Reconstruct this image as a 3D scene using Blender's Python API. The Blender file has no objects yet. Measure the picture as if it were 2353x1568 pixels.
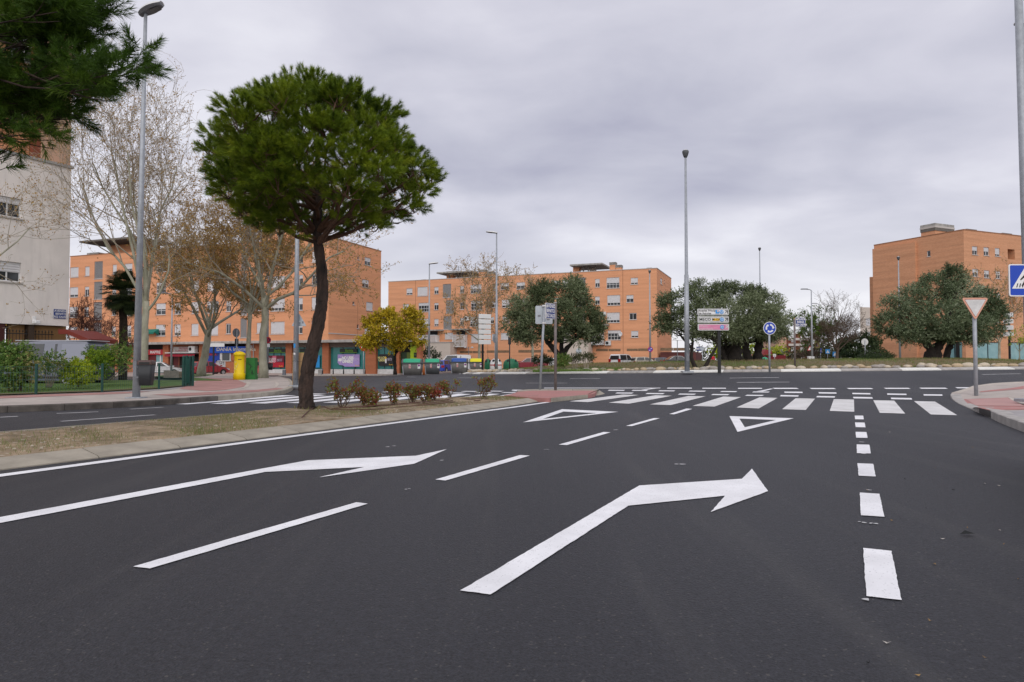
import bpy, math, random
import numpy as np
from mathutils import Vector, Matrix
from mathutils.geometry import delaunay_2d_cdt
R_ = random.Random(7)
NR = np.random.default_rng(11)
PI = math.pi
sc = bpy.context.scene
COL = sc.collection

# ------------------------------------------------------------------ camera, sky, sun, exposure
CAM_H = 1.07
FPX, CX, CY, HOR = 1569.0, 1176.5, 784.0, 831.0
PITCH = math.atan((HOR - CY) / FPX)
cd = bpy.data.cameras.new('camera'); cam = bpy.data.objects.new('camera', cd); COL.objects.link(cam)
cam.location = (0, 0, CAM_H); cam.rotation_euler = (PI / 2 + PITCH, 0, 0)
cd.sensor_width = 36.0; cd.lens = 36.0 * FPX / 2353.0
cd.clip_start = 0.05; cd.clip_end = 6000
sc.camera = cam

SUN_EL, SUN_AZ = math.radians(40), math.radians(180)      # azimuth clockwise from +Y: behind left
w = bpy.data.worlds.new('World'); sc.world = w; w.use_nodes = True
nt = w.node_tree; nt.nodes.clear()
def N(t, **k):
    n = nt.nodes.new(t)
    for a, b in k.items(): setattr(n, a, b)
    return n
L = nt.links.new
out = N('ShaderNodeOutputWorld'); bg = N('ShaderNodeBackground'); bg.inputs['Strength'].default_value = 0.1
sky = N('ShaderNodeTexSky', sky_type='NISHITA', sun_disc=False, sun_elevation=SUN_EL, sun_rotation=SUN_AZ)
tc = N('ShaderNodeTexCoord'); sep = N('ShaderNodeSeparateXYZ'); L(tc.outputs['Generated'], sep.inputs[0])
def M(op, a, b=None, c=None):
    n = N('ShaderNodeMath', operation=op)
    for i, q in enumerate((a, b, c)):
        if q is None: continue
        if isinstance(q, (int, float)): n.inputs[i].default_value = q
        else: L(q, n.inputs[i])
    return n.outputs[0]
zc = M('MAXIMUM', sep.outputs[2], 0.0)
den = M('ADD', zc, 0.22)
px_, py_ = M('DIVIDE', sep.outputs[0], den), M('DIVIDE', sep.outputs[1], den)
cmb = N('ShaderNodeCombineXYZ'); L(px_, cmb.inputs[0]); L(py_, cmb.inputs[1])
SEED1, SEED2 = (0.7, 5.9, 0.4), (7.7, 0.3, 2.0)
def cloud(scale, detail, rough, off, stretch=(1, 1, 1), rot=0.0, dist=0.0):
    mp = N('ShaderNodeMapping'); mp.inputs['Location'].default_value = off; mp.inputs['Scale'].default_value = stretch
    mp.inputs['Rotation'].default_value = (0, 0, rot)
    L(cmb.outputs[0], mp.inputs[0])
    n = N('ShaderNodeTexNoise'); n.inputs['Scale'].default_value = scale; n.inputs['Detail'].default_value = detail
    n.inputs['Roughness'].default_value = rough; n.inputs['Distortion'].default_value = dist
    L(mp.outputs[0], n.inputs['Vector']); return n.outputs[0]
c1 = cloud(0.9, 3, 0.5, SEED1, (0.75, 1.1, 1), 0.35, 0.4)
c2 = cloud(2.4, 8, 0.5, SEED2, (0.85, 1.1, 1), 0.25, 0.25)
mixn = M('ADD', M('MULTIPLY', c1, 0.60), M('MULTIPLY', c2, 0.40))
rmp = N('ShaderNodeValToRGB'); L(mixn, rmp.inputs[0])
e = rmp.color_ramp.elements
e[0].position = 0.35; e[0].color = (0.29, 0.29, 0.365, 1)
e[1].position = 0.65; e[1].color = (0.60, 0.595, 0.64, 1)
q = e.new(0.45); q.color = (0.375, 0.375, 0.44, 1)
q = e.new(0.54); q.color = (0.46, 0.455, 0.515, 1)
hz = N('ShaderNodeMapRange'); L(zc, hz.inputs[0]); hz.inputs[1].default_value = 0.0; hz.inputs[2].default_value = 0.24
hz.inputs[3].default_value = 0.80; hz.inputs[4].default_value = 0.0; hz.interpolation_type = 'SMOOTHSTEP'
mx = N('ShaderNodeMix', data_type='RGBA'); L(hz.outputs[0], mx.inputs[0]); L(rmp.outputs[0], mx.inputs[6])
mx.inputs[7].default_value = (0.645, 0.64, 0.665, 1)
sc10 = N('ShaderNodeVectorMath', operation='SCALE'); L(mx.outputs[2], sc10.inputs[0]); sc10.inputs[3].default_value = 12.2
mx2 = N('ShaderNodeMix', data_type='RGBA'); mx2.inputs[0].default_value = 0.06
L(sc10.outputs[0], mx2.inputs[6]); L(sky.outputs[0], mx2.inputs[7])
L(mx2.outputs[2], bg.inputs['Color']); L(bg.outputs[0], out.inputs['Surface'])

sl = bpy.data.lights.new('sun', 'SUN'); sl.energy = 1.5; sl.angle = math.radians(80); sl.color = (1.0, 0.96, 0.90)
sun = bpy.data.objects.new('sun', sl); COL.objects.link(sun)
sdir = Vector((math.sin(SUN_AZ) * math.cos(SUN_EL), math.cos(SUN_AZ) * math.cos(SUN_EL), math.sin(SUN_EL)))
sun.rotation_euler = sdir.to_track_quat('Z', 'Y').to_euler(); sun.location = sdir * 60
vs = sc.view_settings; vs.view_transform = 'Standard'; vs.look = 'None'; vs.exposure = 0.3; vs.gamma = 1.0; vs.use_curve_mapping = False
sc.render.engine = 'CYCLES'; sc.cycles.use_denoising = True; sc.cycles.max_bounces = 6

# ------------------------------------------------------------------ terrain and picture <-> place helpers
RC, RI, RO = np.array([22.9, 63.0]), 27.4, 39.5           # roundabout centre, island kerb, outer edge
def sst(a, b, x):
    t = np.clip((x - a) / (b - a), 0, 1); return t * t * (3 - 2 * t)
def gz(x, y):
    x = np.asarray(x, float); y = np.asarray(y, float)
    base = -0.5 * sst(33, 82, y) * (1 - 0.85 * sst(-14, 2, x))
    r = np.hypot(x - RC[0], y - RC[1])
    pl = 0.42 + 0.0107 * (x - 9.9) - 0.0151 * (np.minimum(y, 60.0) - 39.3)
    wgt = 1 - sst(RI, RO, r)
    return base * (1 - wgt) + pl * wgt
def mound(x, y):
    r = np.hypot(np.asarray(x) - RC[0], np.asarray(y) - RC[1])
    pl = gz(x, y)
    return pl + 0.15 + 0.62 * sst(0.4, 13.0, RI - r)
_c, _s = math.cos(PITCH), math.sin(PITCH)
def ray(px, py):
    x = (px - CX) / FPX; u = -(py - CY) / FPX
    return np.array([x, _c - u * _s, _s + u * _c])
def V(px, py, Y):
    d = ray(px, py); t = Y / d[1]
    return np.array([d[0] * t, Y, CAM_H + d[2] * t])
def G(px, py, dz=0.0, fn=gz):
    d = ray(px, py); t = 1.5; prev = t
    while t < 220:
        z = CAM_H + d[2] * t
        if z <= float(fn(d[0] * t, d[1] * t)) + dz: break
        prev = t; t *= 1.01
    a, b = prev, t
    for _ in range(30):
        m = (a + b) / 2
        if CAM_H + d[2] * m <= float(fn(d[0] * m, d[1] * m)) + dz: b = m
        else: a = m
    return np.array([d[0] * b, d[1] * b, float(fn(d[0] * b, d[1] * b)) + dz])
def zg(x, y): return float(gz(x, y))

# ------------------------------------------------------------------ object helpers
def tag(o, label=None, cat=None, group=None, kind=None):
    if label: o['label'] = label
    if cat: o['category'] = cat
    if group: o['group'] = group
    if kind: o['kind'] = kind
    return o
def thing(name, label, cat, loc=(0, 0, 0), rz=0.0, group=None):
    o = bpy.data.objects.new(name, None); COL.objects.link(o)
    o.empty_display_size = 0.2
    o.location = [float(v) for v in loc]; o.rotation_euler = (0, 0, rz)
    return tag(o, label, cat, group)
class MB:
    def __init__(s): s.v = []; s.f = []; s.n = 0; s.t = []
    def add(s, v, f, mi=0, tint=None):
        v = np.asarray(v, float).reshape(-1, 3)
        if isinstance(f, np.ndarray): s.f.append((f + s.n, mi))
        else:
            by = {}
            for q in f: by.setdefault(len(q), []).append(q)
            for k, l in by.items(): s.f.append((np.array(l, int) + s.n, mi))
        s.v.append(v); s.n += len(v)
        s.t.append(np.full(len(v), 0.5) if tint is None else np.broadcast_to(np.asarray(tint, float), (len(v),)))
        return s
    def mesh(s, name, mats, smooth=False):
        me = bpy.data.meshes.new(name)
        v = np.concatenate(s.v); me.vertices.add(len(v)); me.vertices.foreach_set('co', v.ravel())
        ls, st, mi, n = [], [], [], 0
        for a, m in s.f:
            k = a.shape[1]; ls.append(a.ravel()); st.append(n + k * np.arange(len(a))); mi.append(np.full(len(a), m)); n += a.size
        me.loops.add(n); me.loops.foreach_set('vertex_index', np.concatenate(ls).astype(np.int32))
        st = np.concatenate(st).astype(np.int32); me.polygons.add(len(st)); me.polygons.foreach_set('loop_start', st)
        me.polygons.foreach_set('material_index', np.concatenate(mi).astype(np.int32))
        me.polygons.foreach_set('use_smooth', np.full(len(st), bool(smooth)))
        at = me.attributes.new('tint', 'FLOAT', 'POINT'); at.data.foreach_set('value', np.concatenate(s.t).astype(np.float32))
        for m in (mats if isinstance(mats, (list, tuple)) else [mats]): me.materials.append(m)
        me.update(calc_edges=True); me.validate()
        return me
    def build(s, name, mats, parent=None, smooth=False, loc=None, rz=None):
        return inst(name, s.mesh(name, mats, smooth), parent, loc, rz)
def inst(name, me, parent=None, loc=None, rz=None, scale=None):
    o = bpy.data.objects.new(name, me); COL.objects.link(o)
    if parent is not None: o.parent = parent
    if loc is not None: o.location = [float(v) for v in loc]
    if rz is not None: o.rotation_euler = (0, 0, rz)
    if scale is not None: o.scale = scale
    return o
KIDS = {}
def dup(root, loc, rz=None, label=None, group=None, scale=None):
    bpy_children = [c for c in root.children]
    r = root.copy(); COL.objects.link(r); r.location = [float(v) for v in loc]
    if rz is not None: r.rotation_euler = (0, 0, rz)
    if scale is not None: r.scale = (scale,) * 3
    if label: r['label'] = label
    if group: r['group'] = group
    def kids(a, b):
        for ch in list(a.children):
            c = ch.copy(); COL.objects.link(c); c.parent = b; kids(ch, c)
    kids(root, r)
    return r

# primitives ---------------------------------------------------------
def box(mb, x0, x1, y0, y1, z0, z1, mi=0):
    v = [(x0, y0, z0), (x1, y0, z0), (x1, y1, z0), (x0, y1, z0), (x0, y0, z1), (x1, y0, z1), (x1, y1, z1), (x0, y1, z1)]
    return mb.add(v, [(0, 3, 2, 1), (4, 5, 6, 7), (0, 1, 5, 4), (1, 2, 6, 5), (2, 3, 7, 6), (3, 0, 4, 7)], mi)
def bbox(mb, x0, x1, y0, y1, z0, z1, b=0.02, mi=0):
    """box with chamfered vertical and top edges"""
    p = [(x0 + b, y0), (x1 - b, y0), (x1, y0 + b), (x1, y1 - b), (x1 - b, y1), (x0 + b, y1), (x0, y1 - b), (x0, y0 + b)]
    cx, cy = (x0 + x1) / 2, (y0 + y1) / 2
    def ring(z, k): return [(cx + (a - cx) * (1 - k / max(1e-6, abs(x1 - x0) / 2)), cy + (c - cy) * (1 - k / max(1e-6, abs(y1 - y0) / 2)), z) for a, c in p]
    v = ring(z0, 0) + ring(z1 - b, 0) + ring(z1, b)
    f = [tuple(range(7, -1, -1)), tuple(range(16, 24))]
    for r in (0, 8):
        for i in range(8): f.append((r + i, r + (i + 1) % 8, r + 8 + (i + 1) % 8, r + 8 + i))
    return mb.add(v, f, mi)
def prism_xz(mb, poly, y0, y1, mi=0):
    """2-D outline (x,z) given clockwise or not, pushed from y0 (front) to y1"""
    n = len(poly); a = sum(poly[i][0] * poly[(i + 1) % n][1] - poly[(i + 1) % n][0] * poly[i][1] for i in range(n))
    p = poly if a > 0 else poly[::-1]
    v = [(x, y0, z) for x, z in p] + [(x, y1, z) for x, z in p]
    f = [tuple(range(n)), tuple(range(2 * n - 1, n - 1, -1))] + [(i, i + n, (i + 1) % n + n, (i + 1) % n) for i in range(n)]
    return mb.add(v, f, mi)
def prism_xy(mb, poly, z0, z1, mi=0):
    n = len(poly); a = sum(poly[i][0] * poly[(i + 1) % n][1] - poly[(i + 1) % n][0] * poly[i][1] for i in range(n))
    p = poly if a > 0 else poly[::-1]
    v = [(x, y, z0) for x, y in p] + [(x, y, z1) for x, y in p]
    f = [tuple(range(n - 1, -1, -1)), tuple(range(n, 2 * n))] + [(i, (i + 1) % n, (i + 1) % n + n, i + n) for i in range(n)]
    return mb.add(v, f, mi)
def tube(mb, pts, rad, n=8, mi=0, tint=None, cap=True):
    pts = np.asarray(pts, float); m = len(pts)
    rad = np.broadcast_to(np.asarray(rad, float), (m,))
    d = np.gradient(pts, axis=0); d /= np.linalg.norm(d, axis=1)[:, None] + 1e-9
    ref = np.array([0.0, 1.0, 0.0]) if abs(d[0][1]) < 0.9 else np.array([1.0, 0, 0])
    u = np.cross(ref, d); u /= np.linalg.norm(u, axis=1)[:, None] + 1e-9
    w_ = np.cross(d, u)
    th = 2 * PI * np.arange(n) / n
    ring = pts[:, None, :] + rad[:, None, None] * (np.cos(th)[None, :, None] * u[:, None, :] + np.sin(th)[None, :, None] * w_[:, None, :])
    i = np.arange(m - 1)[:, None] * n; j = np.arange(n)[None, :]; k = (j + 1) % n
    f = np.stack([i + j, i + k, i + n + k, i + n + j], -1).reshape(-1, 4)
    base = mb.n
    mb.add(ring.reshape(-1, 3), f, mi, tint)
    if cap:
        mb.f.append((np.array([list(range(base + n - 1, base - 1, -1))]), mi))
        mb.f.append((np.array([list(range(base + (m - 1) * n, base + m * n))]), mi))
    return mb
def lathe(mb, prof, n=16, c=(0, 0, 0), mi=0):
    m = len(prof); th = 2 * PI * np.arange(n) / n
    v = np.array([[(c[0] + r * math.cos(t), c[1] + r * math.sin(t), c[2] + z) for t in th] for r, z in prof]).reshape(-1, 3)
    i = np.arange(m - 1)[:, None] * n; j = np.arange(n)[None, :]; k = (j + 1) % n
    base = mb.n
    mb.add(v, np.stack([i + j, i + k, i + n + k, i + n + j], -1).reshape(-1, 4), mi)
    mb.f.append((np.array([list(range(base + n - 1, base - 1, -1))]), mi)); mb.f.append((np.array([list(range(base + (m - 1) * n, base + m * n))]), mi))
    return mb
def ellipsoid(mb, c, r, nu=12, nv=8, mi=0, tint=None):
    v, f = [], []
    for i in range(nv + 1):
        ph = PI * i / nv
        for j in range(nu):
            t = 2 * PI * j / nu
            v.append((c[0] + r[0] * math.sin(ph) * math.cos(t), c[1] + r[1] * math.sin(ph) * math.sin(t), c[2] - r[2] * math.cos(ph)))
    for i in range(nv):
        for j in range(nu):
            f.append((i * nu + j, i * nu + (j + 1) % nu, (i + 1) * nu + (j + 1) % nu, (i + 1) * nu + j))
    return mb.add(v, f, mi, tint)
def rrect(w_, h_, r, cx=0.0, cz=0.0, n=4):
    p = []
    for sx, sz, a0 in ((1, 1, 0), (-1, 1, 90), (-1, -1, 180), (1, -1, 270)):
        for i in range(n + 1):
            a = math.radians(a0 + 90 * i / n)
            p.append((cx + sx * (w_ / 2 - r) + r * math.cos(a), cz + sz * (h_ / 2 - r) + r * math.sin(a)))
    return p
def circle(r, n=32, cx=0.0, cz=0.0, a0=0.0):
    return [(cx + r * math.cos(a0 + 2 * PI * i / n), cz + r * math.sin(a0 + 2 * PI * i / n)) for i in range(n)]
def rtri(w_, h_, r, down=True, cx=0.0, cz=0.0):
    """rounded triangle, centred on its box"""
    s = -1 if down else 1
    P = [(-w_ / 2, -s * h_ / 2), (w_ / 2, -s * h_ / 2), (0, s * h_ / 2)]
    o = []
    for i in range(3):
        a, b, c = np.array(P[i - 1]), np.array(P[i]), np.array(P[(i + 1) % 3])
        u = (a - b) / np.linalg.norm(a - b); v = (c - b) / np.linalg.norm(c - b)
        for k in range(5):
            t = k / 4; p = b + u * r * (1 - t) ** 2 * 1.6 + v * r * t ** 2 * 1.6
            o.append((cx + p[0], cz + p[1]))
    return o
_tcache = {}
def text_geo(s, size, align='CENTER', bold=0.0, sx=1.0):
    k = (s, size, align, bold, sx)
    if k in _tcache: return _tcache[k]
    cu = bpy.data.curves.new('t', 'FONT'); cu.body = s; cu.size = size; cu.align_x = align; cu.align_y = 'CENTER'
    cu.resolution_u = 3; cu.offset = bold; cu.space_line = 0.85
    o = bpy.data.objects.new('t', cu); COL.objects.link(o)
    dg = bpy.context.evaluated_depsgraph_get(); ev = o.evaluated_get(dg); me = ev.to_mesh()
    v = np.array([(p.co.x * sx, 0.0, p.co.y) for p in me.vertices]).reshape(-1, 3)
    f = [tuple(p.vertices) for p in me.polygons]
    ev.to_mesh_clear(); bpy.data.objects.remove(o); bpy.data.curves.remove(cu)
    _tcache[k] = (v, f); return v, f
def lettering(parent, s, size, x, y, z, mat, align='CENTER', bold=0.0, sx=1.0, name='lettering'):
    v, f = text_geo(s, size, align, bold, sx)
    if len(v) == 0: return None
    mb = MB(); mb.add(v + np.array([x, y, z]), f)
    return mb.build(name, mat, parent)

# draped sheets ------------------------------------------------------
def dens(poly, g):
    o = []
    for i in range(len(poly)):
        a, b = np.array(poly[i][:2], float), np.array(poly[(i + 1) % len(poly)][:2], float)
        k = max(1, int(math.ceil(np.linalg.norm(b - a) / g)))
        for j in range(k): o.append(tuple(a + (b - a) * j / k))
    return o
def sheet(mb, poly, dz=0.0, g=1.0, fn=gz, skirt=0.0, mi=0, inner=True, smi=None):
    P = dens(poly, g)
    pts = [Vector(p) for p in P]; n = len(pts)
    if inner:
        a = np.array(P); x0, y0 = a.min(0); x1, y1 = a.max(0)
        for xx in np.arange(x0 + g * .5, x1, g):
            for yy in np.arange(y0 + g * .5, y1, g): pts.append(Vector((xx, yy)))
    r = delaunay_2d_cdt(pts, [], [list(range(n))], 1, 1e-5)
    vv = np.array([(p.x, p.y) for p in r[0]]); tris = [tuple(f) for f in r[2]]
    z = fn(vv[:, 0], vv[:, 1]) + dz
    t2 = []
    for f in tris:
        p = vv[list(f[:3])]; cr = (p[1][0] - p[0][0]) * (p[2][1] - p[0][1]) - (p[1][1] - p[0][1]) * (p[2][0] - p[0][0])
        t2.append(f if cr > 0 else f[::-1])
    mb.add(np.c_[vv, z], t2, mi)
    if skirt:
        a = np.array(P); z = fn(a[:, 0], a[:, 1]) + dz
        area = np.sum(a[:, 0] * np.roll(a[:, 1], -1) - np.roll(a[:, 0], -1) * a[:, 1])
        v = np.r_[np.c_[a, z], np.c_[a, z - skirt]]
        f = [(i, (i + 1) % n, (i + 1) % n + n, i + n) for i in range(n)]
        if area > 0: f = [q[::-1] for q in f]
        mb.add(v, f, mi if smi is None else smi)
    return mb
# ------------------------------------------------------------------ materials
def _new(name):
    m = bpy.data.materials.new(name); m.use_nodes = True
    t = m.node_tree; b = t.nodes['Principled BSDF']; return m, t, b
def mat(name, col, rough=0.6, metal=0.0, var=0.0, vs=4.0, bump=0.0, bs=60.0, spec=0.4, col2=None, stretch=(1, 1, 1), emit=0.0, speck=None, grime=0.0):
    m, t, b = _new(name)
    b.inputs['Roughness'].default_value = rough; b.inputs['Metallic'].default_value = metal
    b.inputs['Specular IOR Level'].default_value = spec
    c = tuple(col) + (1,)
    b.inputs['Base Color'].default_value = c
    if var or bump or col2 or speck or grime:
        tc = t.nodes.new('ShaderNodeTexCoord'); mp = t.nodes.new('ShaderNodeMapping'); mp.inputs['Scale'].default_value = stretch
        t.links.new(tc.outputs['Object'], mp.inputs[0])
        cur = None
        if var or col2:
            n = t.nodes.new('ShaderNodeTexNoise'); n.inputs['Scale'].default_value = vs; n.inputs['Detail'].default_value = 6; n.inputs['Roughness'].default_value = 0.62
            t.links.new(mp.outputs[0], n.inputs['Vector'])
            r = t.nodes.new('ShaderNodeValToRGB'); t.links.new(n.outputs[0], r.inputs[0])
            a, z = r.color_ramp.elements; a.position = 0.34; z.position = 0.66
            if col2: a.color = c; z.color = tuple(col2) + (1,)
            else: a.color = tuple(x * (1 - var) for x in col) + (1,); z.color = tuple(min(1, x * (1 + var)) for x in col) + (1,)
            cur = r.outputs[0]
        if speck:
            sc_, thr, scol = speck
            v = t.nodes.new('ShaderNodeTexVoronoi'); v.inputs['Scale'].default_value = sc_; t.links.new(tc.outputs['Object'], v.inputs['Vector'])
            lt = t.nodes.new('ShaderNodeMath'); lt.operation = 'GREATER_THAN'; lt.inputs[1].default_value = thr
            sp = t.nodes.new('ShaderNodeSeparateColor'); t.links.new(v.outputs['Color'], sp.inputs[0]); t.links.new(sp.outputs[0], lt.inputs[0])
            mx = t.nodes.new('ShaderNodeMix'); mx.data_type = 'RGBA'; t.links.new(lt.outputs[0], mx.inputs[0])
            if cur: t.links.new(cur, mx.inputs[6])
            else: mx.inputs[6].default_value = c
            mx.inputs[7].default_value = tuple(scol) + (1,); cur = mx.outputs[2]
        if grime:
            n = t.nodes.new('ShaderNodeTexNoise'); n.inputs['Scale'].default_value = 1.3; n.inputs['Detail'].default_value = 5
            m2 = t.nodes.new('ShaderNodeMapping'); m2.inputs['Scale'].default_value = (2.2, 2.2, 0.35); t.links.new(tc.outputs['Object'], m2.inputs[0]); t.links.new(m2.outputs[0], n.inputs['Vector'])
            r = t.nodes.new('ShaderNodeMapRange'); r.inputs[1].default_value = 0.5; r.inputs[2].default_value = 0.72; r.inputs[3].default_value = 0; r.inputs[4].default_value = grime
            t.links.new(n.outputs[0], r.inputs[0])
            mx = t.nodes.new('ShaderNodeMix'); mx.data_type = 'RGBA'; t.links.new(r.outputs[0], mx.inputs[0])
            if cur: t.links.new(cur, mx.inputs[6])
            else: mx.inputs[6].default_value = c
            mx.inputs[7].default_value = (0.09, 0.08, 0.07, 1); cur = mx.outputs[2]
        if cur: t.links.new(cur, b.inputs['Base Color'])
        if bump:
            n = t.nodes.new('ShaderNodeTexNoise'); n.inputs['Scale'].default_value = bs; n.inputs['Detail'].default_value = 4
            t.links.new(mp.outputs[0], n.inputs['Vector'])
            bp = t.nodes.new('ShaderNodeBump'); bp.inputs['Strength'].default_value = bump; bp.inputs['Distance'].default_value = 0.02
            t.links.new(n.outputs[0], bp.inputs['Height']); t.links.new(bp.outputs[0], b.inputs['Normal'])
    if emit:
        b.inputs['Emission Color'].default_value = c; b.inputs['Emission Strength'].default_value = emit
    return m
def leafmat(name, cols, trans=0.22, rough=0.6):
    m, t, b = _new(name)
    at = t.nodes.new('ShaderNodeAttribute'); at.attribute_name = 'tint'
    r = t.nodes.new('ShaderNodeValToRGB'); t.links.new(at.outputs['Fac'], r.inputs[0])
    el = r.color_ramp.elements; el[0].color = tuple(cols[0]) + (1,); el[1].color = tuple(cols[-1]) + (1,)
    for i in range(1, len(cols) - 1):
        q = el.new(i / (len(cols) - 1)); q.color = tuple(cols[i]) + (1,)
    t.links.new(r.outputs[0], b.inputs['Base Color']); b.inputs['Roughness'].default_value = rough
    b.inputs['Specular IOR Level'].default_value = 0.25
    if trans:
        tr = t.nodes.new('ShaderNodeBsdfTranslucent'); t.links.new(r.outputs[0], tr.inputs[0])
        ms = t.nodes.new('ShaderNodeMixShader'); ms.inputs[0].default_value = trans
        o = t.nodes['Material Output']; t.links.new(b.outputs[0], ms.inputs[1]); t.links.new(tr.outputs[0], ms.inputs[2]); t.links.new(ms.outputs[0], o.inputs[0])
    return m
def asphalt(name, base, tone2):
    m, t, b = _new(name)
    tc = t.nodes.new('ShaderNodeTexCoord'); nd = t.nodes.new; lk = t.links.new
    big = nd('ShaderNodeTexNoise'); big.inputs['Scale'].default_value = 0.22; big.inputs['Detail'].default_value = 6
    mpb = nd('ShaderNodeMapping'); mpb.inputs['Rotation'].default_value = (0, 0, 0.468); mpb.inputs['Scale'].default_value = (1.5, 0.4, 1)
    lk(tc.outputs['Object'], mpb.inputs[0]); lk(mpb.outputs[0], big.inputs['Vector'])
    r1 = nd('ShaderNodeValToRGB'); lk(big.outputs[0], r1.inputs[0])
    a, z = r1.color_ramp.elements; a.position = 0.35; z.position = 0.68; a.color = tuple(base) + (1,); z.color = tuple(tone2) + (1,)
    fine = nd('ShaderNodeTexNoise'); fine.inputs['Scale'].default_value = 75; fine.inputs['Detail'].default_value = 5; fine.inputs['Roughness'].default_value = 0.7
    lk(tc.outputs['Object'], fine.inputs['Vector'])
    fr = nd('ShaderNodeMapRange'); fr.inputs[1].default_value = 0.3; fr.inputs[2].default_value = 0.7; fr.inputs[3].default_value = 0.35; fr.inputs[4].default_value = 1.65
    lk(fine.outputs[0], fr.inputs[0])
    ml = nd('ShaderNodeMix'); ml.data_type = 'RGBA'; ml.blend_type = 'MULTIPLY'; ml.inputs[0].default_value = 1.0
    lk(r1.outputs[0], ml.inputs[6]); lk(fr.outputs[0], ml.inputs[7])
    mid = nd('ShaderNodeTexNoise'); mid.inputs['Scale'].default_value = 24; mid.inputs['Detail'].default_value = 3; lk(tc.outputs['Object'], mid.inputs['Vector'])
    mr = nd('ShaderNodeMapRange'); mr.inputs[1].default_value = 0.3; mr.inputs[2].default_value = 0.7; mr.inputs[3].default_value = 0.80; mr.inputs[4].default_value = 1.2; lk(mid.outputs[0], mr.inputs[0])
    m3 = nd('ShaderNodeMix'); m3.data_type = 'RGBA'; m3.blend_type = 'MULTIPLY'; m3.inputs[0].default_value = 1.0; lk(ml.outputs[2], m3.inputs[6]); lk(mr.outputs[0], m3.inputs[7]); ml = m3
    st = nd('ShaderNodeTexNoise'); st.inputs['Scale'].default_value = 1.0; st.inputs['Detail'].default_value = 7; st.inputs['Roughness'].default_value = 0.65
    ms = nd('ShaderNodeMapping'); ms.inputs['Rotation'].default_value = (0, 0, 0.468); ms.inputs['Scale'].default_value = (1.9, 0.10, 1); lk(tc.outputs['Object'], ms.inputs[0]); lk(ms.outputs[0], st.inputs['Vector'])
    sr = nd('ShaderNodeMapRange'); sr.inputs[1].default_value = 0.52; sr.inputs[2].default_value = 0.78; sr.inputs[3].default_value = 0; sr.inputs[4].default_value = 0.5; lk(st.outputs[0], sr.inputs[0])
    du = nd('ShaderNodeMix'); du.data_type = 'RGBA'; lk(sr.outputs[0], du.inputs[0]); lk(ml.outputs[2], du.inputs[6]); du.inputs[7].default_value = (0.072, 0.070, 0.069, 1); ml = du
    vo = nd('ShaderNodeTexVoronoi'); vo.inputs['Scale'].default_value = 120; lk(tc.outputs['Object'], vo.inputs['Vector'])
    sp = nd('ShaderNodeSeparateColor'); lk(vo.outputs['Color'], sp.inputs[0])
    gt = nd('ShaderNodeMath'); gt.operation = 'GREATER_THAN'; gt.inputs[1].default_value = 0.988; lk(sp.outputs[0], gt.inputs[0])
    sc_ = nd('ShaderNodeMath'); sc_.operation = 'MULTIPLY'; lk(gt.outputs[0], sc_.inputs[0]); sc_.inputs[1].default_value = 0.7
    mx = nd('ShaderNodeMix'); mx.data_type = 'RGBA'; lk(sc_.outputs[0], mx.inputs[0]); lk(ml.outputs[2], mx.inputs[6]); mx.inputs[7].default_value = (0.10, 0.095, 0.088, 1)
    lk(mx.outputs[2], b.inputs['Base Color'])
    b.inputs['Roughness'].default_value = 0.62; b.inputs['Specular IOR Level'].default_value = 0.42
    bn = nd('ShaderNodeTexVoronoi'); bn.inputs['Scale'].default_value = 85; lk(tc.outputs['Object'], bn.inputs['Vector'])
    bp = nd('ShaderNodeBump'); bp.inputs['Strength'].default_value = 0.8; bp.inputs['Distance'].default_value = 0.008
    ad = nd('ShaderNodeMath'); ad.operation = 'ADD'; lk(bn.outputs['Distance'], ad.inputs[0]); lk(fine.outputs[0], ad.inputs[1])
    lk(ad.outputs[0], bp.inputs['Height']); lk(bp.outputs[0], b.inputs['Normal'])
    return m
def brickmat(name, c, c2, joint, sx=0.24, sz=0.07):
    m, t, b = _new(name); nd = t.nodes.new; lk = t.links.new
    tc = nd('ShaderNodeTexCoord'); sp = nd('ShaderNodeSeparateXYZ'); cb = nd('ShaderNodeCombineXYZ'); lk(tc.outputs['Object'], sp.inputs[0])
    lk(sp.outputs[0], cb.inputs[0]); lk(sp.outputs[2], cb.inputs[1])
    br = nd('ShaderNodeTexBrick'); lk(cb.outputs[0], br.inputs['Vector']); br.inputs['Scale'].default_value = 1.0
    br.inputs['Brick Width'].default_value = sx; br.inputs['Row Height'].default_value = sz; br.inputs['Mortar Size'].default_value = 0.006
    br.inputs['Color1'].default_value = tuple(c) + (1,); br.inputs['Color2'].default_value = tuple(c2) + (1,); br.inputs['Mortar'].default_value = tuple(joint) + (1,)
    n = nd('ShaderNodeTexNoise'); mp = nd('ShaderNodeMapping'); mp.inputs['Scale'].default_value = (0.12, 0.12, 2.2); lk(tc.outputs['Object'], mp.inputs[0]); lk(mp.outputs[0], n.inputs['Vector'])
    n.inputs['Scale'].default_value = 1.0; n.inputs['Detail'].default_value = 5
    mr = nd('ShaderNodeMapRange'); mr.inputs[1].default_value = 0.3; mr.inputs[2].default_value = 0.7; mr.inputs[3].default_value = 0.88; mr.inputs[4].default_value = 1.11; lk(n.outputs[0], mr.inputs[0])
    mx = nd('ShaderNodeMix'); mx.data_type = 'RGBA'; mx.blend_type = 'MULTIPLY'; mx.inputs[0].default_value = 1; lk(br.outputs[0], mx.inputs[6]); lk(mr.outputs[0], mx.inputs[7])
    lk(mx.outputs[2], b.inputs['Base Color']); b.inputs['Roughness'].default_value = 0.85; b.inputs['Specular IOR Level'].default_value = 0.25
    return m
def glassmat(name, c, rough=0.06):
    m = mat(name, c, rough, spec=0.6, var=0.35, vs=0.6); return m

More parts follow.
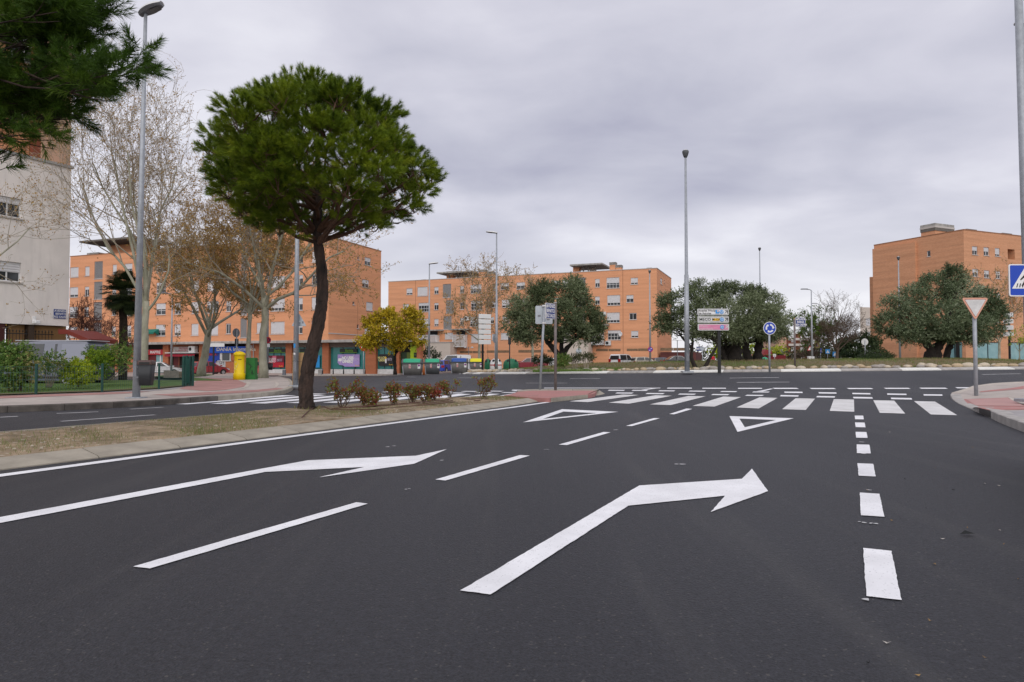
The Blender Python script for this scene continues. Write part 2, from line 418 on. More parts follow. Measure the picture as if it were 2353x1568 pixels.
ASPH = asphalt('asphalt', (0.021, 0.0215, 0.027), (0.036, 0.0365, 0.043))
PAINT = mat('road_paint', (0.80, 0.80, 0.82), 0.7, var=0.09, vs=2.5, bump=0.25, bs=90, speck=(150, 0.97, (0.55, 0.55, 0.56)))
PAINT_OLD = mat('worn_road_paint', (0.60, 0.60, 0.61), 0.7, col2=(0.36, 0.36, 0.37), vs=3.0)
PAINT_Z = mat('tyre_greyed_paint', (0.74, 0.735, 0.73), 0.7, col2=(0.56, 0.55, 0.54), vs=1.3, bump=0.2, bs=90, speck=(140, 0.965, (0.5, 0.5, 0.5)))
SPOT = mat('paint_splash', (0.48, 0.48, 0.49), 0.7)
KERB = mat('kerb_concrete', (0.335, 0.30, 0.245), 0.85, var=0.16, vs=3, bump=0.3, bs=60)
KERB_G = mat('grey_kerb', (0.37, 0.35, 0.33), 0.85, var=0.2, vs=3)
KERB_D = mat('old_dark_kerb', (0.10, 0.088, 0.078), 0.9, var=0.4, vs=3, bump=0.4)
KERB_W = mat('white_painted_kerb', (0.72, 0.71, 0.67), 0.7, var=0.08, vs=6)
SOIL = mat('dry_soil', (0.40, 0.295, 0.195), 0.95, col2=(0.16, 0.12, 0.07), vs=2.6, bump=0.8, bs=25, speck=(22, 0.97, (0.46, 0.40, 0.32)))
MOUND = mat('island_soil', (0.17, 0.115, 0.075), 0.95, col2=(0.115, 0.125, 0.045), vs=0.55, bump=0.8, bs=12)
LAWN = mat('lawn_soil', (0.09, 0.16, 0.03), 0.95, col2=(0.06, 0.11, 0.022), vs=3, bump=0.5, bs=30)
PAVE = mat('beige_paving', (0.42, 0.37, 0.335), 0.85, var=0.14, vs=1.4, bump=0.2)
PAVE_R = mat('red_paving', (0.37, 0.20, 0.18), 0.85, var=0.2, vs=1.8, bump=0.2)
PAVE_P = mat('pink_paving', (0.44, 0.19, 0.175), 0.85, col2=(0.35, 0.18, 0.165), vs=1.8, bump=0.2)
PAVE_G = mat('grey_paving', (0.33, 0.31, 0.31), 0.85, var=0.15, vs=2)
PAVE_L = mat('light_kerb_paving', (0.48, 0.43, 0.375), 0.85, var=0.16, vs=2)
STONES = [mat('river_stone', (0.44, 0.34, 0.22), 0.8, var=0.22, vs=6, bump=0.3), mat('pale_river_stone', (0.50, 0.43, 0.33), 0.8, var=0.2, vs=6, bump=0.3), mat('grey_river_stone', (0.32, 0.29, 0.26), 0.8, var=0.25, vs=6, bump=0.3)]
GALV = mat('galvanised_steel', (0.335, 0.355, 0.385), 0.5, metal=0.25, var=0.12, vs=9, spec=0.4)
GALV_D = mat('dark_galvanised_steel', (0.20, 0.205, 0.225), 0.55, metal=0.3, var=0.12, vs=9)
ALU = mat('sign_back_aluminium', (0.42, 0.46, 0.50), 0.5, metal=0.2, var=0.06, vs=6)
POLE_B = mat('brown_grey_pole', (0.16, 0.135, 0.13), 0.55, var=0.2, vs=8)
BLACK = mat('black_metal', (0.012, 0.012, 0.014), 0.45)
DARK = mat('dark_plastic', (0.03, 0.032, 0.036), 0.55, var=0.15, vs=5)
RUBBER = mat('rubber', (0.012, 0.012, 0.012), 0.8)
LENS = mat('lamp_glass', (0.16, 0.16, 0.16), 0.15, spec=0.7)
LAMPW = mat('lamp_white_shell', (0.62, 0.62, 0.62), 0.4)
WHITE = mat('white_enamel', (0.74, 0.74, 0.74), 0.35)
WHITE_D = mat('dirty_white_enamel', (0.60, 0.60, 0.59), 0.45, var=0.12, vs=5)
BLUE = mat('sign_blue', (0.010, 0.055, 0.42), 0.35)
BLUE_L = mat('light_sign_blue', (0.02, 0.27, 0.66), 0.35)
NAVY = mat('street_sign_blue', (0.028, 0.05, 0.20), 0.4)
RED = mat('sign_red', (0.45, 0.012, 0.02), 0.35)
RED_F = mat('faded_sign_red', (0.66, 0.34, 0.24), 0.45, var=0.1, vs=4)
PINK = mat('faded_pink', (0.62, 0.22, 0.36), 0.45, var=0.12, vs=3)
YEL = mat('sign_yellow', (0.72, 0.42, 0.01), 0.4)
YEL_P = mat('pale_yellow', (0.62, 0.57, 0.22), 0.45)
INK = mat('black_ink', (0.015, 0.015, 0.015), 0.5)
ORANGE = brickmat('orange_brick', (0.71, 0.325, 0.17), (0.66, 0.295, 0.15), (0.68, 0.37, 0.22))
ORANGE_B = brickmat('orange_brick_far', (0.71, 0.33, 0.175), (0.67, 0.305, 0.16), (0.68, 0.38, 0.23))
ORANGE_C = brickmat('banded_orange_brick', (0.66, 0.33, 0.185), (0.57, 0.265, 0.14), (0.58, 0.34, 0.21))
PIER = brickmat('red_orange_brick', (0.42, 0.14, 0.062), (0.36, 0.12, 0.055), (0.34, 0.17, 0.11))
TAN = mat('tan_render', (0.58, 0.36, 0.25), 0.9, var=0.1, vs=0.6)
REDBRICK = brickmat('dark_red_brick', (0.26, 0.075, 0.04), (0.22, 0.06, 0.035), (0.2, 0.09, 0.06))
CREAM = mat('cream_render', (0.78, 0.725, 0.685), 0.9, var=0.07, vs=0.7, grime=0.16)
BEIGE = mat('beige_render', (0.60, 0.52, 0.45), 0.9, var=0.06, vs=0.6)
CONC = mat('canopy_concrete', (0.36, 0.345, 0.325), 0.9, var=0.2, vs=2, grime=0.5)
CONC_D = mat('dark_concrete', (0.15, 0.135, 0.12), 0.9, var=0.2, vs=2)
COPE = mat('pale_coping', (0.50, 0.46, 0.43), 0.7)
ROOF = mat('roof_gravel', (0.25, 0.22, 0.20), 0.95)
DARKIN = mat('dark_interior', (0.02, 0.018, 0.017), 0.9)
PANE = glassmat('window_glass', (0.035, 0.04, 0.045))
PANE_T = mat('teal_shop_glass', (0.03, 0.20, 0.19), 0.12, spec=0.5, var=0.12, vs=0.5)
PANE_A = mat('pale_aqua_glass', (0.16, 0.32, 0.34), 0.12, spec=0.5, col2=(0.25, 0.42, 0.43), vs=0.8)
SHUT = mat('white_roller_shutter', (0.60, 0.59, 0.60), 0.55, var=0.05, vs=3)
FRAMEW = mat('white_window_frame', (0.68, 0.68, 0.68), 0.45)
LOUV = mat('grey_louvre', (0.36, 0.35, 0.35), 0.55)
LOUV_W = mat('pale_louvre', (0.55, 0.53, 0.52), 0.55)
WOODB = mat('brown_slat_band', (0.20, 0.13, 0.075), 0.8, var=0.3, vs=3)
SHUTB = mat('brown_roller_box', (0.15, 0.12, 0.10), 0.7, var=0.1, vs=3)
BARK = mat('pine_bark', (0.072, 0.046, 0.036), 0.95, col2=(0.022, 0.017, 0.015), vs=9, bump=1.0, bs=16, stretch=(1, 1, 0.33))
BARK_R = mat('young_pine_bark', (0.11, 0.058, 0.038), 0.9, var=0.3, vs=9)
BARK_P = mat('plane_bark', (0.40, 0.385, 0.30), 0.9, col2=(0.22, 0.215, 0.155), vs=3.0, stretch=(1, 1, 0.5))
BARK_O = mat('olive_bark', (0.040, 0.032, 0.027), 0.95, col2=(0.018, 0.015, 0.013), vs=5, bump=0.8)
TWIG = mat('grey_twig', (0.31, 0.265, 0.205), 0.9)
TWIG_D = mat('brown_twig', (0.10, 0.07, 0.05), 0.9)
NEEDLE = leafmat('pine_needles', [(0.040, 0.075, 0.006), (0.105, 0.165, 0.010), (0.205, 0.275, 0.016), (0.34, 0.39, 0.03)], 0.25)
NEEDLE_D = leafmat('dark_pine_needles', [(0.024, 0.056, 0.006), (0.055, 0.115, 0.010), (0.11, 0.18, 0.016)], 0.2)
OLIVE = leafmat('olive_leaves', [(0.045, 0.064, 0.026), (0.098, 0.128, 0.055), (0.175, 0.21, 0.11), (0.31, 0.345, 0.22)], 0.15)
OLIVE_R = leafmat('silvery_olive_leaves', [(0.046, 0.072, 0.03), (0.105, 0.142, 0.067), (0.20, 0.248, 0.14), (0.37, 0.415, 0.28)], 0.15)
YELLOW = leafmat('yellow_leaves', [(0.20, 0.165, 0.015), (0.40, 0.32, 0.02), (0.60, 0.45, 0.025), (0.70, 0.55, 0.06)], 0.3)
SEED = leafmat('plane_buds', [(0.24, 0.13, 0.04), (0.40, 0.235, 0.06), (0.42, 0.30, 0.09)], 0.25)
HEDGE = leafmat('hedge_leaves', [(0.045, 0.095, 0.02), (0.095, 0.18, 0.035), (0.18, 0.28, 0.06), (0.33, 0.29, 0.12)], 0.25)
HEDGE_D = leafmat('dark_hedge_leaves', [(0.014, 0.030, 0.012), (0.034, 0.058, 0.022), (0.060, 0.084, 0.031)], 0.15)
SHRUB = leafmat('rounded_shrub_leaves', [(0.048, 0.061, 0.029), (0.104, 0.112, 0.051), (0.192, 0.176, 0.096)], 0.15)
LIME = leafmat('lime_leaves', [(0.143, 0.221, 0.010), (0.312, 0.403, 0.019), (0.468, 0.520, 0.039)], 0.3)
MIDG = leafmat('mid_green_leaves', [(0.039, 0.091, 0.013), (0.091, 0.169, 0.023), (0.169, 0.260, 0.039)], 0.25)
ROSE = leafmat('rose_leaves', [(0.300, 0.053, 0.038), (0.255, 0.112, 0.045), (0.150, 0.165, 0.038), (0.240, 0.285, 0.060)], 0.3)
GRASS = leafmat('grass_blades', [(0.065, 0.130, 0.019), (0.111, 0.195, 0.033), (0.169, 0.247, 0.052)], 0.25)
DRYG = leafmat('dry_grass_blades', [(0.275, 0.188, 0.112), (0.300, 0.237, 0.125), (0.150, 0.188, 0.056), (0.125, 0.213, 0.037)], 0.25)
PALM = leafmat('palm_fronds', [(0.013, 0.026, 0.010), (0.033, 0.055, 0.018), (0.065, 0.091, 0.029)], 0.15)
PURP = leafmat('purple_flowers', [(0.13, 0.09, 0.15), (0.2, 0.14, 0.24)], 0.2)
GREEN_F = mat('dark_green_paint', (0.008, 0.055, 0.045), 0.5, var=0.2, vs=6)
GREEN_C = mat('cabinet_green', (0.012, 0.135, 0.022), 0.5, var=0.12, vs=3)
YELLOW_M = mat('post_yellow', (0.78, 0.55, 0.0), 0.4, var=0.05, vs=3)
CARD = mat('brown_board', (0.40, 0.25, 0.12), 0.85, var=0.06, vs=3)
BIN_G = mat('bin_grey', (0.135, 0.13, 0.125), 0.55, var=0.14, vs=3)
BIN_D = mat('bin_dark_grey', (0.085, 0.09, 0.095), 0.5, var=0.14, vs=3)
LID_G = mat('green_lid', (0.02, 0.36, 0.19), 0.4)
LID_B = mat('blue_lid', (0.014, 0.075, 0.33), 0.4)
LID_Y = mat('yellow_lid', (0.72, 0.66, 0.0), 0.4)
IGLOO = mat('igloo_green', (0.008, 0.12, 0.055), 0.45)
# ------------------------------------------------------------------ ground, road, pavements, kerbs
def grid_sheet(mb, xs, ys, fn):
    X, Y = np.meshgrid(xs, ys); Z = fn(X, Y); nx, ny = len(xs), len(ys)
    i = np.arange(ny - 1)[:, None] * nx; j = np.arange(nx - 1)[None, :]
    return mb.add(np.stack([X, Y, Z], -1).reshape(-1, 3), np.stack([i + j, i + j + 1, i + nx + j + 1, i + nx + j], -1).reshape(-1, 4))
mb = MB(); box(mb, -2500, 2500, -300, 4000, -1.2, -0.62)
tag(mb.build('ground', mat('far_ground', (0.12, 0.13, 0.07), 0.95, col2=(0.17, 0.14, 0.09), vs=0.05)), kind='structure')
xs = np.r_[np.arange(-150, -36, 3.0), np.arange(-36, 66, 0.7), np.arange(66, 180, 3.0)]
ys = np.r_[np.arange(-14, 20, 2.0), np.arange(20, 96, 0.7), np.arange(96, 190, 3.0)]
mb = MB(); grid_sheet(mb, xs, ys, gz)
road = tag(mb.build('road', ASPH), kind='structure')

def g2(p): return tuple(G(*p)[:2])
def mark(name, pts, m=PAINT, dz=None, g=0.9, metric=False):
    P = pts if metric else [g2(p) for p in pts]
    far = max(p[1] for p in P)
    if min(p[1] for p in P) < 14 and name not in ('ring_dash',):
        P = [(p[0] + R_.uniform(-.0022, .0022), p[1] + R_.uniform(-.0022, .0022)) for p in dens(P, .05 if far < 26 else .5)]; g = 5.0
    mb = MB(); sheet(mb, P, (0.006 if far < 26 else 0.014) if dz is None else dz, g, inner=False)
    return mb.build(name, m, road)
def strip(name, a, b, wd, m=PAINT):
    A, B = np.array(g2(a)), np.array(g2(b)); d = (B - A) / np.linalg.norm(B - A); n = np.array([-d[1], d[0]]) * wd / 2
    return mark(name, [tuple(A + n), tuple(B + n), tuple(B - n), tuple(A - n)], m, metric=True)

# markings on the near carriageway
for Q in ([(306.3, 1304.4), (345.3, 1309), (846, 1159.4), (819.3, 1156.2)], [(1000, 1103.7), (1024, 1106), (1217.8, 1048.4), (1195, 1047.2)],
          [(1284, 1023), (1302.7, 1024.2), (1403.2, 994.7), (1387.7, 993.7)], [(1438.5, 979.7), (1451.5, 980.4), (1516.5, 962.2), (1502.7, 961.7)],
          [(1537.7, 952.4), (1549, 953.2), (1590.7, 940.7), (1577.7, 939.7)]):
    mark('lane_dash', Q)
for Q in ([(1983.3, 1261.5), (2048, 1268.4), (2071.9, 1382), (1990.8, 1373)], [(1975.2, 1133.7), (2021, 1136.7), (2032.2, 1189.7), (1978.5, 1186.2)],
          [(1970.5, 1066), (2006.7, 1067.5), (2012.2, 1096.7), (1972.7, 1094.7)], [(1968.5, 1022.5), (1997.7, 1023.2), (2001.2, 1043.5), (1969.2, 1042.7)],
          [(1966, 993.5), (1991, 994), (1993.7, 1007.7), (1967.5, 1007)], [(1964.7, 971.7), (1986.7, 972.2), (1989, 983.2), (1966.2, 982.7)],
          [(1964, 956), (1983.5, 956.2), (1985, 964.7), (1965, 964.5)]):
    mark('edge_dash', Q)
e0, e1 = np.array(g2((0, 1094.2))), np.array(g2((588, 1014.8)))
E = [tuple(e0 + (e0 - e1) / np.linalg.norm(e0 - e1) * 6), tuple(e0), tuple(e1), g2((1176.5, 937.1)), g2((1271, 923.2))]
def ribbon(pts, wd):
    P = [np.array(p) for p in pts]; l, r = [], []
    for i, p in enumerate(P):
        d = P[min(i + 1, len(P) - 1)] - P[max(i - 1, 0)]; d = d / np.linalg.norm(d); n = np.array([-d[1], d[0]]) * wd / 2
        l.append(tuple(p + n)); r.append(tuple(p - n))
    return l + r[::-1]
mark('edge_line', ribbon(E, 0.165), metric=True)
mark('turn_arrow', [(-300, 1247), (0, 1190.5), (588, 1081), (708, 1059.2), (955.5, 1048.7), (1026.8, 1033.5), (951.8, 1067.2), (731.8, 1098.7), (838, 1074.7), (609, 1086.2), (588, 1090.5), (0, 1204), (-300, 1266)])
mark('turn_arrow', [(1058, 1360), (1469, 1117.4), (1705, 1102), (1728, 1078.7), (1765, 1130.5), (1633.5, 1178.5), (1666.5, 1141), (1444, 1164), (1127, 1369)])
def tri_ring(name, o, i):
    O, I = [g2(p) for p in o], [g2(p) for p in i]
    mb = MB(); v = [(x, y, zg(x, y) + 0.006) for x, y in O + I]
    mb.add(v, [(k, (k + 1) % 3, (k + 1) % 3 + 3, k + 3) for k in range(3)]); return mb.build(name, PAINT, road)
tri_ring('yield_triangle', [(1201.5, 971.7), (1421.5, 947.4), (1291.5, 941.2)], [(1247.7, 963.7), (1371.5, 950.4), (1295, 946.7)])
tri_ring('yield_triangle', [(1694.7, 993.7), (1824, 962.2), (1676, 957.2)], [(1711.5, 983), (1783.5, 966.2), (1699, 963)])
b2 = lambda x, y: (1176.5 + x * .125, 850.2 + y * .125)
b3 = lambda x, y: (1470.6 + x * .125, 850.2 + y * .125)
b4 = lambda x, y: (1764.7 + x * .125, 850.2 + y * .125)
b5 = lambda x, y: (2058.8 + x * .125, 850.2 + y * .125)
b1 = lambda x, y: (882.4 + x * .125, 850.2 + y * .125)
for Q in ([b2(1050, 583), b2(1395, 597), b2(2330, 466), b2(2040, 458)], [b2(1775, 607), b2(2150, 627), b3(590, 480), b3(290, 470)],
          [b3(175, 640), b3(565, 652), b3(1205, 490), b3(890, 484)], [b3(965, 667), b3(1370, 680), b3(1860, 505), b3(1530, 495)],
          [b3(1775, 695), b3(2185, 715), b4(175, 520), b3(2195, 510)], [b4(260, 728), b4(695, 742), b4(863, 535), b4(510, 525)],
          [b4(1135, 760), b4(1587, 775), b4(1580, 550), b4(1210, 543)], [b4(2055, 795), b5(170, 810), b4(2320, 570), b4(1935, 562)],
          [b5(640, 825), b5(1128, 840), b5(718, 588), b5(330, 578)]):
    mark('zebra_bar', Q, PAINT_Z)
def dashq(f, x0, y0, f2, x1, y1, h=16, sl=20):
    """bar seen as a thin quad: near edge y, far edge y-h, both sheared by sl"""
    mark('crossing_dash', [f(x0, y0), f2(x1 - sl, y1), f2(x1, y1 - h), f(x0 + sl, y0 - h)])
for A in ((b2, 1895, 438, b2, 2240, 440), (b3, 97, 447, b3, 455, 451), (b3, 693, 458, b3, 1035, 462), (b3, 1303, 466, b3, 1650, 470), (b3, 1928, 480, b3, 2283, 484)): dashq(*A, h=18, sl=40)
for A in ((b4, 222, 490, b4, 567, 496), (b4, 888, 508, b4, 1237, 514)): dashq(*A, h=24, sl=14)
for A in ((b4, 1575, 528, b4, 1915, 534), (b4, 2270, 543, b5, 285, 550)): dashq(*A, h=28, sl=-14)
for A in ((b2, 1757, 386, b2, 2080, 388), (b2, 2195, 388, b3, 150, 390), (b3, 330, 396, b3, 652, 398), (b3, 888, 402, b3, 1215, 404), (b3, 1473, 409, b3, 1792, 412), (b3, 2060, 417, b4, 35, 420)): dashq(*A, h=16, sl=30)
for A in ((b4, 305, 427, b4, 632, 430), (b4, 935, 438, b4, 1255, 442), (b4, 1555, 450, b4, 1880, 456), (b4, 2195, 461, b5, 190, 467), (b5, 510, 476, b5, 850, 480)): dashq(*A, h=24, sl=-6)
for A in ((b3, 500, 351, b3, 955, 351), (b3, 1145, 353, b3, 1582, 353), (b3, 1800, 355, b3, 2245, 355)):
    f, x0, y0, f2, x1, y1 = A; mark('give_way_dash', [f(x0, y0), f2(x1, y1), f2(x1 - 4, y1 - 16), f(x0 + 4, y0 - 16)])
for A in ((b4, 125, 357, b4, 570, 357), (b4, 805, 360, b4, 1255, 360), (b4, 1490, 360, b4, 1940, 360), (b4, 2170, 357, b5, 270, 357), (b5, 470, 355, b5, 955, 355), (b5, 1130, 346, b5, 1575, 346)):
    f, x0, y0, f2, x1, y1 = A; mark('give_way_dash', [f(x0, y0), f2(x1, y1), f2(x1 - 45, y1 - 19), f(x0 - 45, y0 - 19)])
mark('give_way_line', [b2(590, 346), b3(370, 346), b3(380, 336), b2(590, 336)])
mark('give_way_line', [b3(60, 380), b3(0, 378), b3(250, 340), b3(380, 340)])
mark('give_way_line', [b3(2130, 404), b3(2260, 404), b4(100, 352), b4(40, 352)])
for A in ((b2, -10, 383, b2, 170, 383), (b2, 355, 384, b2, 520, 384), (b2, 830, 378, b2, 975, 378), (b2, 1390, 380, b2, 1570, 380)):
    f, x0, y0, f2, x1, y1 = A; mark('crossing_dash', [f(x0, y0), f2(x1, y1), f2(x1 + 20, y1 - 14), f(x0 + 20, y0 - 14)])
# ring lane dashes
for A in (((1209, 881.3), (1303.4, 881.3)), ((1309.6, 871), (1379, 871)), ((1676.8, 869.8), (1790, 868.7)), ((1693, 879.9), (1813.5, 879)), ((2257.5, 861.6), (2345, 859.8)),
          ((1051.8, 869), (1109, 869.7)), ((888.6, 876.8), (941, 877.7)), ((935, 866.6), (955.5, 867.4)), ((762, 872.3), (776, 872.7))):
    strip('ring_dash', A[0], A[1], 0.16, PAINT_OLD)
ang = np.radians(np.linspace(165, 335, 120))
mark('ring_edge_line', [tuple(RC + (RI + .16) * np.array([math.cos(a), math.sin(a)])) for a in ang] + [tuple(RC + (RI + .34) * np.array([math.cos(a), math.sin(a)])) for a in ang[::-1]], PAINT_OLD, metric=True)
# opposite carriageway
for A in (((0, 959.7), (41, 957.7)), ((130, 951), (226, 947.2)), ((299, 941), (375, 936.7)), ((140, 969.2), (356, 954.2)), ((325, 931), (378, 929.3))):
    strip('lane_dash', A[0], A[1], 0.13, PAINT_OLD)
Lf = np.array([0.287, 0.958]); Rt = np.array([0.958, -0.287]) * 0.93
n0 = np.array(g2((412, 929.5)))
for i in range(9):
    a = n0 + Rt * i * 1.02 + np.array([0, 0.42 * i]); b = a + Lf * 4.6; wv = Rt / np.linalg.norm(Rt) * 0.25
    mark('zebra_bar', [tuple(a - wv), tuple(a + wv), tuple(b + wv), tuple(b - wv)], metric=True)
for row in (5.4, 6.7):
    for i in range(9):
        a = n0 + Rt * (i * 1.02 + 0.3) + np.array([0, 0.42 * i]) + Lf * row; b = a + Lf * 0.45; wv = Rt / np.linalg.norm(Rt) * 0.27
        mark('crossing_dash', [tuple(a - wv), tuple(a + wv), tuple(b + wv), tuple(b - wv)], metric=True)
# small splashes of paint left by the marking crew
mb = MB()
for (px, py) in ((940, 1125), (932, 1126), (1015, 1059), (1254, 1034), (1258, 1034), (1413, 989), (1975, 1201), (1986, 1203), (2001, 1204), (1999, 1128), (1994, 1127), (1984, 1044), (1979, 1017), (905, 1026), (890, 1028), (1555, 1068), (1568, 1068), (2000, 1205), (2013, 1205), (1990, 1380)):
    c = G(px, py); a = R_.uniform(0, 3); s = R_.uniform(.6, 1.2) * (0.02 if py > 1100 else 0.04)
    v = [(c[0] + s * R_.uniform(.5, 1.3) * math.cos(a + k * 1.05), c[1] + .8 * s * R_.uniform(.5, 1.3) * math.sin(a + k * 1.05), 0.006) for k in range(6)]
    mb.add(v, [tuple(range(6))])
tag(mb.build('paint_splash', SPOT, road), kind='stuff')

# ---- kerb stones along a line: A = foot line (z 0), B = inner top line
def resample(P, step):
    P = np.array(P, float); s = np.r_[0, np.cumsum(np.linalg.norm(np.diff(P, axis=0), axis=1))]
    t = np.arange(0, s[-1], step); return np.c_[[np.interp(t, s, P[:, k]) for k in range(P.shape[1])]].T, s[-1]
def kerb_run(foot, top, parent, matf, step=1.0, h=0.15, lip=0.05, name='kerb_stone', gap=0.006):
    n = 240
    def rs(P):
        P = np.array(P, float); s = np.r_[0, np.cumsum(np.linalg.norm(np.diff(P, axis=0), axis=1))]; t = np.linspace(0, s[-1], n)
        return np.c_[np.interp(t, s, P[:, 0]), np.interp(t, s, P[:, 1])], s[-1]
    F, lf = rs(foot); T, lt = rs(top); k = max(1, int(round(lf / step)))
    for i in range(k):
        u0, u1 = (i + gap / step) / k, (i + 1 - gap / step) / k
        def at(P, u):
            x = u * (n - 1); a = min(int(x), n - 2); return P[a] + (P[a + 1] - P[a]) * (x - a)
        f0, f1, t0, t1 = at(F, u0), at(F, u1), at(T, u0), at(T, u1)
        j = R_.uniform(-.004, .004)
        c = (f0 + f1 + t0 + t1) / 4
        def p(q, z): return (q[0] - c[0], q[1] - c[1], zg(*q) + z)
        m0, m1 = f0 + (t0 - f0) * .12, f1 + (t1 - f1) * .12
        v = [p(f0, -.1), p(f1, -.1), p(f0, lip), p(f1, lip), p(m0, lip + .02), p(m1, lip + .02), p(t0, h + j), p(t1, h + j), p(t0, -.1), p(t1, -.1)]
        f = [(0, 1, 3, 2), (2, 3, 5, 4), (4, 5, 7, 6), (6, 7, 9, 8), (0, 2, 4, 6, 8), (1, 9, 7, 5, 3)]
        mbk = MB(); mbk.add(v, f)
        m = matf(c) if callable(matf) else matf
        mbk.build(name, m, parent, loc=(c[0], c[1], 0))

# median
d0 = np.array(g2((0, 1081.7))); d1 = np.array(g2((588, 1009))); ud = (d1 - d0) / np.linalg.norm(d1 - d0)
foot = [tuple(d0 - ud * 9), tuple(d0), tuple(d1), g2((1176.5, 932.9)), g2((1245, 922.5)), g2((1268, 918.6))]
MZ = .085
def gt(p, dz=MZ): return tuple(G(p[0], p[1], dz)[:2])
top = [tuple(np.array(gt((0, 1052.9))) - ud * 9), gt((0, 1052.9)), gt((588, 986.7)), gt((1176.5, 920.4)), gt((1215, 915.5)), gt((1258, 912.2))]
MTOP = top
far = [gt((1190, 911.5)), gt((1138, 909)), gt((900, 921.5)), gt((713, 936.6)), gt((588, 946.7)), gt((0, 993.6))]
far.append(tuple(np.array(far[-1]) - ud * 9))
mb = MB(); sheet(mb, top[:-1] + [gt((1215, 911))] + far, MZ, 0.8, fn=lambda x, y: gz(x, y) + 0.022 * np.sin(np.asarray(x) * 2.1 + np.asarray(y) * 1.3) + 0.015 * np.sin(np.asarray(x) * 5 - np.asarray(y) * 4.1), skirt=0.2)
median = tag(mb.build('median', SOIL, smooth=True), kind='structure')
kerb_run(foot, top, median, KERB, h=MZ + .008, lip=.012, gap=.007)
fo = [tuple(np.array(p) + np.array([-0.16, 0.10])) for p in far]
kerb_run(fo[::-1], far[::-1], median, KERB, step=1.0, h=MZ + .005, lip=0.06)
# red paved nose of the median
isl = [(1176.5, 905.5), (1157, 909), (1190, 911.5), (1215, 913.5), (1262, 915.5), (1351, 907), (1366, 904.4), (1371, 898.2), (1261, 897.8), (1226, 897.5), (1190, 900.3)]
mb = MB(); sheet(mb, [gt(p, .11) for p in isl], 0.11, 1.0, skirt=0.2)
nose = tag(mb.build('splitter_island', PAVE_P), kind='structure')
mb = MB(); P = [gt((1351, 907), .11), gt((1372, 897.8), .11), g2((1377, 898.5)), g2((1390, 905.3)), g2((1376, 908.6)), g2((1353, 911.0))]
v = [(x, y, zg(x, y) + z) for (x, y), z in zip(P, (.13, .13, .02, .0, .0, .0))]; mb.add(v, [(0, 1, 2, 5), (2, 3, 4, 5)]); mb.build('kerb_nose', KERB, nose)
kerb_run([g2((1268, 919.4)), g2((1310, 915)), g2((1353, 910.6))], [gt((1266, 915.2), .11), gt((1310, 911), .11), gt((1351, 907.2), .11)], nose, KERB, h=.115, lip=.03)
kerb_run([g2((1374, 897.0)), g2((1261, 896.2)), g2((1226, 896.2)), g2((1188, 899.4))], [gt((1371, 898), .11), gt((1261, 897.7), .11), gt((1226, 897.6), .11), gt((1191, 900.5), .11)], nose, KERB, h=.115, lip=.03)

# left pavement
kf = [(0, 949), (200, 941.5), (410, 929.2), (520, 920.5), (588, 914.8), (636, 909), (658, 905), (672, 898), (675, 888), (667, 877), (644, 870.4), (606, 872), (575, 869.6), (540, 867), (480, 864.5), (430, 862)]
K = [g2(p) for p in kf]; uk = np.array(K[1]) - np.array(K[0]); uk /= np.linalg.norm(uk)
K0 = tuple(np.array(K[0]) - uk * 14)
fence = [gt(p_, .15) for p_ in ((437, 880), (428, 886), (366, 892.5), (235, 899), (80, 904.5), (0, 907))]
uf = np.array(fence[-1]) - np.array(fence[-2]); uf /= np.linalg.norm(uf)
fence.append(tuple(np.array(fence[-1]) + uf * 10))
inK = []
for i, p in enumerate([K0] + K):
    a, b = np.array(([K0] + K)[max(i - 1, 0)]), np.array(([K0] + K)[min(i + 1, len(K))]); d = (b - a) / np.linalg.norm(b - a)
    inK.append(tuple(np.array(p) + np.array([-d[1], d[0]]) * 0.15))
mb = MB(); sheet(mb, inK + [gt((445, 866), .15)] + fence, 0.14, 1.2, skirt=0.25)
pav_l = tag(mb.build('left_pavement', PAVE), kind='structure')
kerb_run([K0] + K[:11], inK[:12], pav_l, lambda c: KERB_D if c[1] < 19 else KERB, h=.145, lip=.12)
def patch(name, pts, m, parent, dz=.146, metric=False, fn=gz):
    mb = MB(); sheet(mb, pts if metric else [tuple(G(p[0], p[1], dz, fn)[:2]) for p in pts], dz, 1.0, fn=fn); return mb.build(name, m, parent)
patch('red_paving', [(350, 907), (588, 896), (638, 891.5), (652, 893), (636, 896), (588, 901), (470, 908), (405, 911)], PAVE_R, pav_l)
patch('red_paving', [(412, 894), (435, 884), (460, 872), (475, 868.5), (537, 870.2), (567, 882), (560, 889), (520, 896), (475, 899)], PAVE_R, pav_l)
patch('red_paving', [(-30, 911), (280, 901), (345, 899.5), (300, 904), (-30, 917)], PAVE_R, pav_l, .1465)
patch('grey_paving', [(-30, 907.6), (235, 899.6), (366, 893.2), (428, 886.8), (405, 893.5), (345, 899.2), (280, 900.6), (-30, 910.6)], PAVE_G, pav_l)
patch('kerb_border', [(565, 876), (577, 880), (570, 889), (545, 896), (560, 890), (567, 882)], PAVE_L, pav_l, .150)
patch('kerb_border', [(632, 876), (642, 882), (636, 890), (628, 892), (634, 884)], PAVE_L, pav_l, .150)
# lawn behind the fence
lawn = fence + [tuple(np.array(fence[-1]) + np.array([-2.0, 16])), (-27, 33), (-14, 33), gt((440, 868), .15)]
mb = MB(); sheet(mb, lawn, 0.17, 1.3, skirt=0.2)
tag(mb.build('lawn', LAWN), kind='structure')
patch('leaf_litter_strip', [(-20, 907.4), (235, 899), (366, 892.4), (428, 886), (430, 884.6), (366, 889), (235, 896.4), (-20, 904.2)], mat('leaf_litter', (0.16, 0.10, 0.05), 0.95, col2=(0.06, 0.09, 0.02), vs=5), bpy.data.objects['lawn'], .178)

